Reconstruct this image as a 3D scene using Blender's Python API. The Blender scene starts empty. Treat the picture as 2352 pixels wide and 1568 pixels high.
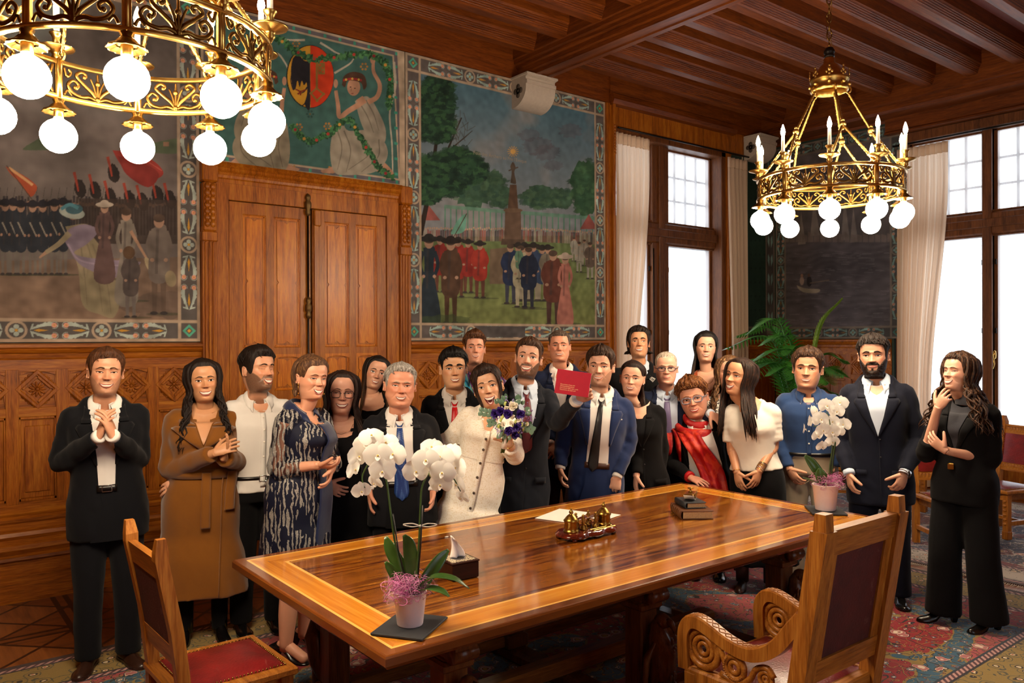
import bpy, bmesh, math, random
import numpy as np
from mathutils import Vector, Matrix, noise
random.seed(7)
rng = np.random.default_rng(7)
PI = math.pi
scene = bpy.context.scene
COL = scene.collection

# ---------------------------------------------------------------- camera, world, exposure
F = 1829.0                                   # focal length in pixels of the 2352-wide frame (28 mm)
CAM = np.array([0.0, 0.0, 1.82])
YAW, PITCH, ROLL = -math.atan2(.617, .787), -5 / F, -.0039
RC = np.array((Matrix.Rotation(YAW, 3, 'Z') @ Matrix.Rotation(PI / 2 + PITCH, 3, 'X') @ Matrix.Rotation(ROLL, 3, 'Z')))
cd = bpy.data.cameras.new('camera'); cd.lens = 36 * F / 2352; cd.sensor_width = 36; cd.clip_start = .02
cam = bpy.data.objects.new('camera', cd); COL.objects.link(cam)
M4 = Matrix(RC.tolist()).to_4x4(); M4.translation = Vector(CAM); cam.matrix_world = M4
scene.camera = cam
scene.view_settings.view_transform = 'Standard'; scene.view_settings.look = 'None'
scene.view_settings.exposure = 0.06; scene.view_settings.gamma = 1.0
scene.cycles.max_bounces = 7; scene.cycles.diffuse_bounces = 4; scene.cycles.glossy_bounces = 3
scene.cycles.transparent_max_bounces = 8; scene.cycles.transmission_bounces = 3
scene.cycles.sample_clamp_indirect = 4.0; scene.cycles.caustics_reflective = False; scene.cycles.caustics_refractive = False
world = bpy.data.worlds.new('world'); scene.world = world; world.use_nodes = True
wb = world.node_tree.nodes['Background']; wb.inputs[0].default_value = (.86, .93, 1, 1); wb.inputs[1].default_value = 3.7
BULB, CANDLE = 185.0, 280.0                   # radiance of the lamps in the chandeliers
LAMPCOL = (1, .80, .56)

def ray(px, py):
    return RC @ np.array([(px - 1176) / F, (784 - py) / F, -1.0])
def P(px, py, Y):                            # the point of a pixel at a depth
    return CAM + ray(px, py) * Y
def Pz(px, py, z):
    d = ray(px, py); return CAM + d * ((z - CAM[2]) / d[2])
def Px(px, py, x):
    d = ray(px, py); return CAM + d * ((x - CAM[0]) / d[0])
def Py(px, py, y):
    d = ray(px, py); return CAM + d * ((y - CAM[1]) / d[1])

# ---------------------------------------------------------------- materials
def lin(h):
    h = h.lstrip('#'); c = [int(h[i:i + 2], 16) / 255 for i in (0, 2, 4)]
    return tuple(((x + .055) / 1.055) ** 2.4 if x > .04045 else x / 12.92 for x in c)
def col4(c):
    return (*(lin(c) if isinstance(c, str) else c), 1)
class NT:
    def __init__(s, name):
        s.m = bpy.data.materials.new(name); s.m.use_nodes = True; s.t = s.m.node_tree; s.n = s.t.nodes; s.l = s.t.links
        s.b = s.n['Principled BSDF']; s.out = s.n['Material Output']
    def add(s, t, **k):
        n = s.n.new(t)
        for a, v in k.items():
            if a[0] == '_': n.inputs[a[1:].replace('_', ' ')].default_value = v
            else: setattr(n, a, v)
        return n
    def link(s, a, b): s.l.new(a, b)
    def coord(s, scale=(1, 1, 1), kind='Object', rot=(0, 0, 0)):
        tc = s.add('ShaderNodeTexCoord'); mp = s.add('ShaderNodeMapping'); mp.inputs['Scale'].default_value = scale; mp.inputs['Rotation'].default_value = rot
        s.link(tc.outputs[kind], mp.inputs['Vector']); return mp.outputs[0]
    def noise(s, vec, scale=5, detail=3, rough=.5, dist=0):
        n = s.add('ShaderNodeTexNoise'); n.inputs['Scale'].default_value = scale; n.inputs['Detail'].default_value = detail
        n.inputs['Roughness'].default_value = rough; n.inputs['Distortion'].default_value = dist
        if vec is not None: s.link(vec, n.inputs['Vector'])
        return n.outputs['Fac']
    def ramp(s, fac, stops, interp='LINEAR'):
        r = s.add('ShaderNodeValToRGB'); e = r.color_ramp.elements; r.color_ramp.interpolation = interp
        while len(e) < len(stops): e.new(.5)
        for i, (p, c) in enumerate(stops): e[i].position = p; e[i].color = col4(c)
        s.link(fac, r.inputs[0]); return r.outputs[0]
    def mix(s, fac, a, b, mode='MIX'):
        m = s.add('ShaderNodeMix', data_type='RGBA', blend_type=mode)
        for i, v in ((0, fac), (6, a), (7, b)):
            if hasattr(v, 'is_output'): s.link(v, m.inputs[i])
            else: m.inputs[i].default_value = v if i == 0 else col4(v)
        return m.outputs[2]
    def math(s, op, a, b=0.0, c=0.0):
        m = s.add('ShaderNodeMath', operation=op)
        for i, v in enumerate((a, b, c)):
            if hasattr(v, 'is_output'): s.link(v, m.inputs[i])
            else: m.inputs[i].default_value = v
        return m.outputs[0]
    def base(s, c, rough=.5, metal=0, spec=.5):
        if hasattr(c, 'is_output'): s.link(c, s.b.inputs['Base Color'])
        else: s.b.inputs['Base Color'].default_value = col4(c)
        s.b.inputs['Roughness'].default_value = rough; s.b.inputs['Metallic'].default_value = metal
        s.b.inputs['Specular IOR Level'].default_value = spec; return s
    def bump(s, h, strength=.3, dist=.01):
        b = s.add('ShaderNodeBump'); b.inputs['Strength'].default_value = strength; b.inputs['Distance'].default_value = dist
        s.link(h, b.inputs['Height']); s.link(b.outputs[0], s.b.inputs['Normal']); return s
MATS = {}
def plain(name, c, rough=.5, metal=0, spec=.5, nz=.12, scale=30):
    if name in MATS: return MATS[name]
    n = NT(name); f = n.noise(n.coord(), scale, 3)
    r, g, b = lin(c) if isinstance(c, str) else c
    cc = n.ramp(f, [(.25, (r * (1 - nz), g * (1 - nz), b * (1 - nz))), (.75, (min(1, r * (1 + nz)), min(1, g * (1 + nz)), min(1, b * (1 + nz))))])
    n.base(cc, rough, metal, spec); MATS[name] = n.m; return n.m
def wood(name, dark, mid, light, axis=0, rough=.35, scale=1.0, coat=.0):
    if name in MATS: return MATS[name]
    n = NT(name); sc = [14 * scale] * 3; sc[axis] = 1.1 * scale
    v = n.coord(tuple(sc)); f = n.noise(v, 1.6, 5, .6, .8); f2 = n.noise(n.coord(tuple(x * 6 for x in sc)), 2, 2)
    f3 = n.noise(n.coord((.9, .9, .9)), 1.3, 2)
    c = n.ramp(f, [(.3, dark), (.5, mid), (.72, light)])
    c = n.mix(.35, c, n.ramp(f2, [(.3, dark), (.7, light)]), 'MIX')
    c = n.mix(n.math('MULTIPLY', f3, .35), c, dark)
    n.base(c, rough, 0, .3); n.bump(f2, .06, .004)
    n.b.inputs['Coat Weight'].default_value = coat; n.b.inputs['Coat Roughness'].default_value = .12
    MATS[name] = n.m; return n.m
def cloth(name, c, c2=None, rough=.85, weave=900, bump=.15, sheen=.2):
    if name in MATS: return MATS[name]
    n = NT(name); v = n.coord(); big = n.noise(v, 7, 3); fine = n.noise(v, weave, 1)
    r = lin(c) if isinstance(c, str) else c
    d = lin(c2) if isinstance(c2, str) else (c2 or tuple(x * .72 for x in r))
    cc = n.mix(big, d, r); cc = n.mix(n.math('MULTIPLY', fine, .4), cc, d)
    n.base(cc, rough, 0, .18); h = n.math('ADD', n.math('MULTIPLY', big, 1.0), n.math('MULTIPLY', fine, .05)); n.bump(h, bump, .03)
    n.b.inputs['Sheen Weight'].default_value = sheen; n.b.inputs['Sheen Roughness'].default_value = .5
    MATS[name] = n.m; return n.m
def emit(name, c, strength):
    if name in MATS: return MATS[name]
    n = NT(name); e = n.add('ShaderNodeEmission'); e.inputs[0].default_value = (*c, 1); e.inputs[1].default_value = strength
    n.link(e.outputs[0], n.out.inputs[0]); MATS[name] = n.m; return n.m

# ---------------------------------------------------------------- mesh builder
def cr(xs, ys, x):                            # smooth (monotone cubic) interpolation
    xs = np.asarray(xs, float); ys = np.asarray(ys, float); x = np.clip(np.asarray(x, float), xs[0], xs[-1])
    h = np.diff(xs); d = np.diff(ys) / h; m = np.zeros(len(xs)); m[0] = d[0]; m[-1] = d[-1]
    for i in range(1, len(xs) - 1):
        m[i] = 0 if d[i - 1] * d[i] <= 0 else (h[i - 1] + h[i]) * 3 / ((2 * h[i] + h[i - 1]) / d[i - 1] + (h[i] + 2 * h[i - 1]) / d[i])
    i = np.clip(np.searchsorted(xs, x) - 1, 0, len(h) - 1); t = (x - xs[i]) / h[i]
    return (2*t**3-3*t**2+1)*ys[i] + (t**3-2*t**2+t)*h[i]*m[i] + (-2*t**3+3*t**2)*ys[i+1] + (t**3-t**2)*h[i]*m[i+1]
def sstep(a, b, x):
    t = np.clip((np.asarray(x, float) - a) / (b - a), 0, 1); return t * t * (3 - 2 * t)
def path(pts, n):                             # smooth path through points
    pts = np.asarray(pts, float); k = np.r_[0, np.cumsum(np.linalg.norm(np.diff(pts, axis=0), axis=1))]; k /= k[-1]
    t = np.linspace(0, 1, n); return np.stack([cr(k, pts[:, i], t) for i in range(pts.shape[1])], 1)
def catmull(pts, n):
    pts = [np.asarray(p, float) for p in pts]; q = [2 * pts[0] - pts[1]] + pts + [2 * pts[-1] - pts[-2]]; out = []
    m = len(pts) - 1
    for t in np.linspace(0, m, n):
        i = min(int(t), m - 1); u = t - i; a, b, c, d = q[i:i + 4]
        out.append(.5 * (2 * b + (c - a) * u + (2 * a - 5 * b + 4 * c - d) * u * u + (3 * b - a - 3 * c + d) * u ** 3))
    return np.array(out)
def norm(v):
    v = np.asarray(v, float); return v / (np.linalg.norm(v) + 1e-12)
def rotm(axis, a):
    return np.array(Matrix.Rotation(a, 3, Vector(axis)))
class MB:
    def __init__(s): s.v = []; s.f = []; s.m = []; s.sm = []; s.n = 0; s.a = []
    def add(s, v, f, m=0, smooth=True, a=None):
        v = np.asarray(v, float).reshape(-1, 3)
        s.v.append(v); s.a.append(np.zeros(len(v)) if a is None else np.asarray(a, float))
        o = s.n; s.f.extend([tuple(i + o for i in q) for q in f]); k = len(f)
        s.m.extend([m] * k); s.sm.extend([smooth] * k); s.n += len(v); return s
    def loft(s, rings, m=0, cap=True, closed=True, smooth=True, a=None):
        R = np.asarray(rings, float); k, n = R.shape[:2]; f = []
        for i in range(k - 1):
            for j in range(n if closed else n - 1):
                j2 = (j + 1) % n; f.append((i * n + j, i * n + j2, (i + 1) * n + j2, (i + 1) * n + j))
        if cap and closed: f.append(tuple(range(n - 1, -1, -1))); f.append(tuple((k - 1) * n + j for j in range(n)))
        return s.add(R.reshape(-1, 3), f, m, smooth, a)
    def tube(s, pts, r, n=8, m=0, cap=True, sq=1.0, up=None, smooth=True, twist=0):
        pts = np.asarray(pts, float); k = len(pts); r = np.broadcast_to(np.asarray(r, float), (k,)) if np.ndim(r) < 2 else np.asarray(r)
        T = np.gradient(pts, axis=0); T /= np.linalg.norm(T, axis=1)[:, None] + 1e-12
        u = norm(np.cross(T[0], up if up is not None else ([0, 0, 1] if abs(T[0][2]) < .9 else [1, 0, 0])))
        an = np.linspace(0, 2 * PI, n, endpoint=False); rings = []
        for i in range(k):
            u = norm(u - T[i] * np.dot(u, T[i])); w = np.cross(T[i], u); ca = np.cos(an + twist * i)[:, None]; sa = np.sin(an + twist * i)[:, None]
            rings.append(pts[i] + r[i] * (ca * u + sa * w * sq))
        return s.loft(rings, m, cap, True, smooth)
    def lathe(s, prof, n=24, c=(0, 0, 0), m=0, R=None, smooth=True, cap=False, flute=0, nf=0):
        an = np.linspace(0, 2 * PI, n, endpoint=False); rings = []
        for r, z in prof:
            rr = r * (1 + flute * np.cos(nf * an)) if flute else r
            rings.append(np.stack([rr * np.cos(an), rr * np.sin(an), np.full(n, z)], 1))
        R_ = np.asarray(rings)
        if R is not None: R_ = R_ @ np.asarray(R).T
        return s.loft(R_ + np.asarray(c), m, cap, True, smooth)
    def sphere(s, c, r, n=16, k=10, m=0, R=None):
        r = np.broadcast_to(np.asarray(r, float), (3,)); t = np.linspace(.02, PI - .02, k); an = np.linspace(0, 2 * PI, n, endpoint=False)
        rings = np.array([[(math.sin(a) * math.cos(b), math.sin(a) * math.sin(b), -math.cos(a)) for b in an] for a in t]) * r
        if R is not None: rings = rings @ np.asarray(R).T
        return s.loft(rings + np.asarray(c), m)
    def box(s, c, sz, ch=.004, R=None, m=0):
        hx, hy, hz = (x / 2 for x in sz); ch = min(ch, .45 * min(sz) / 1)
        def rg(i, z):
            x, y = hx - i, hy - i; k = ch * .6
            return [(-x + k, -y, z), (x - k, -y, z), (x, -y + k, z), (x, y - k, z), (x - k, y, z), (-x + k, y, z), (-x, y - k, z), (-x, -y + k, z)]
        rings = np.array([rg(ch, -hz), rg(0, -hz + ch), rg(0, hz - ch), rg(ch, hz)])
        if R is not None: rings = rings @ np.asarray(R).T
        return s.loft(rings + np.asarray(c), m, smooth=False)
    def bx(s, x0, x1, y0, y1, z0, z1, ch=.004, m=0):
        return s.box(((x0 + x1) / 2, (y0 + y1) / 2, (z0 + z1) / 2), (abs(x1 - x0), abs(y1 - y0), abs(z1 - z0)), ch, None, m)
    def prism(s, poly, o, u, v, w, m=0, smooth=False):   # polygon in (u,v) from origin o, swept along w
        o, u, v, w = (np.asarray(x, float) for x in (o, u, v, w)); p = np.asarray(poly, float)
        a = o + p[:, :1] * u + p[:, 1:] * v; return s.loft([a, a + w], m, True, True, smooth)
    def grid(s, G, m=0, smooth=True, a=None, thick=0, nrm=None):
        G = np.asarray(G, float); k, n = G.shape[:2]
        f = [(i * n + j, i * n + j + 1, (i + 1) * n + j + 1, (i + 1) * n + j) for i in range(k - 1) for j in range(n - 1)]
        s.add(G.reshape(-1, 3), f, m, smooth, None if a is None else np.asarray(a).ravel())
        if thick:
            du = np.gradient(G, axis=1); dv = np.gradient(G, axis=0); N = np.cross(du, dv); N /= np.linalg.norm(N, axis=2)[..., None] + 1e-12
            if nrm is not None: N = N * (1 if (N.reshape(-1, 3) @ np.asarray(nrm)).mean() > 0 else -1)
            H = G - N * thick; o = s.n - k * n
            s.add(H.reshape(-1, 3), [q[::-1] for q in f], m, smooth, None if a is None else np.asarray(a).ravel())
            e = [(0, j) for j in range(n)] + [(i, n - 1) for i in range(1, k)] + [(k - 1, j) for j in range(n - 2, -1, -1)] + [(i, 0) for i in range(k - 2, 0, -1)]
            ix = [i * n + j for i, j in e]; L = len(ix); q0 = k * n
            for t in range(L):
                a0, a1 = ix[t], ix[(t + 1) % L]; s.f.append((o + a1, o + a0, o + q0 + a0, o + q0 + a1)); s.m.append(m); s.sm.append(False)
        return s
    def xf(s, R=None, t=(0, 0, 0), i0=0):
        for i in range(i0, len(s.v)):
            s.v[i] = (s.v[i] @ np.asarray(R).T if R is not None else s.v[i]) + np.asarray(t)
        return s
    def mesh(s, name):
        me = bpy.data.meshes.new(name); V = np.concatenate(s.v); me.vertices.add(len(V)); me.vertices.foreach_set('co', V.ravel())
        ln = np.array([len(q) for q in s.f], np.int32); st = np.r_[0, np.cumsum(ln)[:-1]].astype(np.int32)
        me.loops.add(int(ln.sum())); me.loops.foreach_set('vertex_index', np.fromiter((i for q in s.f for i in q), np.int32, int(ln.sum())))
        me.polygons.add(len(s.f)); me.polygons.foreach_set('loop_start', st); me.polygons.foreach_set('loop_total', ln)
        me.polygons.foreach_set('material_index', np.array(s.m, np.int32)); me.polygons.foreach_set('use_smooth', np.array(s.sm, bool))
        A = np.concatenate(s.a)
        if A.any(): me.attributes.new('a', 'FLOAT', 'POINT').data.foreach_set('value', A)
        me.update(calc_edges=True); me.validate(); return me
    def build(s, name, mats, parent=None, fixn=False, sharp=None, **tags):
        me = s.mesh(name)
        for m in (mats if isinstance(mats, (list, tuple)) else [mats]): me.materials.append(m)
        if fixn:
            b = bmesh.new(); b.from_mesh(me); bmesh.ops.recalc_face_normals(b, faces=b.faces); b.to_mesh(me); b.free()
        if sharp: me.set_sharp_from_angle(angle=math.radians(sharp))
        o = bpy.data.objects.new(name, me); COL.objects.link(o)
        if parent: o.parent = parent
        tag(o, **tags); return o
def tag(o, label=None, cat=None, group=None, kind=None):
    if label: o['label'] = label
    if cat: o['category'] = cat
    if group: o['group'] = group
    if kind: o['kind'] = kind
    return o
def empty(name, loc, rz=0, **tags):
    o = bpy.data.objects.new(name, None); COL.objects.link(o); o.location = loc; o.rotation_euler = (0, 0, rz); o.empty_display_size = .1
    return tag(o, **tags)
def copy_tree(o, parent=None, loc=None, rz=None, **tags):
    c = o.copy(); COL.objects.link(c); c.parent = parent
    if loc is not None: c.location = loc
    if rz is not None: c.rotation_euler = (0, 0, rz)
    for ch in list(o.children): copy_tree(ch, c)
    return tag(c, **tags)
def remesh(mb, vox, it=3, fac=.5):            # fuse overlapping closed shapes into one skin
    me = mb.mesh('tmp'); o = bpy.data.objects.new('tmp', me); COL.objects.link(o)
    r = o.modifiers.new('r', 'REMESH'); r.mode = 'VOXEL'; r.voxel_size = vox; r.adaptivity = 0
    if it: sm = o.modifiers.new('s', 'SMOOTH'); sm.iterations = it; sm.factor = fac
    ev = o.evaluated_get(bpy.context.evaluated_depsgraph_get()); m2 = ev.to_mesh()
    V = np.empty(len(m2.vertices) * 3); m2.vertices.foreach_get('co', V); V = V.reshape(-1, 3)
    L = np.empty(len(m2.loops), np.int32); m2.loops.foreach_get('vertex_index', L)
    tot = np.empty(len(m2.polygons), np.int32); m2.polygons.foreach_get('loop_total', tot)
    fs = [tuple(q) for q in L.reshape(-1, 4).tolist()] if (tot == 4).all() else [tuple(p.vertices) for p in m2.polygons]
    Nn = np.empty(len(m2.vertices) * 3); m2.vertices.foreach_get('normal', Nn); Nn = Nn.reshape(-1, 3)
    ev.to_mesh_clear(); bpy.data.objects.remove(o); bpy.data.meshes.remove(me); return V, fs, Nn
# ================================================================ daylight at the windows (light portals in the openings)
WA, WC, WB, WL, ZC, ZT = 6.63, 9.97, -1.05, -4.0, 5.02, 4.57      # wall planes, ceiling, top of the painted zone
def portal(name, loc, sx, sy, rot):
    L = bpy.data.lights.new(name, 'AREA'); L.shape = 'RECTANGLE'; L.size = sx; L.size_y = sy; L.energy = 1; L.cycles.is_portal = True
    o = bpy.data.objects.new(name, L); COL.objects.link(o); o.location = loc; o.rotation_euler = rot
portal('window_daylight', (7.7, 6.93, 2.36), 2.2, 3.9, (-PI / 2, 0, 0))
portal('window_daylight', (10.27, 3.89, 2.36), 3.9, 2.1, (0, PI / 2, 0))
portal('window_daylight', (10.27, .55, 2.36), 3.9, 2.1, (0, PI / 2, 0))  # portal of the out-of-view side window, added for more daylight
for x in (2.3,): portal('window_daylight', (x, -1.33, 2.36), 2.0, 3.9, (PI / 2, 0, 0))  # portal of the unseen window added behind the camera as front fill

OAK = ('#562104', '#a0530d', '#c67e24')
W_X = wood('panel_wood_long', *OAK, axis=0, rough=.38); W_Z = wood('panel_wood_upright', *OAK, axis=2, rough=.36); W_Y = wood('panel_wood_deep', *OAK, axis=1, rough=.38)
W_CARVE = wood('carved_wood', '#5a2508', '#9a4f10', '#c07826', axis=2, rough=.42)
C_X = wood('ceiling_wood_long', '#3a1604', '#74360c', '#954e18', axis=0, rough=.42); C_Y = wood('ceiling_wood_cross', '#361404', '#6c330c', '#8a4816', axis=1, rough=.42)
W_DARK = wood('window_wood', '#35190c', '#6a3d1e', '#8c552c', axis=2, rough=.45)
CEIL = plain('red_ceiling_panel', '#6a2f24', .6, nz=.08); STONE = plain('pale_stone', '#b0a294', .75, nz=.06)
PLASTER = plain('dark_green_wall_paint', '#23342c', .7, nz=.1); IRON = plain('dark_iron', '#241f1c', .4, .8); BRASS = plain('brass', '#bd9750', .30, 1.0, nz=.15); OLDB = plain('dull_old_brass', '#6a5230', .5, .8)

class WF:                                      # a wall's own frame: a along, d out into the room, z up
    def __init__(s, o, u, n): s.o = np.array([*o, 0.]); s.u = np.array([*u, 0.]); s.n = np.array([*n, 0.]); s.R = np.stack([s.u, s.n, [0, 0, 1]], 1)
    def p(s, a, d, z): return s.o + s.u * a + s.n * d + np.array([0, 0, z])
    def box(s, mb, a0, a1, d0, d1, z0, z1, ch=.004, m=0): mb.box(s.p((a0 + a1) / 2, (d0 + d1) / 2, (z0 + z1) / 2), (abs(a1 - a0), abs(d1 - d0), abs(z1 - z0)), ch, s.R, m)
    def prof(s, mb, pts, a0, a1, m=0, smooth=False): mb.prism(pts, s.p(a0, 0, 0), s.n, [0, 0, 1], s.u * (a1 - a0), m, smooth)
    def vprof(s, mb, pts, z0, z1, m=0): mb.prism(pts, s.p(0, 0, z0), s.u, s.n, [0, 0, z1 - z0], m)
FA = WF((0, WA), (1, 0), (0, -1)); FC = WF((WC, WA), (0, -1), (-1, 0))
S = dict(kind='structure')

# ---- floor, ceiling, walls
def floor_mat():
    n = NT('parquet'); tc = n.coord(); sx = n.add('ShaderNodeSeparateXYZ'); n.link(tc, sx.inputs[0])
    def fr(o): return n.math('ABSOLUTE', n.math('SUBTRACT', n.math('FRACT', n.math('MULTIPLY', o, 1 / .95)), .5))
    u, v = fr(sx.outputs[0]), fr(sx.outputs[1])
    def ln(e, w=.018): return n.math('LESS_THAN', n.math('ABSOLUTE', e), w)
    l = ln(n.math('SUBTRACT', u, .46)); 
    for e in (n.math('SUBTRACT', v, .46), n.math('SUBTRACT', u, v), n.math('SUBTRACT', n.math('ADD', u, v), .5)): l = n.math('MAXIMUM', l, ln(e))
    d = n.math('GREATER_THAN', n.math('ADD', u, v), .5)
    f = n.noise(n.coord((16, 1.5, 1)), 2, 4); g = n.noise(n.coord((1.5, 16, 1)), 2, 4)
    a = n.ramp(f, [(.3, '#6a3a1a'), (.7, '#95592a')]); b = n.ramp(g, [(.3, '#5a2f15'), (.7, '#85491f')])
    c = n.mix(d, a, b); c = n.mix(l, c, '#2c1408'); n.base(c, .3); return n.m
m = MB(); m.bx(WL - .3, WC + .6, WB - .3, WA + .5, -.1, 0, 0); m.build('floor', floor_mat(), **S)
m = MB(); m.bx(WL - .3, WC + .3, WB - .3, WA + .3, ZC, ZC + .1, 0); m.build('ceiling', CEIL, **S)
m = MB(); m.bx(WL - .2, 6.62, WA, WA + .2, 0, ZC, 0); m.bx(6.62, 8.86, WA, WA + .4, 4.36, ZC, 0); m.bx(6.62, 8.86, WA, WA + .4, 0, .42, 0); m.bx(8.86, WC + .3, WA, WA + .3, 0, ZC, 0); m.build('wall_back', PLASTER, **S)
def cwall(m, y0, y1, z0, z1): m.bx(WC, WC + .4, y0, y1, z0, z1, 0)
m = MB(); cwall(m, 4.92, WA + .2, 0, ZC); cwall(m, 1.6, 2.86, 0, ZC); cwall(m, WB - .2, -.5, 0, ZC)
for a, b in ((2.86, 4.92), (-.5, 1.6)): cwall(m, a, b, 4.36, ZC); cwall(m, a, b, 0, .42)
m.build('wall_right', PLASTER, **S)
m = MB()
for a, b in ((WL - .2, 1.3), (3.3, WC + .3)): m.bx(a, b, WB - .3, WB, 0, ZC, 0)
for a, b in ((1.3, 3.3),): m.bx(a, b, WB - .3, WB, 0, .42, 0); m.bx(a, b, WB - .3, WB, 4.36, ZC, 0)
m.build('wall_front', W_Z, **S)
m = MB(); m.bx(WL - .2, WL, WB - .2, WA + .2, 0, ZC, 0); m.build('wall_left', W_Z, **S)

# ---- beams
def reeded(w, h, n=5, g=.012):                 # cross-section of a joist, reeds along its lower edges
    hw = w / 2; r = [(-hw, h)]; z = h * .42
    L = [(-hw, z), (-hw + .01, z - .01)]
    x, zz = -hw + .01, z - .012
    pts = []
    for i in range(n):
        pts += [(x, zz), (x + .004, zz - g * .5), (x, zz - g), (x + .007, zz - g - .004)]; x += .007; zz -= g + .006
    L += pts; b = [(x + .012, 0)]
    left = [(-hw, h)] + L + b
    return left + [(-a, c) for a, c in reversed(left)]
jp = reeded(.21, .26)
mb = MB()
for k in range(16):
    y = 6.31 - .49 * k
    for x0, x1 in ((WL, 5.22), (5.58, 9.62)):
        mb.prism(jp, (x0, y, ZC - .255), (0, 1, 0), (0, 0, 1), (x1 - x0, 0, 0))
mb.build('ceiling_beams', C_X, **S)
mb = MB(); bp = [(-.2, .46), (-.2, .2), (-.185, .19), (-.185, .15), (-.16, .14), (-.16, .11), (-.135, .1), (-.135, .05), (-.11, .04), (-.11, .0)]
bp = bp + [(-.05, 0), (-.045, .012), (.045, .012), (.05, 0)] + [(-a, c) for a, c in reversed(bp)]
mb.prism(bp, (5.4, WB, ZT + .0), (1, 0, 0), (0, 0, 1), (0, WA - WB, 0)); mb.build('ceiling_beam_main', C_Y, **S)
mb = MB(); FA.prof(mb, [(0, ZT), (.03, ZT), (.03, ZT + .3), (.05, ZT + .31), (.05, ZC), (0, ZC)], WL, WC); 
FA.prof(mb, [(.03, ZT - .03), (.1, ZT - .02), (.12, ZT + .03), (.1, ZT + .1), (.06, ZT + .12), (.06, ZC), (.03, ZC)], 6.62, 8.95); mb.build('trim_1', C_X, **S)
mb = MB(); FC.prof(mb, [(0, ZT - .02), (.05, ZT - .05), (.08, ZT - .02), (.3, ZT), (.33, ZT + .03), (.33, ZT + .1), (.36, ZT + .12), (.36, ZC), (0, ZC)], 0, WA - WB); mb.build('trim_2', C_Y, **S)
mb = MB(); FC.prof(mb, [(.0, 4.36), (.12, 4.36), (.12, 4.38), (.1, 4.4), (.1, ZT), (0, ZT)], 1.65, WA - WB); mb.build('trim_3', C_Y, **S)

# ---- stone corbels
def corbel(x, label, hide=False):
    mb = MB(); w = .40
    pr = [(0, 4.25), (.03, 4.245)] + [(.03 + .23 * math.sin(t), 4.245 + .19 * (1 - math.cos(t))) for t in np.linspace(.15, PI / 2, 12)] + [(.26, 4.46), (.275, 4.465), (.275, 4.5), (.255, 4.51), (.255, 4.535), (.285, 4.545), (.285, 4.57), (0, 4.57)]
    FA.prof(mb, pr, x - w / 2, x + w / 2, 0, True)
    FA.box(mb, x - w / 2 - .012, x + w / 2 + .012, 0, .295, 4.55, 4.575, .004)
    o = mb.build('stone_corbel', STONE, sharp=30, label=label, cat='corbel')
    mb = MB()
    for dx, dz in ((0, .042), (0, -.042), (.042, 0), (-.042, 0), (0, 0)):
        mb.loft([[FA.p(x + sx, .13 + dx + .031 * math.cos(t), 4.41 + dz + .031 * math.sin(t)) for t in np.linspace(0, 2 * PI, 20, endpoint=False)] for sx in (-w / 2 - .003, -w / 2 + .01)])
    mb.build('quatrefoil', plain('painted_recess_shade', '#4a4038', .9), o)  # shade of the hole given as a dark colour on flat discs
corbel(5.39, 'pale stone corbel with quatrefoil hole under the main ceiling beam'); corbel(9.42, 'stone corbel under the ceiling beam at the far corner behind the chandelier')

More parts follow.
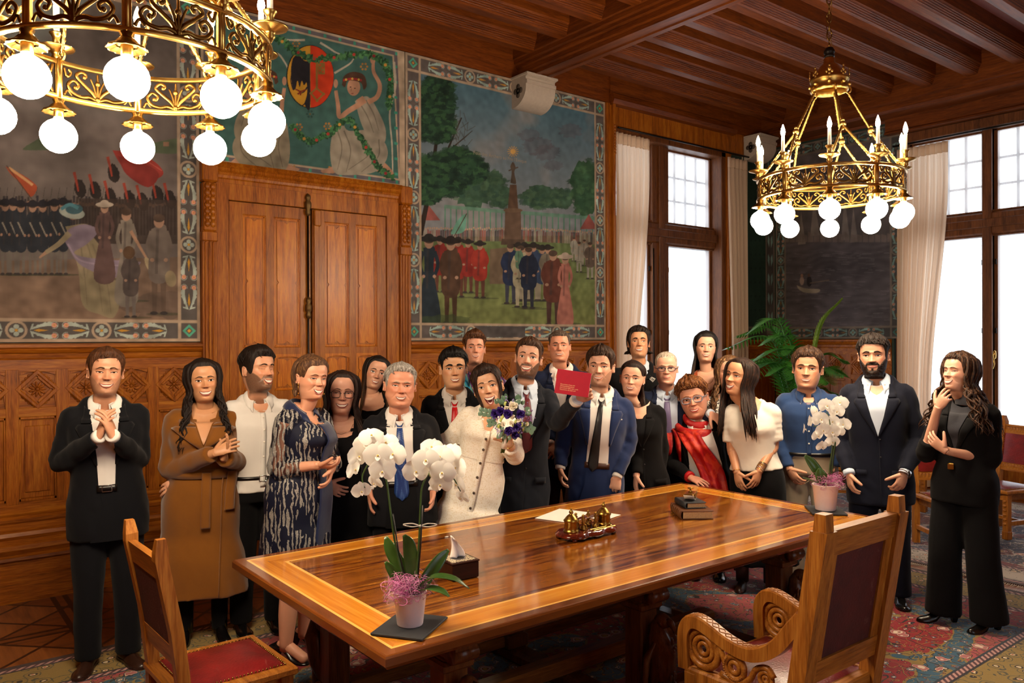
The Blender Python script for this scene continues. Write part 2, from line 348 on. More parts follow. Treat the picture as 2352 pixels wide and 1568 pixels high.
# ---- wainscot with carved diamonds
def rosette(mb, W, a, d, z, r, kind):
    c = W.p(a, d, z)
    for k in range(8 if kind else 11):
        t = 2 * PI * k / (8 if kind else 11); e = W.R @ np.array([math.cos(t), 0, math.sin(t)]); q = W.R @ np.array([0, .35 if not kind else 0, 0])
        mb.sphere(c + e * r * .58, (r * .42, r * .16, r * .16), 8, 5, 0, np.stack([e, np.cross(W.n, e), W.n], 1))
    mb.sphere(c, r * .22, 8, 6)
    if kind:
        for k in range(4):
            t = PI / 4 + PI / 2 * k; e = W.R @ np.array([math.cos(t), 0, math.sin(t)]); mb.sphere(c + e * r * .95, r * .17, 7, 5)
def wainscot(name, W, a0, a1, pitch, start, ends=(True, True)):
    m = MB(); W.box(m, a0, a1, 0, .012, 0, 1.76, 0)                          # back boards
    W.prof(m, [(0, 1.805), (.03, 1.805), (.065, 1.795), (.07, 1.775), (.055, 1.765), (.062, 1.755), (.05, 1.738), (.035, 1.73), (.03, 1.70), (.036, 1.695), (.03, 1.685), (0, 1.685)], a0, a1)
    for z0, z1 in ((1.60, 1.69), (1.28, 1.345), (.60, .68)): W.box(m, a0, a1, .01, .032, z0, z1, .003)
    W.prof(m, [(0, .62), (.032, .62), (.05, .60), (.042, .58), (.06, .565), (.06, .545), (.05, .53), (.05, .49), (.085, .475), (.095, .45), (.08, .425), (.09, .415), (.115, .39), (.12, .36), (.105, .335), (.1, .325), (.125, .31), (.13, .29), (.115, .275), (.12, .2), (.135, .185), (.14, .03), (.15, .02), (.15, 0), (0, 0)], a0, a1)
    m.build(name, W_X, **S)
    st = MB(); cv = MB(); pn = MB(); n = int((a1 - a0) / pitch) + 2
    for i in range(-n, n):
        c = start + i * pitch; e = c + pitch / 2
        if a0 + .02 < e < a1 - .02:
            W.box(st, e - .04, e + .04, .01, .034, .66, 1.62, .004)
        if not a0 + pitch * .45 < c < a1 - pitch * .45: continue
        h = pitch / 2 - .04; zc = 1.475
        ar = [(c - h, 1.62)] + [(c - h + 2 * h * t, 1.575 + .03 * math.sin(PI * t)) for t in np.linspace(0, 1, 9)] + [(c + h, 1.62)]
        st.prism([(x, z) for x, z in ar], W.p(0, .01, 0), W.u, [0, 0, 1], W.n * .018)
        for s in (-1, 1):
            sd = [(c + s * h, 1.6)] + [(c + s * (h - .012 * math.sin(PI * t)), 1.6 - .26 * t) for t in np.linspace(0, 1, 7)] + [(c + s * h, 1.34)]
            st.prism(sd, W.p(0, .01, 0), W.u, [0, 0, 1], W.n * .018)
        R2 = W.R @ rotm((0, 1, 0), PI / 4); q = .088
        for (dx, dz, sx, sz) in ((0, q, 2 * q + .03, .03), (0, -q, 2 * q + .03, .03), (q, 0, .03, 2 * q), (-q, 0, .03, 2 * q)):
            cc = W.p(c, .022, zc) + R2 @ np.array([dx, 0, dz]); pn.box(cc, (sx, .03, sz), .008, R2)
            cc = W.p(c, .018, zc) + R2 @ np.array([dx * .78, 0, dz * .78]); pn.box(cc, (sx * .8, .022, sz * .8), .004, R2)
        rosette(cv, W, c, .018, zc, .058, i % 2)
        for sx in (-1, 1):
            for sz in (-1, 1):
                for k in range(3): cv.sphere(W.p(c + sx * (h - .03 - .018 * k), .013, zc + sz * (.095 - .02 * (2 - k))), (.014, .006, .014), 7, 5, 0, W.R)
        W.box(pn, c - h + .012, c + h - .012, .008, .02, .70, 1.255, .004); W.box(pn, c - h + .035, c + h - .035, .014, .026, .74, 1.215, .006)
        for s in (-1, 1): W.box(pn, c + s * (h - .006) - .006, c + s * (h - .006) + .006, .01, .03, .68, 1.28, .003)
        W.box(pn, c - h, c + h, .01, .03, 1.262, 1.28, .003); W.box(pn, c - h, c + h, .01, .03, .68, .70, .003)
    p = st.build('wainscot_stiles', W_Z, **S); pn.build('wainscot_panel_mouldings', W_Z, **S); cv.build('wainscot_carvings', W_CARVE, **S)
wainscot('wainscot_back_left', FA, WL, 1.99, .312, .845); wainscot('wainscot_back_middle', FA, 3.93, 6.58, .30, 4.14); wainscot('wainscot_back_corner', FA, 8.92, 9.95, .3, 9.2)
wainscot('wainscot_right', FC, .02, 1.68, .31, .34); wainscot('wainscot_right_pier', FC, 3.82, 4.98, .31, 4.1)

# ---- double door with its case
def door():
    W = FA; f = MB()
    for a in (1.99, 3.81):                                                   # fluted pilasters, carved heads
        W.box(f, a, a + .115, 0, .07, 0, 2.74, .006)
        for k in range(3): W.box(f, a + .018 + .03 * k, a + .036 + .03 * k, .06, .082, .5, 2.62, .008)
        W.box(f, a - .006, a + .121, 0, .085, 2.62, 2.70, .008); W.box(f, a + .004, a + .111, 0, .09, 2.70, 3.1, .012); W.box(f, a - .006, a + .121, 0, .1, 3.1, 3.27, .012)
        for k in range(7):
            for s in (-1, 1): f.sphere(W.p(a + .057 + s * .022, .09, 2.76 + .05 * k), (.024, .018, .03), 8, 6)
    W.prof(f, [(0, 3.27), (.11, 3.27), (.12, 3.25), (.105, 3.235), (.09, 3.225), (.095, 3.205), (.075, 3.19), (.065, 3.17), (.06, 3.15), (.05, 3.14), (.05, 3.11), (0, 3.11)], 2.105, 3.81)
    W.box(f, 2.105, 2.21, 0, .045, 0, 3.12, .004); W.box(f, 3.68, 3.81, 0, .045, 0, 3.12, .004); W.box(f, 2.205, 3.685, 0, .045, 2.975, 3.12, .004)
    W.box(f, 1.99, 2.2, 0, .1, 0, .28, .01); W.box(f, 3.7, 3.925, 0, .1, 0, .28, .01)
    d = f.build('door_1', W_Z, **S)
    for i, (x0, x1) in enumerate(((2.215, 2.925), (2.945, 3.675))):
        m = MB(); W.box(m, x0, x1, .0, .018, 0, 2.97, .002); sw = .115; cx = (x0 + x1) / 2 + (.02 if i else -.01)
        cols = [(x0 + sw, cx - .035), (cx + .035, x1 - sw + .02)]
        for a, b in ((x0, x0 + sw), (cx - .035, cx + .035), (x1 - sw + .02, x1)): W.box(m, a, b, .012, .0345, 0.002, 2.968, .003)
        rows = [(.25, 1.3), (1.39, 1.69), (1.76, 2.87)]
        for z0, z1 in ((0, .25), (1.3, 1.39), (1.69, 1.76), (2.87, 2.97)): W.box(m, x0 + .001, x1 - .001, .0125, .033, z0, z1, .003)
        leaf = m.build('door_leaf', W_Z, d)
        m = MB()
        for a, b in cols:
            for z0, z1 in rows:
                for e, dd in ((.008, .030), (.02, .022)):
                    W.box(m, a, a + e, .01, dd, z0, z1, .003); W.box(m, b - e, b, .01, dd, z0, z1, .003); W.box(m, a, b, .01, dd, z0, z0 + e, .003); W.box(m, a, b, .01, dd, z1 - e, z1, .003)
                if z1 < 1.8 and z1 > 1.5:
                    m.prism([(a, z1 + .01)] + [(a + (b - a) * t, z1 - .03 + .022 * math.sin(PI * t)) for t in np.linspace(0, 1, 9)] + [(b, z1 + .01)], W.p(0, .01, 0), W.u, [0, 0, 1], W.n * .024)
                k = .032; o0 = .03; q = [(a + k, z0 + k), (b - k, z0 + k), (b - k, z1 - k), (a + k, z1 - k)]        # field with cusped corners and points
                c = (a + b) / 2; zc = (z0 + z1) / 2
                pl = [(a + k, z0 + k), (c - .025, z0 + k), (c, z0 + k + .02), (c + .025, z0 + k), (b - k, z0 + k), (b - k, zc - .02), (b - k - .015, zc), (b - k, zc + .02), (b - k, z1 - k), (c + .025, z1 - k), (c, z1 - k - .02), (c - .025, z1 - k), (a + k, z1 - k), (a + k, zc + .02), (a + k + .015, zc), (a + k, zc - .02)]
                m.prism(pl, W.p(0, .012, 0), W.u, [0, 0, 1], W.n * .013)
        m.build('panel_mouldings', wood('door_panel_wood', '#7a3406', '#c66c10', '#e09026', axis=2, rough=.33), leaf)
    m = MB(); W.box(m, 2.955, 3.0, .03, .05, 0, 2.9, .006); W.box(m, 2.955, 3.02, .03, .06, 2.82, 2.97, .012); m.build('meeting_stile', W_Z, d)
    m = MB(); m.tube([W.p(2.895, .052, z) for z in (.1, 3.02)], .009, 8); m.build('bolt_rod', IRON, d)
    m = MB()
    for zc, s in ((3.0, 1), (2.1, .9), (1.1, 1)):
        R = np.eye(3); m.lathe([(.004, -.1), (.02, -.085), (.026, -.06), (.018, -.04), (.03, -.02), (.03, .02), (.018, .04), (.026, .06), (.02, .085), (.004, .1)], 12, W.p(2.895, .055, zc))
    m.build('bolt_fitting', OLDB, d)
door()
# frame strips beside the right-hand mural and the window
m = MB(); FA.box(m, 6.565, 6.64, 0, .05, 0, ZT, .01); FA.box(m, 6.64, 6.68, 0, .09, 0, ZT, .014); 
for k in range(10): m.sphere(FA.p(6.66, .09, 3.98 + .035 * k), (.018, .014, .022), 8, 5)
FA.box(m, 8.84, 8.92, 0, .04, 0, ZT, .01); FA.box(m, 6.68, 9.2, .0, .035, 4.30, ZT + .02, .006); FA.box(m, 6.68, 8.86, 0, .03, 0, .41, .006); FC.box(m, 1.7, 3.8, 0, .03, 0, .41, .006); FC.box(m, 4.98, 7.15, 0, .03, 0, .41, .006); m.build('trim_4', W_Z, **S)

# ---- windows: oak casements behind sheer blinds
def sheer_mat():
    n = NT('sheer_white_blind'); tr = n.add('ShaderNodeBsdfTransparent'); tr.inputs[0].default_value = (1, 1, 1, 1)
    tl = n.add('ShaderNodeBsdfTranslucent'); tl.inputs[0].default_value = (.9, .92, .95, 1); df = n.add('ShaderNodeBsdfDiffuse'); df.inputs[0].default_value = (.85, .87, .9, 1)
    a = n.add('ShaderNodeMixShader'); a.inputs[0].default_value = .5; n.link(tl.outputs[0], a.inputs[1]); n.link(df.outputs[0], a.inputs[2])
    f = n.noise(n.coord((60, 60, 1.2)), 2, 3); fac = n.math('MULTIPLY_ADD', f, .25, .46)
    b = n.add('ShaderNodeMixShader'); n.link(fac, b.inputs[0]); n.link(a.outputs[0], b.inputs[2]); n.link(tr.outputs[0], b.inputs[1]); n.link(b.outputs[0], n.out.inputs[0]); return n.m
SHEER = sheer_mat()
def window(i, W, a0, a1, mid, c0, c1, lower=(.55, 3.0), upper=(3.30, 4.22), d=-.20):
    f = MB()
    for a, b in ((a0, a0 + .1), (a1 - .1, a1)): W.box(f, a, b, d - .06, 0, .42, 4.36, .01)
    W.box(f, a0, a1, d - .06, 0, 4.24, 4.36, .01); W.box(f, a0, a1, d - .06, .05, .40, .54, .012); W.box(f, a0, a1, d - .06, -.1, 3.02, 3.28, .02); W.box(f, a0, a1, d - .08, -.06, 3.10, 3.2, .01)
    for z in (3.0, 3.285): W.box(f, a0, a1, d - .05, -.13, z, z + .02, .006)
    W.box(f, mid[0], mid[1], d - .06, -.12, .5, 4.3, .014); W.box(f, mid[0] + .1, mid[1] - .1, d - .06, -.09, .5, 4.3, .01)
    for a, b in ((a0 + .1, mid[0]), (mid[1], a1 - .1)):
        for z0, z1 in (lower, upper):
            for q in ((a - .01, a + .035, z0 - .04, z1 + .04), (b - .035, b + .01, z0 - .04, z1 + .04), (a, b, z0 - .05, z0), (a, b, z1, z1 + .05)): W.box(f, q[0], q[1], d - .05, d + .03, q[2], q[3], .006)
    fr = f.build('window_%d' % i, W_DARK, **S)
    for a, b in ((a0 + .13, mid[0] - .03), (mid[1] + .03, a1 - .13)):
        m = MB(); z0, z1 = upper
        for k in range(1, 4 if b - a > .6 else 3): W.box(m, a + (b - a) * k / (4 if b - a > .6 else 3) - .014, a + (b - a) * k / (4 if b - a > .6 else 3) + .014, d - .05, d - .03, z0, z1, .002)
        for k in (1, 2): W.box(m, a, b, d - .05, d - .03, z0 + (z1 - z0) * k / 3 - .013, z0 + (z1 - z0) * k / 3 + .013, .002)
        m.build('glazing_bar', W_DARK, fr)
        for z0, z1 in (lower, upper):
            m = MB(); n = 40; G = [[W.p(a + (b - a) * j / n, d + .012 + .006 * math.sin(j * 1.1 + z) * (1 if z < z1 - .1 else .4), z) for j in range(n + 1)] for z in np.linspace(z0 - .01, z1 + .01, 4)]
            m.grid(G); m.build('sheer_blind', SHEER, fr)
    m = MB()
    for z in (.9, 1.9, 2.7):
        for a in (mid[0] - .02, mid[1] + .02): m.tube([W.p(a, d + .045, z - .03), W.p(a, d + .045, z + .03)], .012, 8)
    m.tube([W.p(mid[0] + .01, d + .09, .7), W.p(mid[0] + .01, d + .09, 2.95)], .008, 8); m.build('window_fitting', IRON, fr)
    m = MB(); c = W.p((mid[0] + mid[1]) / 2 + .08, -.09, 1.62)
    m.lathe([(.004, -.05), (.016, -.04), (.02, 0), (.016, .04), (.004, .05)], 10, c); m.tube([c, c + W.n * .05, c + W.n * .06 + W.u * .02 + np.array([0, 0, -.1]), c + W.n * .05 + W.u * .0 + np.array([0, 0, -.16])], .008, 8); m.build('window_handle', BRASS, fr)
FF = WF((0, WB), (1, 0), (0, 1)); window(4, FF, 1.3, 3.3, (2.2, 2.4), 0, 0)  # unseen window behind the camera, added to supply cool front light
window(1, FA, 6.64, 8.86, (7.53, 7.84), 0, 0); window(2, FC, 1.73, 3.75, (2.70, 2.80), 0, 0); window(3, FC, 5.05, 7.1, (6.02, 6.14), 0, 0)  # the last of these is out of view, added for extra daylight

# ---- curtains
CURT = NT('cream_curtain'); CURT.base(CURT.mix(CURT.noise(CURT.coord(), 300, 1), '#e8cfb8', '#dabfa4'), .9, 0, .1)
def add_translucent(n, c, f):
    t = n.add('ShaderNodeBsdfTranslucent'); t.inputs[0].default_value = col4(c); mx = n.add('ShaderNodeMixShader'); mx.inputs[0].default_value = f; n.link(n.b.outputs[0], mx.inputs[1]); n.link(t.outputs[0], mx.inputs[2]); n.link(mx.outputs[0], n.out.inputs[0]); return n.m
CURT = add_translucent(CURT, '#f2dfca', .42)
def curtain(label, W, a0, a1, d, z0=.02, z1=4.2, folds=7, pull=0, at='r', amp=.045):
    e = empty('curtain', W.p((a0 + a1) / 2, d, z1), **dict(label=label, cat='curtain', group=None)); o = np.array(e.location)
    def sheet(zs, amp, dd=0, hdr=False):
        G = []; n = folds * 12
        for z in zs:
            t = (z1 - z) / (z1 - z0); k = pull * sstep(.08, .75, t) - pull * .55 * sstep(.8, 1, t); w = (a1 - a0)
            L, Rr = (a0 + (w * k if at == 'r' else 0), a1 - (w * k if at == 'l' else 0)); row = []
            for j in range(n + 1):
                s = j / n; ph = 2 * PI * folds * s
                row.append(W.p(L + (Rr - L) * s, d + dd + amp * (.4 + .6 * min(1, t * 6) if not hdr else 1) * math.sin(ph + .5 * math.sin(ph * .37 + 2 * t)) * (.7 + .3 * math.sin(j * .9)), z) - o)
            G.append(row)
        return G
    m = MB(); m.grid(sheet(np.r_[np.linspace(z1 - .1, z1 - .4, 6), np.linspace(z1 - .5, z0, 22)], amp)); m.build('drape', CURT, e)
    m = MB(); m.grid(sheet(np.linspace(z1 + .03, z1 - .1, 4), amp * .5, .0, True), thick=.01); m.build('pleated_heading', CURT, e); return e
curtain('cream curtain pulled back on the left of the far window beside the park mural', FA, 6.69, 7.27, .07, folds=8, pull=.42, at='l')
curtain('narrow cream curtain on the right of the far window beside the dark green wall panel', FA, 8.80, 9.24, .07, folds=5, pull=.16, at='r')
curtain('cream curtain on the right wall between the lake mural and the bright window', FC, 1.80, 2.40, .08, z1=4.12, folds=9, pull=.36, at='l')
m = MB(); m.tube([FC.p(1.75, .1, 4.2), FC.p(4.0, .1, 4.2)], .012, 8); m.tube([FA.p(6.7, .1, 4.28), FA.p(9.25, .1, 4.28)], .012, 8); m.build('trim_5', IRON, **S)
# ================================================================ chandeliers
GLOW = emit('lit_globe_glass', LAMPCOL, BULB); FLAME = emit('lit_candle_bulb', LAMPCOL, CANDLE)
WAXY = plain('white_candle_sleeve', '#e8dcc4', .5, nz=.03); BRZ = plain('aged_bronze', '#8a6a34', .3, 1.0, nz=.2)
RR = .44
def cyl(a, z, r=RR): return np.array([r * math.cos(a), r * math.sin(a), z])
def scrollwork(mb, a0, a1):
    da = a1 - a0
    def cv(pts, rad=.0058, w=1):
        pts = catmull(pts, 5 * len(pts)); mb.tube([cyl(a0 + da * x, z, RR + .001) for x, z in pts], rad * np.linspace(1.15, .75, len(pts)), 5, sq=1.3)
    for s in (0, 1):
        f = (lambda x: x) if s == 0 else (lambda x: 1 - x)
        cv([(f(.5), -.045), (f(.42), -.02), (f(.3), .005), (f(.2), .03), (f(.27), .047), (f(.34), .038), (f(.31), .025)])
        cv([(f(.5), -.05), (f(.38), -.04), (f(.27), -.045), (f(.14), -.035), (f(.08), -.01), (f(.15), .01), (f(.23), -.002), (f(.2), -.018), (f(.16), -.012)])
        cv([(f(.02), .05), (f(.06), .02), (f(.12), .035), (f(.08), .048)], .005); cv([(f(.5), -.05), (f(.45), .0), (f(.4), .03)], .005); cv([(f(.02), -.05), (f(.07), -.03), (f(.13), -.047)], .004)
    cv([(.5, -.055), (.5, -.02), (.5, .012)], .007); cv([(.5, .018), (.5, .03), (.5, .05)], .0055)
    for x, z, r in ((.5, .015, .011), (.31, .03, .008), (.69, .03, .008), (.18, -.015, .009), (.82, -.015, .009), (.5, -.045, .012)):
        mb.sphere(cyl(a0 + da * x, z), (r, r, r), 7, 5)
def make_chandelier(loc, phase, label):
    e = empty('chandelier', loc, phase, label=label, cat='chandelier', group='brass ring chandeliers'); N = 10; A = [2 * PI * k / N for k in range(N)]
    m = MB()
    for z, s in ((.062, 1), (-.062, -1)):
        pr = [(RR - .008, z - .007 * s), (RR + .006, z - .007 * s), (RR + .014, z), (RR + .012, z + .008 * s), (RR, z + .012 * s), (RR - .01, z + .008 * s), (RR - .008, z - .007 * s)]
        m.lathe(pr, 80)
    m.build('ring_rim', BRASS, e)
    m = MB()
    for k in range(N): scrollwork(m, A[k] + .035, A[k] + 2 * PI / N - .035)
    m.build('pierced_band', plain('shaded_brass_fretwork', '#80602e', .36, 1.0, nz=.2), e)  # brass coloured darker to stand in for the unlit outer face
    for k, a in enumerate(A):
        R = rotm((0, 0, 1), a); m = MB(); m.box(cyl(a, 0), (.012, .026, .12), .003, R); m.lathe([(.004, -.07), (.012, -.068), (.012, .07), (.004, .072)], 10, cyl(a, 0, RR - .004)); m.build('post', BRASS, e)
        c = cyl(a, 0, RR + .012)
        m = MB(); m.lathe([(.004, .06), (.012, .075), (.018, .082), (.014, .09), (.02, .1), (.058, .112), (.062, .118), (.056, .117), (.02, .108), (.014, .125), (.013, .15), (.018, .162), (.024, .168), (.024, .172), (.012, .172)], 20, c); h = m.build('candle_cup', BRASS, e)
        m = MB(); m.lathe([(.0105, .168), (.0105, .272), (.006, .274)], 12, c); h2 = m.build('candle', WAXY, e)
        m = MB(); m.lathe([(.004, .270), (.012, .283), (.0145, .298), (.011, .316), (.005, .335), (.001, .345)], 10, c); m.build('candle_bulb', FLAME, h2)
        m = MB(); c = cyl(a, 0, RR)
        m.lathe([(.012, -.07), (.02, -.074), (.016, -.085), (.022, -.095), (.03, -.105)], 16, c, flute=.06, nf=8)
        m.lathe([(.022, -.092), (.034, -.106), (.052, -.116), (.054, -.122), (.05, -.121), (.03, -.112)], 32, c, flute=.06, nf=12)
        m.lathe([(.017, -.11), (.017, -.138), (.012, -.142)], 12, c); m.build('globe_cap', BRZ, e)
        m = MB(); zc = -.206; r = .062
        m.lathe([(.0145, -.134), (.016, -.143), (.024, -.15)] + [(r * math.sin(t), zc + r * math.cos(t)) for t in np.linspace(.42, PI - .02, 12)], 18, c); m.build('globe_bulb', GLOW, e)
    for k in range(5):                                                       # twisted rods, each forking to two posts
        a = A[2 * k] + PI / N; top = cyl(a, .60, .112); fork = cyl(a, .345, .245); m = MB()
        def rope(p, q):
            n = 36; pts = np.linspace(p, q, n); m.tube(pts, .0085 + .0012 * (np.arange(n) % 2), 4, twist=.55)
        rope(top, fork); rope(fork, cyl(A[2 * k], .085, RR - .02)); rope(fork, cyl(A[(2 * k + 1) % N], .085, RR - .02))
        m.sphere(fork, (.02, .02, .022), 12, 8)
        for q in (fork + (0, 0, .025), fork - (0, 0, .025)): m.sphere(q, .012, 8, 6)
        for b in (A[2 * k], A[(2 * k + 1) % N]): m.tube([cyl(b, .085 + .02 * math.sin(t), RR - .02 + .02 * math.cos(t)) for t in np.linspace(0, 2 * PI, 14)], .005, 6)
        m.tube([top + rotm((0, 0, 1), a) @ np.array([.018 * math.sin(t), 0, .02 + .022 * math.cos(t)]) for t in np.linspace(0, 5.5, 12)], .005, 6); m.build('twisted_rod', BRASS, e)
    m = MB(); m.lathe([(.108, .615), (.116, .62), (.12, .632), (.114, .64), (.112, .675), (.118, .683), (.122, .695), (.114, .70), (.104, .698), (.1, .62), (.108, .615)], 36)
    m.lathe([(.1, .698), (.085, .735), (.055, .785), (.035, .80), (.034, .83), (.026, .84)], 24)
    for k in range(8):
        a = 2 * PI * k / 8; m.sphere(cyl(a, .657, .117), (.014, .014, .012), 8, 6); R = rotm((0, 0, 1), a)
        for x, z, r in ((0, .735, .016), (-.016, .718, .011), (.016, .718, .011), (0, .705, .012), (0, .755, .009)): m.sphere(R @ np.array([.118, x, z]), (.005, r * .8, r), 8, 5, 0, R)
    m.build('crown', BRASS, e); m = MB(); m.lathe([(.012, .835), (.032, .84), (.034, .85), (.026, .86), (.034, .868), (.034, .88), (.024, .9), (.012, .905)], 18); m.build('canopy_knot', IRON, e)
    m = MB(); z = .90; k = 0; ztop = ZC - loc[2] - .02
    while z < ztop - .05:
        t = np.linspace(0, 2 * PI, 14); q = np.stack([.014 * np.cos(t), 0 * t, .034 * np.sin(t) + z + .03], 1)
        m.tube(q @ rotm((0, 0, 1), PI / 2 * k).T, .0045, 6); z += .056; k += 1
    m.tube([(.016 * math.sin(i * .5), .016 * math.cos(i * .5), .9 + (ztop - .9) * i / 60) for i in range(61)], .0025, 5); m.lathe([(.004, ztop - .06), (.05, ztop - .03), (.07, ztop + .01), (.07, ztop + .02)], 20); m.build('chain', BRZ, e)
    return e
CH = make_chandelier((4.79, 2.78, 2.79), math.atan2(-2.78, -4.79), 'brass ring chandelier hanging on the right in front of the lake mural')
copy_tree(CH, None, (.655, 2.90, 2.775), math.atan2(-2.90, -.655) - .035, label='near brass ring chandelier cut off by the top left of the photo', cat='chandelier', group='brass ring chandeliers')
# ================================================================ rugs
def rug(name, x0, x1, y0, y1, label, field, zone, gold, seed=0, z=.012):
    hx, hy = (x1 - x0) / 2, (y1 - y0) / 2
    n = NT(name + '_wool'); tc = n.add('ShaderNodeTexCoord'); sp = n.add('ShaderNodeSeparateXYZ'); n.link(tc.outputs['Object'], sp.inputs[0])
    ax, ay = n.math('ABSOLUTE', sp.outputs[0]), n.math('ABSOLUTE', sp.outputs[1]); cb = n.add('ShaderNodeCombineXYZ'); n.link(ax, cb.inputs[0]); n.link(ay, cb.inputs[1]); cb.inputs[2].default_value = seed
    v = cb.outputs[0]
    d = n.math('MINIMUM', n.math('SUBTRACT', hx, ax), n.math('SUBTRACT', hy, ay))
    wob = n.noise(v, 3.2, 2); f1 = n.noise(v, 1.1, 1, .4, 1.2)
    zf = n.math('ADD', f1, n.math('MULTIPLY', wob, .22))
    c = n.ramp(zf, [(.0, field[0]), (.575, field[0]), (.58, gold), (.592, gold), (.597, zone[0]), (.70, zone[0]), (.705, gold), (.718, field[1]), (.78, field[1])], 'CONSTANT')
    def vor(scale, feat='F1'):
        o = n.add('ShaderNodeTexVoronoi', feature=feat); o.inputs['Scale'].default_value = scale; n.link(v, o.inputs['Vector']); return o
    e = n.noise(v, 4.2, 2, .5, .6); vine = n.math('LESS_THAN', n.math('ABSOLUTE', n.math('SUBTRACT', n.math('FRACT', n.math('MULTIPLY', e, 9)), .5)), .07); c = n.mix(vine, c, '#2a2a24')
    e2 = n.noise(v, 6.5, 2, .5, .4); vine2 = n.math('LESS_THAN', n.math('ABSOLUTE', n.math('SUBTRACT', n.math('FRACT', n.math('MULTIPLY', e2, 7)), .5)), .05); c = n.mix(vine2, c, gold)
    for sc, stops in ((24, [(0, '#a8843c'), (.13, '#6d2c2a'), (.22, '#22242a')]), (15, [(0, '#d9cbb4'), (.08, '#3f6478'), (.17, '#8d4a4c'), (.21, '#241a1c')]), (9.5, [(0, '#7d2027'), (.05, '#d8c4ac'), (.11, '#3a5c70'), (.19, '#d0bca4'), (.21, '#1a1d2c')]), (5.6, [(0, '#c9a24a'), (.05, '#7d2027'), (.08, '#d8c4ac'), (.15, '#b06a68'), (.22, '#d8c4ac'), (.235, '#1a1d2c')])):
        o = vor(sc); pet = n.noise(v, sc * 3.4, 1); dd = n.math('ADD', o.outputs['Distance'], n.math('MULTIPLY', n.math('SUBTRACT', pet, .5), .30))
        lim = stops[-1][0] + .03; fl = n.ramp(dd, stops, 'CONSTANT')
        keep = n.math('GREATER_THAN', n.add('ShaderNodeSeparateColor').outputs[0], .22)
        sc_ = keep.node.inputs[0].links[0].from_node; n.link(o.outputs['Color'], sc_.inputs[0])
        c = n.mix(n.math('MULTIPLY', n.math('LESS_THAN', dd, lim), keep), c, fl)
    bf = vor(13); bd = n.math('ADD', bf.outputs['Distance'], n.math('MULTIPLY', n.math('SUBTRACT', n.noise(v, 34, 1), .5), .25))
    bc = n.ramp(bd, [(0, '#b8402e'), (.12, '#d6c09a'), (.2, '#2c2420'), (.3, gold), (.5, '#4a4a3a'), (.56, gold)], 'CONSTANT')
    ck = n.math('GREATER_THAN', n.math('FRACT', n.math('MULTIPLY', n.math('ADD', ax, ay), 22)), .5); pk = n.mix(ck, '#b98d84', '#57333a')
    def band(lo, hi, col, c): return n.mix(n.math('MULTIPLY', n.math('GREATER_THAN', d, lo), n.math('LESS_THAN', d, hi)), c, col)
    for lo, hi, col in ((-1, .05, '#3a2420'), (.05, .085, pk), (.085, .1, '#1c1a20'), (.1, .40, bc), (.40, .415, '#1c1a20'), (.415, .45, pk), (.45, .465, '#23303c')): c = band(lo, hi, col, c)
    pile = n.noise(n.coord(), 260, 2); c = n.mix(n.math('MULTIPLY', pile, .35), c, '#160e0c'); n.base(c, .95, 0, .1); n.bump(pile, .25, .006); n.b.inputs['Sheen Weight'].default_value = .25
    e = empty(name, ((x0 + x1) / 2, (y0 + y1) / 2, 0), label=label, cat='rug')
    m = MB(); m.box((0, 0, z / 2 + .001), (hx * 2, hy * 2, z), .004); m.build('carpet', n.m, e)
    m = MB()
    for s in (-1, 1):
        for k in range(int(hy * 2 / .014)):
            y = -hy + .007 + k * .014; m.add([(s * hx, y - .004, .008), (s * hx, y + .004, .008), (s * (hx + .07 + random.random() * .02), y + random.uniform(-.008, .008), .004)], [(0, 1, 2)])
    m.build('fringe', plain('rug_fringe_cotton', '#b9ab98', .95), e); e.children[-1]['kind'] = 'stuff'; return e
rug('persian_rug', -.5, 6.33, 1.46, 5.2, 'large red and blue patterned rug under the long table', ('#8e1c22', '#a5474a'), ('#2f5a70', '#27485a'), '#8e7434')
rug('persian_rug', 6.5, 9.72, -.4, 5.3, 'dark brick-red and navy patterned rug under the chairs by the right window', ('#70282c', '#26283c'), ('#27304a', '#8a6a64'), '#b0a294', 3.3)

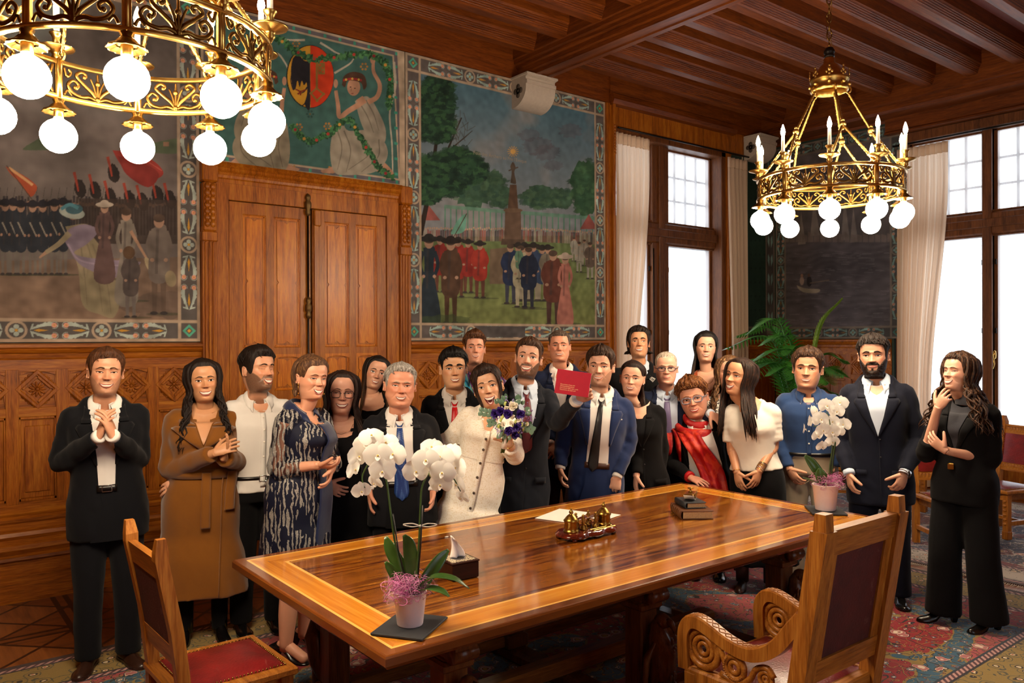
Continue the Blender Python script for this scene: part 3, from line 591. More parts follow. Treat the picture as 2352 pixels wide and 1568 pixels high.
# ================================================================ the long table
TZ = .77
def table():
    x0, x1, y0, y1 = 1.29, 4.555, 2.33, 3.82; cx, cy, hx, hy = (x0 + x1) / 2, (y0 + y1) / 2, (x1 - x0) / 2, (y1 - y0) / 2
    n = NT('inlaid_tabletop'); tc = n.add('ShaderNodeTexCoord'); sp = n.add('ShaderNodeSeparateXYZ'); n.link(tc.outputs['Object'], sp.inputs[0])
    dx = n.math('SUBTRACT', hx, n.math('ABSOLUTE', sp.outputs[0])); dy = n.math('SUBTRACT', hy, n.math('ABSOLUTE', sp.outputs[1])); d = n.math('MINIMUM', dx, dy)
    g1 = n.noise(n.coord((.45, 8, 1)), 1.5, 7, .66, .7); g2 = n.noise(n.coord((22, .7, 1)), 1.4, 4, .6, .5); fine = n.noise(n.coord((2, 90, 1)), 2, 2)
    inner = n.ramp(g1, [(.30, '#220b03'), (.40, '#4e2208'), (.45, '#8a4a12'), (.49, '#a05c18'), (.52, '#562808'), (.55, '#945414'), (.66, '#b87a2a')])
    inner = n.mix(n.math('MULTIPLY', fine, .35), inner, '#3a1808')
    gb = n.mix(n.math('LESS_THAN', dx, dy), g1, g2); band = n.ramp(gb, [(.3, '#a85f14'), (.5, '#cc8024'), (.7, '#dc9a38')]); edge = n.ramp(gb, [(.25, '#4a220c'), (.55, '#763f17'), (.8, '#94571f')])
    c = n.mix(n.math('GREATER_THAN', d, .05), edge, '#eab45a'); c = n.mix(n.math('GREATER_THAN', d, .062), c, band); c = n.mix(n.math('GREATER_THAN', d, .185), c, '#eab45a'); c = n.mix(n.math('GREATER_THAN', d, .2), c, inner)
    n.base(c, .2); n.b.inputs['Coat Weight'].default_value = .6; n.b.inputs['Coat Roughness'].default_value = .1; n.bump(n.noise(n.coord(), 5, 2), .02, .01)
    e = empty('long_table', (cx, cy, .002), label='long polished wooden table with pale inlaid bands and carved eagle supports', cat='table')
    m = MB()
    def ring(i, z): return [(-hx + i, -hy + i, z), (hx - i, -hy + i, z), (hx - i, hy - i, z), (-hx + i, hy - i, z)]
    m.loft([ring(.035, TZ - .062), ring(.012, TZ - .05), ring(0, TZ - .036), ring(0, TZ - .010), ring(.004, TZ - .003), ring(.008, TZ)], smooth=False); m.build('tabletop', n.m, e)
    D = wood('table_base_wood', '#2a1208', '#5a2d12', '#7d4a20', axis=2, rough=.3); DX = wood('table_stretcher_wood', '#3a1a0a', '#754018', '#9a602a', axis=0, rough=.3)
    m = MB(); m.bx(-1.4, 1.4, -.56, .56, TZ - .10, TZ - .06, .01); m.build('under_frame', DX, e)
    for tx in (-1.22, -.14, .98):
        m = MB()
        for y in (-.5, .5):
            m.bx(tx - .055, tx + .055, y - .055, y + .055, .08, .62, .012); m.bx(tx - .07, tx + .07, y - .075, y + .075, .56, .60, .01); m.bx(tx - .07, tx + .07, y - .08, y + .08, .08, .16, .012)
        m.bx(tx - .06, tx + .06, -.68, .68, .012, .09, .02)
        for s in (-1, 1):
            m.prism([(0, .60), (.6, .60), (.62, .63), (.62, .675), (0, .675)], (tx - .05, 0, 0), (0, s, 0), (0, 0, 1), (.1, 0, 0)); m.tube([(tx - .055, s * .6, .635), (tx + .055, s * .6, .635)], .03, 12)
            m.box((tx, s * .72, .037), (.15, .12, .045), .012)
        m.build('trestle', D, e)
        for s in (-1, 1):                                                    # carved eagles against the posts
            g = MB(); o = np.array([tx + .0, s * .60, 0]); f = np.array([0, s, 0])
            def q(y, z, x=0): return o + f * y + np.array([x, 0, z])
            g.tube([q(-.02, .14), q(.0, .2), q(.03, .3), q(.035, .38), q(.01, .45), q(.005, .5), q(.03, .535)], np.array([.02, .045, .062, .066, .05, .036, .03]), 12)
            g.sphere(q(.035, .53), (.033, .044, .034), 12, 8); g.tube([q(.06, .535), q(.085, .53), q(.1, .508), q(.098, .49)], np.array([.02, .016, .01, .002]), 8)
            for x in (-1, 1):
                g.tube([q(.03, .44, x * .045), q(.0, .36, x * .07), q(-.02, .24, x * .06), q(-.05, .13, x * .04)], np.array([.02, .042, .035, .008]), 8, sq=.45)
                g.tube([q(.03, .22, x * .03), q(.04, .15, x * .035), q(.05, .1, x * .035)], np.array([.03, .022, .014]), 8); g.sphere(q(.045, .525, x * .028), .008, 8, 5)
                for k in (-1, 0, 1): g.tube([q(.05, .1, x * .035), q(.085, .095, x * .035 + k * .016), q(.1, .08, x * .035 + k * .02)], np.array([.01, .009, .003]), 6)
            for k in range(26):
                a = random.uniform(-1.2, 1.2); z = random.uniform(.22, .46); g.sphere(q(.03 + .058 * math.cos(a), z, .058 * math.sin(a)), (.012, .008, .018), 6, 4)
            g.box(q(.02, .05), (.12, .16, .07), .01); g.build('carved_eagle', wood('eagle_wood', '#2a150b', '#563018', '#7c4c26', axis=2, rough=.3), e)
    m = MB(); m.bx(-1.2, 1.0, -.05, .05, .10, .18, .01); m.build('stretcher', DX, e); m = MB(); m.bx(-1.2, 1.0, -.54, -.46, .09, .15, .008); m.build('stretcher', DX, e); m = MB(); m.bx(-1.2, 1.0, .46, .54, .09, .15, .008); m.build('stretcher', DX, e)
table()

# ================================================================ chairs
CH_Z = wood('chair_wood', '#5e2e0a', '#a05c1a', '#c98a3c', axis=2, rough=.36); CH_X = wood('chair_rail_wood', '#5e2e0a', '#a05c1a', '#c98a3c', axis=0, rough=.36)
def leather(name, a, b, rough=.35):
    n = NT(name); v = n.add('ShaderNodeTexVoronoi', feature='DISTANCE_TO_EDGE'); n.link(n.coord(), v.inputs['Vector']); v.inputs['Scale'].default_value = 60
    f = n.noise(n.coord(), 6, 5, .65); w = n.ramp(n.noise(n.coord((3, 14, 3)), 2, 5, .7, 1.5), [(.60, (0, 0, 0)), (.66, (1, 1, 1))]); c = n.ramp(f, [(.3, a), (.7, b)])
    c = n.mix(n.math('MULTIPLY', n.add('ShaderNodeSeparateColor').outputs[0], .18), c, '#8f6a60'); s = c.node.inputs[0].links[0].from_node.inputs[0].links[0].from_node; n.link(w, s.inputs[0])
    n.base(c, rough); n.bump(n.math('ADD', v.outputs[0], f), .12, .01); return n.m
RED = leather('worn_red_leather', '#4e0c0c', '#84191a'); REDB = leather('dark_red_leather_back', '#380c08', '#52140e', .75)
STUD = plain('brass_stud', '#8f6c34', .3, 1)
def finial(m, x, y, w, z, t, s): m.loft([[(x - w, y - t, z), (x + w, y - t, z), (x + w, y + t, z), (x - w, y + t, z)], [(x - w, y - t, z + .03), (x + w, y - t, z + .03), (x + w, y + t, z + .035), (x - w, y + t, z + .035)], [(x - w * (.2 if s > 0 else 1), y - t * .8, z + .085), (x + w * (1 if s > 0 else .2), y - t * .8, z + .085), (x + w * (1 if s > 0 else .2), y + t * .6, z + .085), (x - w * (.2 if s > 0 else 1), y + t * .6, z + .085)]], smooth=False)
def side_chair():
    e = empty('leather_chair', (0, 0, 0)); w, H = .205, .98
    for s in (-1, 1):
        m = MB(); pts = [(s * w, -.20, .02), (s * w, -.205, .45), (s * w, -.235, .7), (s * w, -.29, H)]
        m.loft([[(x - .024, y - .024, z), (x + .024, y - .024, z), (x + .024, y + .024, z), (x - .024, y + .024, z)] for x, y, z in pts], smooth=False); finial(m, s * w, -.29, .024, H, .024, s); m.build('back_post', CH_Z, e)
        m = MB(); m.bx(s * w - .026, s * w + .026, .175, .227, .02, .43, .006); m.bx(s * w - .03, s * w + .03, .171, .231, .02, .1, .008)
        for k in range(6): m.sphere((s * w, .229, .16 + .04 * k), (.018, .006, .014), 8, 5)
        m.build('front_leg', CH_Z, e)
        m = MB(); m.bx(s * w - .014, s * w + .014, -.19, .19, .14, .18, .004); m.build('stretcher', CH_Z, e)
    m = MB(); m.bx(-w, w, -.015, .015, .145, .175, .004); m.build('cross_stretcher', CH_X, e)
    m = MB(); m.bx(-w - .035, w + .035, -.235, .245, .42, .455, .008); m.bx(-w + .01, w - .01, -.2, .215, .36, .42, .006); m.build('seat_frame', CH_X, e)
    m = MB(); n = 13; G = [[(x, y, .456 + .02 * (1 - (x / (w - .01)) ** 4) * (1 - ((y - .01) / .2) ** 4)) for x in np.linspace(-w + .01, w - .01, n)] for y in np.linspace(-.19, .21, n)]; m.grid(G); m.build('leather_seat', RED, e)
    m = MB()
    for t in np.linspace(-1, 1, 26):
        for x, y in ((t * (w - .012), .206), (t * (w - .012), -.186), (-w + .014, .01 + t * .195), (w - .014, .01 + t * .195)): m.sphere((x, y, .459), .005, 6, 4)
    m.build('seat_studs', STUD, e)
    def yb(z): return -.205 - .085 * max(0, (z - .45) / .53) ** 1.15
    for z0, z1 in ((.56, .64), (.90, .985)):
        m = MB(); m.loft([[(-w, yb(z) - .015, z), (w, yb(z) - .015, z), (w, yb(z) + .015, z), (-w, yb(z) + .015, z)] for z in (z0, z1)], smooth=False)
        for k in range(11): m.sphere((-w + .05 + .031 * k, yb((z0 + z1) / 2) + .014, (z0 + z1) / 2), (.016, .006, .026), 8, 5)
        m.build('carved_rail', CH_X, e)
    for dy, mt, nm in ((.012, RED, 'leather_back'), (-.012, REDB, 'leather_back_lining')):
        m = MB(); G = [[(x, yb(z) + dy + (.012 if dy > 0 else 0) * (1 - (x / w) ** 4), z) for x in np.linspace(-w + .02, w - .02, 9)] for z in np.linspace(.635, .905, 9)]; m.grid(G); m.build(nm, mt, e)
    m = MB()
    for z in np.linspace(.65, .89, 12):
        for s in (-1, 1): m.sphere((s * (w - .03), yb(z) + .018, z), .0055, 6, 4)
    m.build('back_studs', STUD, e); return e
c0 = side_chair(); c0.location = (1.085, 3.38, .013); c0.rotation_euler = (0, 0, -PI / 2 + .03); tag(c0, 'dark red leather chair at the near left end of the long table', 'chair', 'carved leather chairs')
for x, y, a, lb in ((8.03, 2.97, 1.25, 'red leather chair at the right edge of the photo before the bright window'), (7.12, 3.02, 2.5, 'red leather chair half hidden behind the woman in the black trouser suit'),
                    (8.55, 3.62, 1.6, 'red leather chair by the cream curtain behind the bearded man in navy'), (8.05, 4.55, 2.2, 'chair almost hidden behind the man in the blue shirt and the orchid')):
    copy_tree(c0, None, (x, y, .013), a, label=lb, cat='chair', group='carved leather chairs')
def armchair():
    e = empty('carved_armchair', (2.965, 1.92, .013), 0, label='carved wooden armchair with scrolled arms and red leather back in the right foreground', cat='armchair'); w = .272
    def yb(z): return -.225 - .10 * (z - .45) / .62
    for s in (-1, 1):
        m = MB(); zs = (.0, .45, 1.10)
        m.loft([[(s * w - .036, yb(z) - .034, z), (s * w + .036, yb(z) - .034, z), (s * w + .036, yb(z) + .034, z), (s * w - .036, yb(z) + .034, z)] for z in zs], smooth=False)
        m.loft([[(s * w - .026, yb(1.1) - .026, 1.09), (s * w + .026, yb(1.1) - .026, 1.09), (s * w + .026, yb(1.1) + .03, 1.09), (s * w - .026, yb(1.1) + .03, 1.09)], [(s * w - .026, yb(1.1) - .022, 1.165), (s * w + .026, yb(1.1) - .022, 1.165), (s * w + .026, yb(1.1) + .02, 1.165), (s * w - .026, yb(1.1) + .02, 1.165)]], smooth=False)
        m.build('back_post', CH_Z, e)
        for y in (.30,):
            m = MB(); m.bx(s * w - .03, s * w + .03, y - .06, y, .0, .40, .008); m.build('front_leg', CH_Z, e)
        m = MB(); top = [(.33, .40), (.335, .52), (.325, .58), (.29, .622), (.24, .635), (.18, .622), (.10, .592), (.03, .578), (-.03, .582), (-.09, .61), (-.14, .655), (-.18, .71), (-.235, .78)]
        tp = catmull(top, 60); T = np.gradient(tp, axis=0); T /= np.linalg.norm(T, axis=1)[:, None]; N = np.stack([-T[:, 1], T[:, 0]], 1); w_ = np.interp(np.linspace(0, 1, 60), [0, .2, .5, 1], [.052, .05, .045, .055])[:, None]
        inn = tp + N * w_
        G = []
        for k in range(60):
            a, b = tp[k], inn[k]; G.append([(s * w - .03, a[0], a[1]), (s * w - .022, *(a - N[k] * .006)), (s * w + .022, *(a - N[k] * .006)), (s * w + .03, a[0], a[1]), (s * w + .03, b[0], b[1]), (s * w - .03, b[0], b[1])])
        m.loft(G, smooth=False); arm = m.build('scrolled_arm', CH_Z, e)
        m = MB()                                                             # incised lattice along the arm top
        for k in range(14, 44, 2):
            for q in (-1, 1): m.tube([np.array([s * w + q * .018, *(tp[k] - N[k] * .0065)]), np.array([s * w - q * .018, *(tp[k + 2] - N[k + 2] * .0065)])], .0022, 4)
        m.build('carved_lattice', CH_X, arm)
        m = MB()
        def ringy(y, z, R, r): m.tube([(s * w, y + R * math.cos(t), z + R * math.sin(t)) for t in np.linspace(0, 2 * PI, 29)], r, 8, cap=False, sq=1.0)
        for R, r in ((.075, .017), (.047, .013), (.024, .01)): ringy(.215, .505, R, r)
        for R, r in ((.045, .013), (.022, .011)): ringy(.06, .475, R, r)
        for R, r in ((.028, .01), (.011, .008)): ringy(-.085, .475, R, r); 
        ringy(.125, .545, .014, .008)
        m.tube(catmull([(s * w, .145, .54), (s * w, .115, .5), (s * w, .09, .445), (s * w, .04, .425), (s * w, -.01, .45), (s * w, -.04, .50), (s * w, -.09, .52), (s * w, -.12, .49)], 30), .013, 8)
        m.tube(catmull([(s * w, .13, .43), (s * w, .0, .405), (s * w, -.1, .42), (s * w, -.16, .45)], 20), .012, 8)
        for k in range(18): t = -2.6 + .2 * k; m.sphere((s * w + .012 * s, .06 + .047 * math.cos(t), .475 + .047 * math.sin(t)), .0055, 6, 4)
        m.build('carved_scrolls', CH_X, e)
        m = MB(); m.bx(s * w - .028, s * w + .028, -.22, .30, .33, .415, .008); m.bx(s * w - .02, s * w + .02, -.2, .28, .05, .1, .006); m.build('side_rail', CH_Z, e)
    m = MB(); m.bx(-w, w, -.2, .29, .36, .42, .008); m.build('seat_frame', CH_X, e)
    m = MB(); G = [[(x, y, .421 + .035 * (1 - (x / .25) ** 4) * (1 - ((y - .04) / .23) ** 4)) for x in np.linspace(-.25, .25, 13)] for y in np.linspace(-.19, .27, 13)]; m.grid(G); m.build('leather_seat', RED, e)
    for z0, z1 in ((.50, .585), (1.0, 1.10)):
        m = MB(); m.loft([[(-w + .03, yb(z) - .022, z), (w - .03, yb(z) - .022, z), (w - .03, yb(z) + .022, z), (-w + .03, yb(z) + .022, z)] for z in (z0, z1)], smooth=False); m.build('back_rail', CH_X, e)
    m = MB()
    for s in (-1, 1): m = MB(); m.loft([[(s * (w - .06) - .03, yb(z) - .018, z), (s * (w - .06) + .03, yb(z) - .018, z), (s * (w - .06) + .03, yb(z) + .018, z), (s * (w - .06) - .03, yb(z) + .018, z)] for z in (.58, 1.01)], smooth=False); m.build('back_stile', CH_Z, e)
    m = MB(); m.bx(-w, w, -.235, -.19, .36, .42, .006); m.build('rear_seat_rail', CH_X, e)
    m = MB(); m.loft([[(-.21, yb(z) - .010, z), (.21, yb(z) - .010, z), (.21, yb(z) + .012, z), (-.21, yb(z) + .012, z)] for z in (.58, 1.005)], smooth=False); m.build('leather_back', REDB, e)
armchair()
# ================================================================ painted murals: colours laid on a fine grid of the canvas
class Canvas:
    def __init__(s, a0, a1, z0, z1, res, pix):
        s.a0, s.a1, s.z0, s.z1, s.res, s.pix = a0, a1, z0, z1, res, pix
        s.nx, s.nz = int((a1 - a0) / res) + 1, int((z1 - z0) / res) + 1
        s.x = np.linspace(a0, a1, s.nx); s.z = np.linspace(z0, z1, s.nz); s.C = np.zeros((s.nz, s.nx, 3)); s.X, s.Z = np.meshgrid(s.x, s.z)
        g = rng.normal(size=(s.nz, s.nx)); s.N1 = s.blur(g, 14); s.N2 = s.blur(g, 40); s.N3 = s.blur(rng.normal(size=(s.nz, s.nx)), 4)
    def blur(s, g, r):
        k = np.ones(2 * r + 1) / (2 * r + 1)
        for _ in range(2):
            g = np.apply_along_axis(lambda v: np.convolve(np.pad(v, r, 'reflect'), k, 'valid'), 0, g); g = np.apply_along_axis(lambda v: np.convolve(np.pad(v, r, 'reflect'), k, 'valid'), 1, g)
        return g / (g.std() + 1e-9)
    def q(s, pts): return np.array([s.pix(*p) for p in pts])
    def mask(s, P):
        i0, i1 = np.searchsorted(s.x, [P[:, 0].min(), P[:, 0].max()]); j0, j1 = np.searchsorted(s.z, [P[:, 1].min(), P[:, 1].max()])
        sl = (slice(max(0, j0 - 1), j1 + 1), slice(max(0, i0 - 1), i1 + 1)); A = np.zeros(s.X[sl].shape)
        for du, dv in ((-.3, -.15), (.15, -.3), (.3, .15), (-.15, .3)):
            X, Z = s.X[sl] + du * s.res, s.Z[sl] + dv * s.res; M = np.zeros(X.shape, bool); x0, z0 = P[-1]
            for x1, z1 in P:
                if z0 != z1: M ^= ((z1 > Z) != (z0 > Z)) & (X < (x0 - x1) * (Z - z1) / (z0 - z1) + x1)
                x0, z0 = x1, z1
            A += M * .25
        return sl, A
    def fillw(s, P, c, al=1.0, tex=.1, grad=None):       # polygon in wall metres
        P = np.asarray(P, float)
        if P.size == 0: return
        sl, M = s.mask(P)
        if not M.any(): return
        c = np.array(lin(c)); t = 1 + tex * (s.N1[sl] * .6 + s.N3[sl] * .4)
        cc = c[None, None] * t[..., None]
        if grad is not None:
            g = np.clip((s.Z[sl] - P[:, 1].min()) / (np.ptp(P[:, 1]) + 1e-6), 0, 1)[..., None]; cc = (np.array(lin(grad)) * (1 - g) + c * g) * t[..., None]
        A = (M * al)[..., None]; s.C[sl] = s.C[sl] * (1 - A) + np.clip(cc, 0, 1) * A
    def pg(s, pts, c, al=1.0, tex=.1, grad=None): s.fillw(s.q(pts), c, al, tex, grad)
    def sp(s, pts, c, al=1.0, tex=.1, n=6): p = catmull(list(map(list, pts)) + [list(pts[0])], n * len(pts) + 1)[:-1]; s.fillw(s.q(p), c, al, tex)
    def el(s, cx, cy, rx, ry, c, al=1.0, ns=0, tex=.12, rot=0):
        n = 44 if ns else 22; r = 1 + (rng.normal(size=n) * ns if ns else 0); t = np.linspace(0, 2 * PI, n, endpoint=False); x, y = rx * np.cos(t) * r, ry * np.sin(t) * r
        s.pg(np.stack([cx + x * math.cos(rot) - y * math.sin(rot), cy + x * math.sin(rot) + y * math.cos(rot)], 1), c, al, tex)
    def ln(s, pts, w, c, al=1.0, taper=1.0):
        p = catmull(pts, 6 * len(pts)) if len(pts) > 2 else np.array(pts, float); T = np.gradient(p, axis=0); N = np.stack([-T[:, 1], T[:, 0]], 1); N /= np.linalg.norm(N, axis=1)[:, None] + 1e-9
        ww = (w / 2 * np.linspace(1, taper, len(p)))[:, None]; s.pg(np.r_[p + N * ww, (p - N * ww)[::-1]], c, al)
    def bush(s, cx, cy, rx, ry, cols, n=60, leaf=7):
        s.el(cx, cy, rx, ry, cols[0], ns=.08)
        for _ in range(n):
            t = rng.uniform(0, 2 * PI); r = math.sqrt(rng.uniform(0, 1.1)); s.el(cx + rx * r * math.cos(t), cy + ry * r * math.sin(t), leaf * rng.uniform(.6, 1.5), leaf * rng.uniform(.4, 1), cols[rng.integers(len(cols))], .75, ns=.15)
    def person(s, x, y0, y1, coat, legs='#6a6054', hat=None, skin='#9a7a68', w=None, skirt=False, shade='#3a3434'):
        h = y1 - y0; w = w or h * .16; hd = h * .07; t = y0 + h * .13
        s.el(x + w * .6, y1 + 1, w * 1.6, h * .015, '#3a4030', .6)
        if skirt: s.sp([(x - w * .55, t), (x + w * .55, t), (x + w * .45, y0 + h * .4), (x + w * 1.1, y1), (x - w * 1.1, y1), (x - w * .45, y0 + h * .4)], coat)
        else:
            for k in (-1, 1): s.pg([(x + k * w * .05, y0 + h * .5), (x + k * w * .6, y0 + h * .5), (x + k * w * .5, y1), (x + k * w * .2, y1)], legs); s.el(x + k * w * .38, y1 - 1, w * .3, h * .018, shade)
            s.sp([(x - w * .6, t + h * .02), (x, t - h * .01), (x + w * .6, t + h * .02), (x + w * .75, y0 + h * .64), (x - w * .75, y0 + h * .64)], coat)
        for k in (-1, 1): s.ln([(x + k * w * .55, t + h * .04), (x + k * w * .85, y0 + h * .32), (x + k * w * .55, y0 + h * .45)], w * .35, coat); s.el(x + k * w * .52, y0 + h * .46, w * .16, h * .02, skin)
        s.ln([(x - w * .1, t + h * .02), (x - w * .2, y0 + h * .6)], w * .22, shade, .45)
        s.el(x, y0 + hd, hd * .75, hd, skin); s.el(x, y0 + hd * .55, hd * .85, hd * .6, '#4a3c34')
        if hat: s.el(x, y0 + hd * .4, hd * 1.7, hd * .5, hat); s.el(x, y0 + hd * .1, hd * .8, hd * .6, hat)
    def border(s, a0, a1, z0, z1, b, ground='#5b5452', leafc='#94aba5', line='#a5907c', teal='#4e9c84', pink='#c98f7c', gold='#b8863c', caption=None):
        W, H = a1 - a0, z1 - z0; g = ground
        def R(x0, x1, y0, y1, c): s.fillw([(x0, y0), (x1, y0), (x1, y1), (x0, y1)], c, 1, .06)
        for x0, x1, y0, y1 in ((a0, a1, z0, z0 + b), (a0, a1, z1 - b, z1), (a0, a0 + b, z0, z1), (a1 - b, a1, z0, z1)): R(x0, x1, y0, y1, line)
        e = b * .14
        for x0, x1, y0, y1 in ((a0 + b, a1 - b, z0 + e, z0 + b - e), (a0 + b, a1 - b, z1 - b + e, z1 - e), (a0 + e, a0 + b - e, z0 + b, z1 - b), (a1 - b + e, a1 - e, z0 + b, z1 - b)): R(x0, x1, y0, y1, g)
        def disc(c, r, col): s.fillw([(c[0] + r * math.cos(t), c[1] + r * math.sin(t)) for t in np.linspace(0, 2 * PI, 18, endpoint=False)], col, 1, .05)
        def side(o, u, v, L):                                  # o corner of the run on its centre line
            h = b * .36; per = b * 3.2; n = max(1, round(L / per)); per = L / n; o, u, v = map(np.array, (o, u, v)); f = lambda x, y: o + u * x + v * y
            def leaf(x0, dx, sg):
                p = []
                for t in np.linspace(0, 1, 15): p.append(f(x0 + dx * t, sg * h * (.18 + .72 * math.sin(PI * t * .8) + (.12 if int(t * 14) % 2 else 0))))
                for t in np.linspace(1, 0, 9): p.append(f(x0 + dx * t, sg * h * (.1 + .42 * math.sin(PI * t * .7))))
                s.fillw(p, leafc, 1, .18)
            for i in range(n):
                x = per * i
                for d in (1, -1):
                    c0 = x + (0 if d > 0 else per)
                    for sg in (1, -1):
                        leaf(c0 + d * b * .55, d * per * .30, sg); disc(f(c0 + d * per * .43, sg * h * .62), b * .105, pink); disc(f(c0 + d * per * .43, sg * h * .62), b * .035, gold)
                        q = [f(c0 + d * (b * .48), 0), f(c0 + d * (b * .56), sg * h * .75), f(c0 + d * b * .62, sg * h * .8), f(c0 + d * b * .58, sg * h * .2)]; s.fillw(q, leafc, 1, .1)
                        a = [f(c0 + d * (per * .43 + .115 * b * math.cos(t) * 1.4), sg * (h * .62 + .15 * b * math.sin(t))) for t in np.linspace(-2, 2, 9)]; a += [f(c0 + d * (per * .43 + .1 * b * math.cos(t) * 1.4), sg * (h * .62 + .13 * b * math.sin(t))) for t in np.linspace(2, -2, 9)]; s.fillw(a, leafc)
                    s.fillw([f(c0 + d * b * .62, 0), f(c0 + d * b * .8, h * .16), f(c0 + d * per * .36, 0), f(c0 + d * b * .8, -h * .16)], gold)
                if i:
                    disc(f(x, 0), b * .40, line); disc(f(x, 0), b * .30, g)
                    for t in range(4): disc(f(x, 0) + (u * math.cos(t * PI / 2) + v * math.sin(t * PI / 2)) * b * .15, b * .1, leafc)
                    disc(f(x, 0), b * .06, gold)
        side((a0 + b, z0 + b / 2), (1, 0), (0, 1), W - 2 * b); side((a0 + b, z1 - b / 2), (1, 0), (0, 1), W - 2 * b); side((a0 + b / 2, z0 + b), (0, 1), (1, 0), H - 2 * b); side((a1 - b / 2, z0 + b), (0, 1), (1, 0), H - 2 * b)
        for cx in (a0 + b / 2, a1 - b / 2):
            for cz in (z0 + b / 2, z1 - b / 2):
                R(cx - b * .36, cx + b * .36, cz - b * .36, cz + b * .36, g)
                for k, c in ((.3, teal), (.17, g), (.09, gold)): s.fillw([(cx - b * k, cz), (cx, cz + b * k), (cx + b * k, cz), (cx, cz - b * k)], c)
    def build(s, name, W, d, label, cat='mural'):
        s.C *= (1 + .06 * s.N3 + .05 * s.N2)[..., None]; s.C = np.clip(s.C, 0, 1)
        o = np.array([(W.p(s.a0, 0, s.z0) + W.p(s.a1, 0, s.z0)) / 2]).ravel(); e = empty(name, o, 0, label=label, cat=cat)
        m = MB(); W.box(m, s.a0, s.a1, 0, d - .001, s.z0, s.z1, .002); m.xf(None, -o); m.build('backing_board', plain('mural_edge', '#9a8a76', .8), e)
        V = W.o + s.X[..., None] * W.u + W.n * d + s.Z[..., None] * np.array([0, 0, 1]) - o; V = V.reshape(-1, 3)
        i = (np.arange(s.nz - 1)[:, None] * s.nx + np.arange(s.nx - 1)).ravel(); f = np.stack([i, i + 1, i + s.nx + 1, i + s.nx], 1)
        me = bpy.data.meshes.new('painted_canvas'); me.vertices.add(len(V)); me.vertices.foreach_set('co', V.ravel()); me.loops.add(f.size); me.loops.foreach_set('vertex_index', f.ravel().astype(np.int32))
        me.polygons.add(len(f)); me.polygons.foreach_set('loop_start', np.arange(0, f.size, 4, dtype=np.int32)); me.polygons.foreach_set('loop_total', np.full(len(f), 4, np.int32)); me.update(calc_edges=True)
        me.attributes.new('paint', 'FLOAT_COLOR', 'POINT').data.foreach_set('color', np.c_[s.C.reshape(-1, 3), np.ones(len(V))].ravel())
        if 'mural_paint' not in MATS:
            n = NT('mural_paint'); a = n.add('ShaderNodeAttribute', attribute_name='paint'); n.base(a.outputs['Color'], .75, 0, .2); n.bump(n.noise(n.coord(), 320, 2), .12, .004); MATS['mural_paint'] = n.m
        me.materials.append(MATS['mural_paint']); ob = bpy.data.objects.new('painted_canvas', me); COL.objects.link(ob); ob.parent = e; return e
def text_mesh(body, size, mat, name, parent, M, align='CENTER', ext=.0006):
    c = bpy.data.curves.new('t', 'FONT'); c.body = body; c.size = size; c.align_x = align; c.extrude = ext; o = bpy.data.objects.new('t', c); COL.objects.link(o)
    me = bpy.data.meshes.new_from_object(o.evaluated_get(bpy.context.evaluated_depsgraph_get())); bpy.data.objects.remove(o); bpy.data.curves.remove(c)
    me.transform(M); me.materials.clear(); me.materials.append(mat); ob = bpy.data.objects.new(name, me); COL.objects.link(ob); ob.parent = parent; return ob
def pixA(px, py): p = Py(px, py, WA - .02); return (p[0], p[2])
def pixC(px, py): p = Px(px, py, WC - .02); return (WA - p[1], p[2])

# ---- the park ceremony (right of the door)
c = Canvas(3.90, 6.565, 1.812, 4.565, .0048, pixA); zz = np.clip((c.Z - 2.9) / 1.5, 0, 1)[..., None]
c.C[:] = np.array(lin('#7d8086')) * (1 - zz) + np.array(lin('#4a6a7a')) * zz
cl = np.clip(c.N2 * .5 + c.N1 * .25 - .1, 0, 1)[..., None] * .6; c.C = c.C * (1 - cl) + np.array(lin('#85807f')) * cl
for x, y, r in ((1235, 335, 34), (1255, 350, 30), (1215, 310, 24), (1270, 380, 22), (1310, 300, 26)): c.el(x, y, r, r * .6, '#57525a', .45, ns=.12)
GR = ['#20372c', '#2a4834', '#35573a', '#1a2c26']
for x, y, rx, ry in ((1120, 425, 40, 34), (1085, 440, 40, 38), (1150, 450, 30, 26), (1240, 452, 42, 26), (1285, 455, 32, 22)): c.bush(x, y, rx, ry, ['#3c5747', '#34503f', '#48634c', '#2f4a40'], 50, 7)
c.bush(1345, 430, 34, 62, ['#34523c', '#2b4735', '#3f5e42'], 90, 7)
c.pg([(955, 545), (1370, 540), (1370, 760), (955, 760)], '#5c6c48', 1, .16, '#6f7546')
for x in range(1022, 1372, 13): c.ln([(x, 475 + (x - 1022) * .06), (x, 545)], 3, '#4b7a66', .85)
c.ln([(1020, 474), (1160, 486)], 8, '#5b8472', .8); c.ln([(1195, 488), (1372, 502)], 8, '#5b8472', .8)
for x in np.arange(958, 1372, 5.0): y = 532 + 8 * (x > 1200) * (x - 1200) / 170; c.pg([(x - 2, y + rng.uniform(-8, 0)), (x + 2.4, y - 4), (x + 2.2, y + 22), (x - 2.2, y + 22)], ['#6a4a48', '#7d6a60', '#8d8478', '#4c4448', '#84504a'][rng.integers(5)], .9); c.el(x, y - 7 + rng.uniform(-2, 2), 1.8, 2.4, '#a38672')
for x, y, w in ((985, 500, 26), (1352, 520, 20)): c.pg([(x, y - 28), (x + w, y + 6), (x - w, y + 6)], '#8a4f4a')
c.ln([(965, 540), (985, 440), (1000, 340), (1010, 250)], 12, '#2c2420', 1, .5); c.ln([(985, 450), (1000, 400), (1025, 350), (1060, 270)], 9, '#2e2622', 1, .3); c.ln([(1020, 355), (1050, 330), (1085, 300)], 5, '#3a332c', 1, .3)
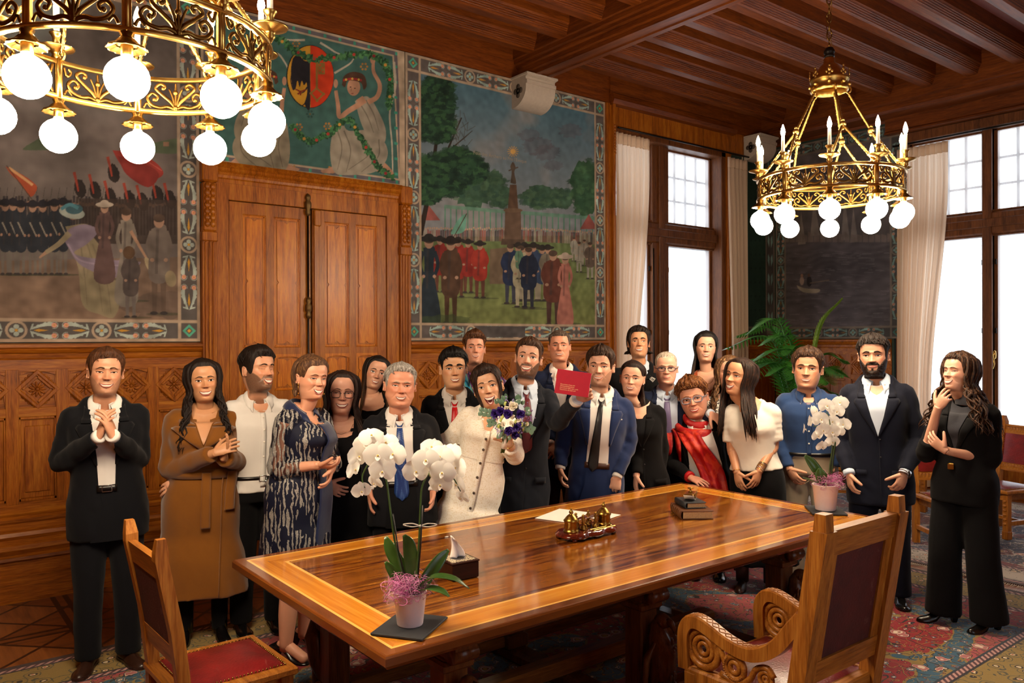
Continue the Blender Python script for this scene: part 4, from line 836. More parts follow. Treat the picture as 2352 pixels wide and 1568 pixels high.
for k in range(26): a = rng.uniform(-2.4, -.5); x, y = 1045 + rng.uniform(-20, 30), 320 + rng.uniform(-50, 20); c.ln([(x, y), (x + 22 * math.cos(a), y + 22 * math.sin(a))], 1.5, '#4a4a44', .8)
for x, y, rx, ry in ((1005, 215, 38, 42), (975, 260, 24, 60), (1012, 290, 34, 40), (1000, 250, 40, 30), (990, 400, 40, 46), (1050, 375, 52, 36), (1085, 390, 30, 30), (985, 440, 32, 30), (1030, 420, 40, 30)): c.bush(x, y, rx, ry, GR, 110, 8)
c.pg([(1160, 478), (1196, 480), (1197, 556), (1158, 556)], '#5e4c40', 1, .1); c.pg([(1171, 424), (1186, 424), (1190, 480), (1166, 480)], '#5a4638'); c.pg([(1125, 572), (1166, 568), (1168, 652), (1124, 652)], '#6c5c4c'); c.el(1178, 483, 22, 5, '#6a5646'); c.pg([(1152, 548), (1204, 550), (1206, 562), (1150, 562)], '#4e4036')
c.sp([(1172, 420), (1175, 395), (1172, 382), (1178, 372), (1184, 384), (1181, 396), (1185, 421)], '#51463c'); c.ln([(1168, 392), (1178, 388), (1190, 384)], 3, '#51463c')
for k in range(14): a = k * PI / 7; c.ln([(1178 + 5 * math.cos(a), 348 + 5 * math.sin(a)), (1178 + 13 * math.cos(a), 348 + 13 * math.sin(a))], 1.6, '#b58e50')
c.el(1178, 348, 5.5, 5.5, '#c39a58')
c.sp([(1035, 535), (1052, 505), (1070, 492), (1066, 530), (1040, 538)], '#5f8f80'); c.ln([(1033, 560), (1072, 490)], 2, '#4a3e34')
for a in ((1330, 555, 625, '#8c877c'), (1318, 545, 600, '#8d8a80'), (1342, 550, 610, '#8a8378'), (1355, 556, 640, '#5d5148')): c.person(*a, legs='#8f8b80')
for a in ((1010, 545, 670, '#7d2c28'), (1052, 548, 682, '#8a3029'), (1075, 552, 672, '#862d28'), (1102, 556, 684, '#93342a')): c.person(*a, legs='#5a3a30', hat='#2b2726')
for x in (1190, 1204, 1225, 1245, 1258): c.person(x, 560 + (x % 7), 690, ['#33415c', '#6a6258', '#5d4a42', '#70685c', '#4a3c38'][int(x) % 5], legs='#8a8272', hat='#2e2a28')
c.person(1172, 560, 697, '#26304a', legs='#3a3c48'); c.person(1196, 564, 705, '#a09880', legs='#9a927c'); c.person(1192, 566, 640, '#5a7a66', w=10, legs='#9a927c'); c.person(1214, 568, 708, '#22283a', legs='#2c2e38'); c.person(1270, 575, 746, '#5a352c', legs='#4a3430')
c.person(985, 543, 742, '#26303a', skirt=True, hat='#2a2828', w=24); c.person(1035, 548, 742, '#4a362a', legs='#453024', hat='#241f1e', w=26); c.person(1298, 585, 742, '#9a645a', skirt=True, hat='#a8978a', w=17)
c.el(1020, 735, 60, 12, '#39462c', .6, ns=.1); c.border(3.90, 6.565, 1.812, 4.565, .172)
z0 = 1.812; c.fillw([(4.72, z0 + .03), (5.36, z0 + .03), (5.36, z0 + .145), (4.72, z0 + .145)], '#4f4a4a')
M3 = c.build('wall_mural', FA, .022, 'large mural of a ceremony round a stone monument in a park, right of the door')
TXM = Matrix(((1, 0, 0, 0), (0, 0, -1, 0), (0, 1, 0, 0), (0, 0, 0, 1))); SCR = plain('caption_paint', '#8a8072', .8)
text_mesh('Fete des Archers au Pre l\'Eveque', .052, SCR, 'caption', M3, Matrix.Translation((5.04 - 5.2325, -.0225, .078 + z0)) @ TXM)

# ---- the shield panel above the door
c = Canvas(2.0, 3.892, 3.275, 4.565, .0048, pixA); c.C[:] = np.array(lin('#3e625e')) * (1 + .1 * c.N1[..., None])
TE = '#3f8f7c'; a0, a1, z0, z1 = 2.0, 3.892, 3.275, 4.565
for i, (o, cl) in enumerate(((0, '#a5927e'), (.02, '#5f5a60'), (.055, '#a5927e'), (.072, '#3e625e'))):
    c.fillw([(a0 + o, z0 + o), (a1 - o - .03 * (i < 1), z0 + o), (a1 - o - .06, z1 - o), (a0 + o, z1 - o)], cl, 1, .06)
c.fillw([(a1 - .06, z0), (a1, z0), (a1, z1), (a1 - .06, z1)], '#a5927e')
for k in range(13):
    for z in (z0 + .0375, z1 - .0375): c.fillw([(a0 + .05 + .145 * k, z - .016), (a0 + .075 + .145 * k, z - .016), (a0 + .075 + .145 * k, z + .016), (a0 + .05 + .145 * k, z + .016)], TE)
for k in range(8): z = z0 + .1 + .145 * k; c.fillw([(a1 - .115, z), (a1 - .08, z), (a1 - .08, z + .025), (a1 - .115, z + .025)], TE)
for x, y in ((712, 262), (712, 330), (836, 153), (760, 390), (672, 388), (752, 290), (686, 292), (840, 330), (680, 100)):
    for k in range(6): t = k * PI / 3; c.el(x + 7 * math.cos(t), y + 7 * math.sin(t), 2.6, 2.6, '#2d4644' if y in (262, 330) else '#a8742e', .8)
    c.el(x, y, 2.5, 2.5, '#6a5a36', .8)
FL = '#a87f68'; RB = '#a8a092'
for p in ([(735, 98), (755, 110), (770, 120), (790, 128)], [(620, 120), (640, 125), (655, 145), (662, 160)], [(768, 168), (790, 155), (805, 145), (812, 135)], [(700, 92), (665, 92), (640, 88)], [(905, 142), (908, 200), (895, 260), (900, 330), (902, 400)]): c.ln(p, 5, RB, .9, .6)
c.el(712, 176, 55, 73, '#20201e'); 
t = np.linspace(PI / 2, 3 * PI / 2, 24); c.pg([(713 + 53 * math.cos(a), 176 - 71 * math.sin(a)) for a in t], '#c08f2e', 1, .06); c.pg([(713 - 53 * math.cos(a), 176 - 71 * math.sin(a)) for a in t], '#c23a1c', 1, .06)
BK = '#26232a'                                                         # half eagle
c.sp([(712, 142), (700, 140), (690, 131), (684, 126), (676, 130), (671, 140), (668, 165), (672, 205), (679, 202), (683, 185), (688, 200), (693, 186), (698, 196), (704, 190), (705, 215), (700, 240), (712, 247)], BK, n=5)
c.el(684, 135, 9, 7, BK); c.pg([(676, 128), (668, 122), (680, 124)], BK)
for p in ([(672, 160), (668, 185), (672, 206)], [(678, 170), (676, 195), (680, 208)], [(706, 200), (696, 212), (682, 215)], [(704, 230), (698, 240), (690, 243)], [(708, 175), (699, 168), (698, 158)]): c.ln(p, 4, BK, 1, .3)
for p in ([(702, 206), (690, 210), (680, 205)], [(690, 210), (684, 217)], [(690, 209), (690, 219)]): c.ln(p, 3.4, '#7d2f22')
KY = '#8a6a34'                                                          # key
c.pg([(725, 140), (730, 140), (730, 204), (725, 204)], KY); c.pg([(730, 144), (746, 144), (746, 171), (731, 171)], KY)
for x, y in ((735, 150), (741, 156), (735, 162), (741, 165)): c.pg([(x - 1.6, y - 1.6), (x + 1.6, y - 1.6), (x + 1.6, y + 1.6), (x - 1.6, y + 1.6)], '#c23a1c')
for a, b in (((727, 203), (743, 216)), ((743, 216), (728, 231)), ((728, 231), (714, 214)), ((714, 214), (727, 203))): c.ln([a, b], 4, KY)
for x, y in ((727, 203), (743, 216), (728, 231), (714, 214)): c.el(x, y, 3.4, 3.4, KY)
def nymph(f, dress, sh):                                              # kneeling figure, f maps its points
    G = lambda pts: [f(*p) for p in pts]
    c.sp(G([(868, 395), (905, 402), (880, 372), (858, 388)]), FL); c.sp(G([(735, 392), (770, 382), (775, 395), (745, 398)]), FL)
    c.sp(G([(765, 290), (785, 280), (800, 300), (850, 300), (885, 330), (888, 365), (860, 395), (800, 402), (768, 395), (758, 350)]), dress); c.sp(G([(815, 232), (845, 222), (870, 258), (886, 300), (880, 330), (850, 320), (830, 285)]), dress)
    for p in ([(775, 300), (785, 340), (775, 390)], [(790, 300), (805, 345), (795, 395)], [(830, 310), (850, 350), (800, 390)], [(870, 320), (868, 360), (830, 395)], [(825, 235), (845, 270), (858, 305)], [(840, 230), (858, 262), (870, 300)]): c.ln(G(p), 3.5, sh, .7, .4)
    c.ln(G([(825, 240), (800, 255), (780, 268), (776, 240), (771, 208)]), 13, FL, 1, .6); c.ln(G([(845, 235), (866, 222), (872, 195), (858, 165), (857, 140)]), 12, FL, 1, .55)
    c.el(*f(771, 192), 5, 10, FL); c.el(*f(856, 138), 6, 9, FL); c.ln(G([(825, 225), (835, 240)]), 18, FL)
    c.el(*f(812, 200), 15, 20, FL); c.sp(G([(785, 195), (790, 175), (810, 165), (835, 172), (842, 195), (835, 206), (828, 190), (800, 185), (792, 200)]), '#4a3428')
    for k in range(9): c.el(*f(790 + 4.8 * k, 184 - 3 * math.sin(k * .4)), 2.6, 2.8, ['#9a2f2a', '#c29a4a', '#8a2a2c'][k % 3])
    for x, y in ((805, 200), (815, 203)): c.el(*f(x, y), 2.2, 1.3, '#3a2a24')
    c.ln(G([(807, 203), (806, 210)]), 1.6, '#7d5a48'); c.el(*f(809, 215), 3, 1.2, '#8a4a40')
nymph(lambda x, y: (x, y), '#8f877a', '#5f584e'); nymph(lambda x, y: (1424 - x, y + (712 - x) * .235 * .2 - 3), '#8a806e', '#5c5346')
def garland(pts, w, n):
    p = catmull(pts, n)
    for i, (x, y) in enumerate(p):
        for _ in range(5): c.el(x + rng.uniform(-w, w), y + rng.uniform(-w, w), 5.5, 2.6, ['#2c5236', '#3a6a44', '#24442e', '#4b7a50'][rng.integers(4)], 1, rot=rng.uniform(0, 3))
    for x, y in p[3::9]: c.el(x, y, 3.6, 3.6, ['#8a2a30', '#b98a3e', '#a83c34'][rng.integers(3)])
garland([(610, 72), (640, 90), (680, 118), (720, 135), (770, 132), (820, 125), (868, 132), (890, 160), (896, 200), (893, 245)], 6, 90); garland([(672, 290), (690, 312), (715, 325), (745, 312), (765, 300), (800, 275), (830, 320), (850, 355), (870, 385), (900, 408)], 5, 80)
c.build('wall_mural', FA, .022, 'painted panel of two garlanded figures holding an oval shield, above the double door')

# ---- the army parade (left)
c = Canvas(-.55, 1.985, 1.812, 4.565, .0048, pixA); c.C[:] = np.array(lin('#6d6461')) * (1 + .1 * c.N1[..., None])
sk = np.clip(c.N2 * .6, -1, 1)[..., None]; c.C = c.C * (1 + .18 * sk); up = np.clip((c.Z - 3.4) / 1.0, 0, 1)[..., None] * np.clip(c.N2[..., None] + .4, 0, 1); c.C = c.C * (1 - .6 * up) + np.array(lin('#6f8484')) * .6 * up
c.sp([(60, 335), (110, 310), (160, 318), (170, 340), (60, 345)], '#4f5a48'); c.sp([(340, 330), (420, 318), (420, 350), (350, 350)], '#55604c'); c.pg([(375, 326), (388, 326), (388, 336), (375, 336)], '#8a6a58')
c.pg([(-60, 600), (420, 590), (420, 760), (-60, 760)], '#6e5c50', 1, .14, '#7d6656'); c.el(390, 700, 120, 30, '#574b46', .5, ns=.1)
for x in range(-40, 410, 7): c.ln([(x, 455 + rng.uniform(-6, 6)), (x + rng.uniform(-3, 3), 540)], 5, ['#2c2a30', '#3a322e', '#302c34'][rng.integers(3)], .9); c.el(x, 470 + rng.uniform(-4, 4), 3.4, 4.4, '#8a6a58')
for x in np.arange(-20, 260, 17): c.ln([(x, 455), (x + 4, 430)], 1.4, '#4a4644')
for x in (12, 30, 48, 75, 98, 125, 145): c.person(x, 462 + rng.uniform(-5, 5), 630, '#2c3038', legs='#6b6560', hat='#26242a', w=17); c.ln([(x - 7, 510), (x + 7, 540)], 3, '#8a847a')
for x, y in ((178, 425), (213, 430), (248, 445), (292, 450), (322, 455), (356, 440), (385, 450), (255, 390), (330, 395)): c.el(x + 6, y + 8, 13, 22, '#2b2524', rot=-.25, ns=.05); c.ln([(x - 8, y - 30), (x - 2, y - 5), (x + 2, y + 15)], 7, '#8a3a2c', .95, .5)
c.pg([(180, 455), (415, 460), (415, 560), (190, 560)], '#3a302c', .85)
c.sp([(258, 345), (300, 350), (350, 368), (375, 395), (360, 410), (330, 400), (300, 405), (275, 375)], '#8c3630'); c.sp([(270, 358), (330, 375), (365, 400), (340, 430), (290, 400)], '#7a2e2a'); c.ln([(300, 350), (340, 372), (372, 392)], 2, '#a85048')
c.sp([(12, 382), (40, 395), (72, 415), (85, 432), (70, 452), (45, 420), (25, 400)], '#9a4a30'); c.ln([(20, 385), (55, 410), (75, 425)], 6, '#c0956a', .9); c.ln([(15, 380), (75, 460)], 2, '#4a3a30')
# woman pointing, shawl, companions
c.sp([(150, 520), (200, 515), (215, 545), (255, 600), (275, 680), (262, 728), (230, 722), (190, 700), (180, 620), (165, 560)], '#81765f'); c.sp([(165, 545), (195, 540), (205, 560), (195, 640), (175, 600)], '#8c8069')
for p in ([(185, 560), (195, 640), (200, 700)], [(200, 560), (225, 640), (235, 715)], [(212, 560), (245, 650), (255, 720)]): c.ln(p, 4, '#6d6250', .6, .4)
c.sp([(145, 545), (160, 525), (195, 515), (225, 530), (200, 560), (170, 580), (205, 592), (300, 600), (322, 605), (275, 638), (190, 612), (155, 565)], '#7d7080'); c.ln([(155, 560), (190, 600), (300, 612)], 4, '#958798', .7)
c.ln([(160, 535), (135, 560), (105, 580)], 14, '#8c8069', 1, .7); c.ln([(105, 580), (90, 592)], 8, '#9a7a66', 1, .5)
c.el(168, 492, 12, 13, '#8a6a58'); c.el(165, 488, 30, 14, '#98a09a', rot=.2); c.el(170, 480, 20, 12, '#41606a'); c.ln([(140, 480), (160, 470), (180, 478)], 8, '#4f7f8c')
c.person(240, 465, 640, '#5a4644', skirt=True, hat='#a09488', w=22); c.person(290, 478, 690, '#787068', skirt=True, w=24); c.ln([(300, 530), (320, 565), (340, 600)], 8, '#a07e68', 1, .6); c.el(345, 612, 8, 24, '#a09074', rot=-.5)
c.person(365, 492, 720, '#6c625c', legs='#5e4e44', w=30); c.el(392, 640, 13, 19, '#857860', rot=-.2); c.person(300, 572, 728, '#4f4644', legs='#6a625e', w=22); c.el(296, 580, 14, 15, '#54402f')
c.border(-.55, 1.985, 1.812, 4.565, .172, ground='#55504e', leafc='#a0aaa2', gold='#c08e34')
c.build('wall_mural', FA, .022, 'dark mural of marching soldiers with red flags and onlookers, left of the door')

# ---- the lake mural in the corner and the green strip beside the far window
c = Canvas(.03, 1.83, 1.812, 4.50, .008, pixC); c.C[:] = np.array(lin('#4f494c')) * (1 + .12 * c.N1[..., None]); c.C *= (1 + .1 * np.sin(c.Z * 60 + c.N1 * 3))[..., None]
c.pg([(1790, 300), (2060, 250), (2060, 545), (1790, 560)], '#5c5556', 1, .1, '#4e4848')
for x, y, w, h in ((1870, 510, 22, 60), (1912, 500, 26, 80), (1940, 520, 20, 70), (1840, 530, 18, 45), (1960, 525, 18, 50)): c.pg([(x, y - h), (x + w * .6, y + 30), (x - w * .4, y + 32)], '#7a706a', .8)
for x in range(1800, 2050, 14): c.pg([(x, 540 + rng.uniform(-12, 0)), (x + 12, 540), (x + 12, 556), (x, 556)], '#6a5e58', .7)
for k in range(240): x, y = rng.uniform(1795, 2060), rng.uniform(575, 750); c.ln([(x, y), (x + rng.uniform(8, 24), y + rng.uniform(-1, 1))], 1.6, ['#5f595c', '#443f44', '#6a6466'][rng.integers(3)], .6)
c.sp([(1830, 655), (1850, 662), (1882, 664), (1878, 672), (1850, 672), (1835, 664)], '#8a8070'); c.el(1842, 645, 5, 10, '#8d7a70'); c.el(1859, 646, 6, 12, '#2e2a2c'); c.el(1842, 633, 3, 4, '#8a6a58'); c.el(1858, 632, 3, 4, '#5a4438'); c.ln([(1860, 650), (1905, 643)], 1.5, '#7a6a58')
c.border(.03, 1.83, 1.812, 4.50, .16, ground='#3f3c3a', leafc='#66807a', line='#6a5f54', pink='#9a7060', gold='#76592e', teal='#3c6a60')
c.build('wall_mural', FC, .022, 'dim mural of sailing boats and a rowing boat on a lake, in the far corner'); 
text_mesh('1915', .06, SCR, 'date', [o for o in bpy.data.objects if o.name.startswith('wall_mural')][-1], Matrix.Translation((-.024, 0, 1.87)) @ Matrix.Rotation(-PI / 2, 4, 'Z') @ TXM)
c = Canvas(9.2, 9.95, 1.812, 4.50, .01, pixA); c.C[:] = np.array(lin('#1d3028')) * (1 + .12 * c.N1[..., None])
for k in range(60): c.el(*[1715 + (k % 5) * 10, 360 + (k // 5) * 32], 2, 2.6, '#182822')
for x0, x1, cl in ((9.72, 9.93, '#6a5f54'), (9.74, 9.91, '#3f3c3a')): c.fillw([(x0, 1.82), (x1, 1.82), (x1, 4.5), (x0, 4.5)], cl)
c.fillw([(9.2, 1.82), (9.95, 1.82), (9.95, 1.98), (9.2, 1.98)], '#5c544b'); c.fillw([(9.2, 1.84), (9.74, 1.84), (9.74, 1.96), (9.2, 1.96)], '#3f3c3a')
for k in range(9):
    for sx in (-1, 1): c.fillw([(9.825 + sx * .02, 2.02 + .27 * k), (9.825 + sx * .06, 2.1 + .27 * k), (9.825 + sx * .05, 2.2 + .27 * k), (9.825 + sx * .015, 2.15 + .27 * k)], '#66807a')
c.build('painted_wall_panel', FA, .022, 'dark green painted panel with ornamental border between the far curtain and the corner', 'wall panel')
# ================================================================ people
def skin_mat(c, beard='#3a2a20', lipc='#a85a4c', key=None):
    k = ('skin', c, beard)
    if k in MATS: return MATS[k]
    n = NT('skin'); f = n.noise(n.coord(), 38, 3, .6); r = lin(c); cc = n.mix(n.math('MULTIPLY', f, .5), r, (r[0] * .86, r[1] * .70, r[2] * .62))
    at = n.add('ShaderNodeAttribute', attribute_name='a'); g = n.noise(n.coord(), 420, 2, .7); fac = n.math('MULTIPLY', at.outputs['Fac'], n.math('MULTIPLY_ADD', g, .9, .45)); fac.node.use_clamp = True
    neg = n.math('MULTIPLY', at.outputs['Fac'], -.75); neg.node.use_clamp = True; cc = n.mix(neg, cc, (r[0] * .93, r[1] * .62, r[2] * .55)); cc = n.mix(fac, cc, beard); n.bump(n.noise(n.coord(), 260, 2), .05, .002); n.base(cc, .44, 0, .4); n.b.inputs['Subsurface Weight'].default_value = .12; n.b.inputs['Subsurface Radius'].default_value = (.012, .005, .003)
    MATS[k] = n.m; return n.m
def hair_mat(c, c2=None, k=0):
    key = ('hair', c, c2)
    if key in MATS: return MATS[key]
    n = NT('hair'); f = n.noise(n.coord((55, 55, 14)), 2.2, 4, .65); r = lin(c); d = tuple(x * .38 for x in r); h = lin(c2) if c2 else tuple(min(1, x * 1.7) for x in r)
    cc = n.ramp(f, [(.33, d), (.5, r), (.68, h)]); n.base(cc, .55, 0, .22); n.bump(n.noise(n.coord((160, 160, 30)), 3, 3), .5, .004); MATS[key] = n.m; return n.m
def tip_hair(c, tip, z0, z1):                 # hair growing lighter to its ends (z in the person's frame)
    key = ('hair', c, tip, z0)
    if key in MATS: return MATS[key]
    n = NT('hair'); tc = n.add('ShaderNodeTexCoord'); sp = n.add('ShaderNodeSeparateXYZ'); n.link(tc.outputs['Object'], sp.inputs[0]); f = n.noise(n.coord((55, 55, 14)), 2.2, 4, .65)
    g = n.add('ShaderNodeMapRange'); g.inputs[1].default_value = z1; g.inputs[2].default_value = z0; n.link(sp.outputs[2], g.inputs[0]); cc = n.mix(g.outputs[0], c, tip); cc = n.mix(n.ramp(f, [(.35, (.75, .75, .75)), (.6, (0, 0, 0))]), cc, tuple(x * .35 for x in lin(c)))
    n.base(cc, .55, 0, .22); n.bump(n.noise(n.coord((160, 160, 30)), 3, 3), .5, .004); MATS[key] = n.m; return n.m
EYEW = plain('eye_white', '#d8cfc8', .25, nz=.03); PUP = plain('pupil', '#0d0908', .15, nz=0); TEETH = plain('teeth', '#eee5d8', .25, nz=.04); MOUTH = plain('mouth_inside', '#4a1416', .4)
def iris(c): return plain('iris' + c, c, .2, nz=.2, scale=200)
def lips(c): return plain('lips' + c, c, .38, nz=.1)

ZP = [-.62, -.4, -.2, -.08, -.03, 0, .03, .08, .15, .25, .35, .5, .6, .7, .8, .88, .94, .98, 1.0]
HW = [.25, .235, .225, .225, .225, .225, .235, .255, .28, .305, .32, .332, .338, .335, .315, .265, .195, .11, .0]
FR = [.12, .12, .12, .13, .18, .30, .352, .372, .375, .372, .365, .358, .378, .385, .36, .30, .22, .12, .0]
BK = [.26, .25, .25, .25, .25, .26, .27, .29, .32, .36, .40, .44, .455, .455, .43, .36, .26, .14, .0]
def G(x, z, cx, cz, sx, sz): return np.exp(-((x - cx) / sx) ** 2 - ((z - cz) / sz) ** 2)
class Face:
    def __init__(s, fem=False, jaw=1.0, nose=1.0, smile=.7, fat=1.0, age=0):
        s.fem, s.jaw, s.nose, s.smile, s.fat, s.age = fem, jaw, nose, smile, fat, age
        hw = np.array(HW); z = np.array(ZP); hw = hw * np.where((z > -.02) & (z < .3), (.93 if fem else 1.0) * jaw, 1) * np.where(z < -.02, .86 if fem else 1.03, 1) * np.where(z > .2, fat, fat ** .5); s.hw = hw; s.fr = np.array(FR); s.bk = np.array(BK)
        if not fem: s.fr = s.fr + np.where((z > -.01) & (z < .1), .012, 0)
    def w(s, z): return cr(ZP, s.hw, z)
    def front(s, x, z):
        x, z = np.asarray(x, float), np.asarray(z, float); w = np.maximum(s.w(z), 1e-4); fr = cr(ZP, s.fr, z); n = np.interp(z, [-.1, 0, .1, .3, .5, 1], [2.0, 1.75, 1.9, 2.2, 2.4, 2.2]); u = np.clip(np.abs(x) / w, 0, 1)
        y = fr * (1 - u ** n) ** (1 / 2.15); k = s.nose; zt = np.clip((z - .345) / .225, 0, 1); amp = (.118 * (1 - zt) ** 1.15 + .014) * k
        y = y + amp * sstep(.322, .362, z) * sstep(.63, .54, z) * np.exp(-(x / (.032 + .028 * (1 - zt))) ** 2)
        for sg in (-1, 1):
            y = y + .045 * k * G(x, z, sg * .055, .362, .03, .027) - .036 * G(x, z, sg * .14, .508, .078, .045) + (.014 if s.fem else .024) * G(x, z, sg * .12, .59, .12, .03)
            y = y + .034 * s.smile * G(x, z, sg * .185, .375, .075, .06) + .012 * G(x, z, sg * .21, .44, .06, .04)
            d = np.abs((x * sg - .085) - (.355 - z) * .75) ; y = y - (.012 * s.smile + .008 * s.age) * np.exp(-(d / .02) ** 2) * sstep(.17, .22, z) * sstep(.385, .34, z) * (x * sg > .03)
            y = y - .008 * s.age * G(x, z, sg * .14, .455, .06, .012)
        y = y + .022 * G(x, z, 0, .225, .14, .085) + (.018 if s.fem else .028) * G(x, z, 0, .05, .085, .05) - .018 * G(x, z, 0, .125, .085, .022)
        return y
    def back(s, x, z):
        w = np.maximum(s.w(z), 1e-4); return -cr(ZP, s.bk, z) * (1 - np.clip(np.abs(x) / w, 0, 1) ** 2.2) ** (1 / 2.1)
    def skull(s, a, z):                        # a: azimuth from the front, positive to screen right
        x = s.w(z) * np.sin(a); y = np.where(np.cos(a) >= 0, cr(ZP, s.fr, z), cr(ZP, s.bk, z)) * np.sign(np.cos(a)) * np.abs(np.cos(a)) ** .92; return np.stack(np.broadcast_arrays(x, y, z), -1)

TORSO = {'m': [(-.32, .20, .13, 0), (-.1, .20, .135, 0), (.1, .186, .13, 0), (.3, .17, .125, .005), (.5, .18, .13, .012), (.66, .19, .130, .014), (.77, .188, .117, .008), (.84, .172, .103, 0), (.90, .135, .088, -.006), (.95, .10, .076, -.010), (.985, .080, .068, -.012), (1.05, .062, .062, -.014)],
         'f': [(-.32, .185, .13, 0), (-.1, .19, .135, 0), (.05, .184, .13, 0), (.3, .142, .108, .006), (.5, .15, .117, .014), (.62, .160, .134, .022), (.75, .160, .113, .012), (.83, .146, .094, 0), (.90, .112, .078, -.006), (.95, .084, .066, -.01), (.985, .064, .056, -.015), (1.05, .053, .053, -.016)]}
SMX = np.linspace(.45, 1.1, 66); SMY = cr([.4, .45, .5, .65, .78, .88, .985, 1.1], [.4, .45, .498, .63, .745, .855, .978, 1.1], SMX)
class Person:
    def __init__(s, label, px, Y, crown, chin, cx=None, sex='m', yaw=0, pitch=0, roll=0, ty=0, hip=None, nk=None, wf=1.0, df=1.0, hd=0.0, z0=.013, hipz=.50, skin='#c99474', beardc='#3a2a20', hs=1.0, face={}):
        d = ray(px, 779); s.O = np.array([d[0] * Y, d[1] * Y, 0]); r = norm([d[0], d[1], 0]); s.ry = r; s.rx = np.array([r[1], -r[0], 0]); s.z0 = z0
        s.e = empty('person', s.O + (0, 0, z0), math.atan2(s.rx[1], s.rx[0]), label=label, cat='person'); s.sex = sex; s.fem = sex == 'f'
        cx = cx or px; top, bot = s.J(cx, crown, hd), s.J(cx, chin, hd); s.H = top[2]; s.Hh = (top[2] - bot[2]) / (1.05 * max(.8, math.cos(math.radians(pitch)))) * hs
        s.C = (top + bot) / 2 + np.array([0, 0, -.02 * s.Hh]); ra = np.radians([yaw, pitch, roll]); s.Rh = rotm((0, 1, 0), ra[2]) @ rotm((0, 0, 1), ra[0]) @ rotm((1, 0, 0), -ra[1])
        s.skin = skin_mat(skin, beardc); s.F = Face(s.fem, **face); t = math.radians(ty); s.L = np.array([math.cos(t), math.sin(t), 0]); s.Fw = np.array([math.sin(t), -math.cos(t), 0])
        chinp = s.T([0, 0, -.02]); s.NK = s.J(*nk) + np.array([0, 0, .28 * s.Hh]) if nk else np.array([chinp[0], s.C[1] + .02, chinp[2] + .01 * s.Hh]); s.HP = s.J(*hip) if hip else np.array([0, 0, s.H * hipz])
        if hip is None: s.HP = np.array([0.0, 0.02, s.H * hipz])
        s.U = norm(s.NK - s.HP); s.len = np.linalg.norm(s.NK - s.HP); s.L = norm(s.L - s.U * (s.L @ s.U)); s.Fw = np.cross(s.L, s.U); s.k = s.H / 1.75 if s.H > 1.2 else 1; s.wf, s.df = wf * s.k, df * s.k
        s.st = np.array(TORSO[sex]); s.body = MB(); s.bm = [s.skin]; s.arm = {}; s.g = 0.0; s.noff = .006; s.garments = []
    def J(s, px, py, dd=0.0):
        d = ray(px, py); t = (dd + s.O @ s.ry - CAM @ s.ry) / (d @ s.ry); p = CAM + d * t - s.O; return np.array([p @ s.rx, p @ s.ry, p[2] - s.z0])
    def T(s, p):
        p = np.asarray(p, float); q = np.stack([p[..., 0], -p[..., 1], p[..., 2] - .5], -1) * s.Hh; return q @ s.Rh.T + s.C
    def sm(s, v): return v if v < .45 else float(np.interp(v, SMX, SMY))
    def tl(s, v, q): return -s.U * (np.where(np.asarray(q) > 0, .80, .30) * q * float(sstep(.80, .985, v)))[..., None]
    def sec(s, sv, off=0.0, st=None):          # torso section: centre, half width, half depth
        t = s.st if st is None else st; a, b, f = (cr(t[:, 0], t[:, i], sv) for i in (1, 2, 3)); return s.HP + s.U * s.len * s.sm(sv) + s.Fw * f * s.df, a * s.wf + off, b * s.df + off
    def pt(s, sv, x, off=0.0, st=None):
        off = off + s.g
        c, a, b = s.sec(sv, 0, st); u = min(.98, abs(x) / a); q = b * (1 - u ** 2.4) ** (1 / 2.4) + off * (1 - u * .5); return c + s.L * x * (1 + off / a * u) + s.Fw * q + s.tl(sv, np.array(q))
    def ring(s, sv, off=0, n=36, st=None, fold=0):
        c, a, b = s.sec(sv, off, st); t = np.linspace(0, 2 * PI, n, endpoint=False); ct, sn = np.cos(t), np.sin(t); q = (2 / 2.4)
        r = 1 + fold * np.sin(t * 9 + sv * 2) + fold * .6 * np.sin(t * 5 + 1.3)
        fq = b * np.sign(ct) * np.abs(ct) ** q * r; return c + np.outer(a * np.sign(sn) * np.abs(sn) ** q * r, s.L) + np.outer(fq, s.Fw) + s.tl(sv, fq)
    def trunk(s, mb, lo, hi, off=0, st=None, n=22, fold=0): return mb.loft([s.ring(v, off, 36, st, fold * max(0, -v)) for v in np.linspace(lo, hi, n)])
    def shoulder(s, k): return s.HP + s.U * s.len * .79 + s.L * (.158 if s.sex == 'm' else .135) * s.wf * k
    def part(s, mb, name, mat, sharp=None, **t): return mb.build(name, mat, s.e, sharp=sharp, **t)
    def arms(s, a=None, b=None):               # elbow and wrist of each arm, given by pixel and depth
        for k, q in (('a', a), ('b', b)):
            sg = -1 if k == 'a' else 1; sh = s.shoulder(sg)
            if q is None: el = sh + s.L * sg * .05 + np.array([0, .03, -.29 * s.k]); wr = el + np.array([0, -.05, -.24 * s.k])
            else: el, wr = s.J(*q[0]), s.J(*q[1])
            s.arm[k] = (sh, el, wr)
    def sleeve(s, mb, k, r=(.074, .063, .054, .05, .042), end=1.0, start=0):
        sh, el, wr = s.arm[k]; c = s.sec(.8)[0]; inn = sh + norm(c - sh) * .05
        if end <= 0: el = sh + (el - sh) * (1 + end); wr = el
        wr2 = el + (wr - el) * end; m1 = sh * .5 + el * .5; pts = catmull([inn, sh, m1, el, el * .5 + wr2 * .5, wr2] if end > 0 else [inn, sh, sh * .6 + el * .4, sh * .25 + el * .75, el], 26); rr = np.interp(np.linspace(0, 1, 26), [0, .2, .4, .6, .8, 1], [r[0] * .8, r[0], r[1], r[2], r[3], r[4]]) * s.k
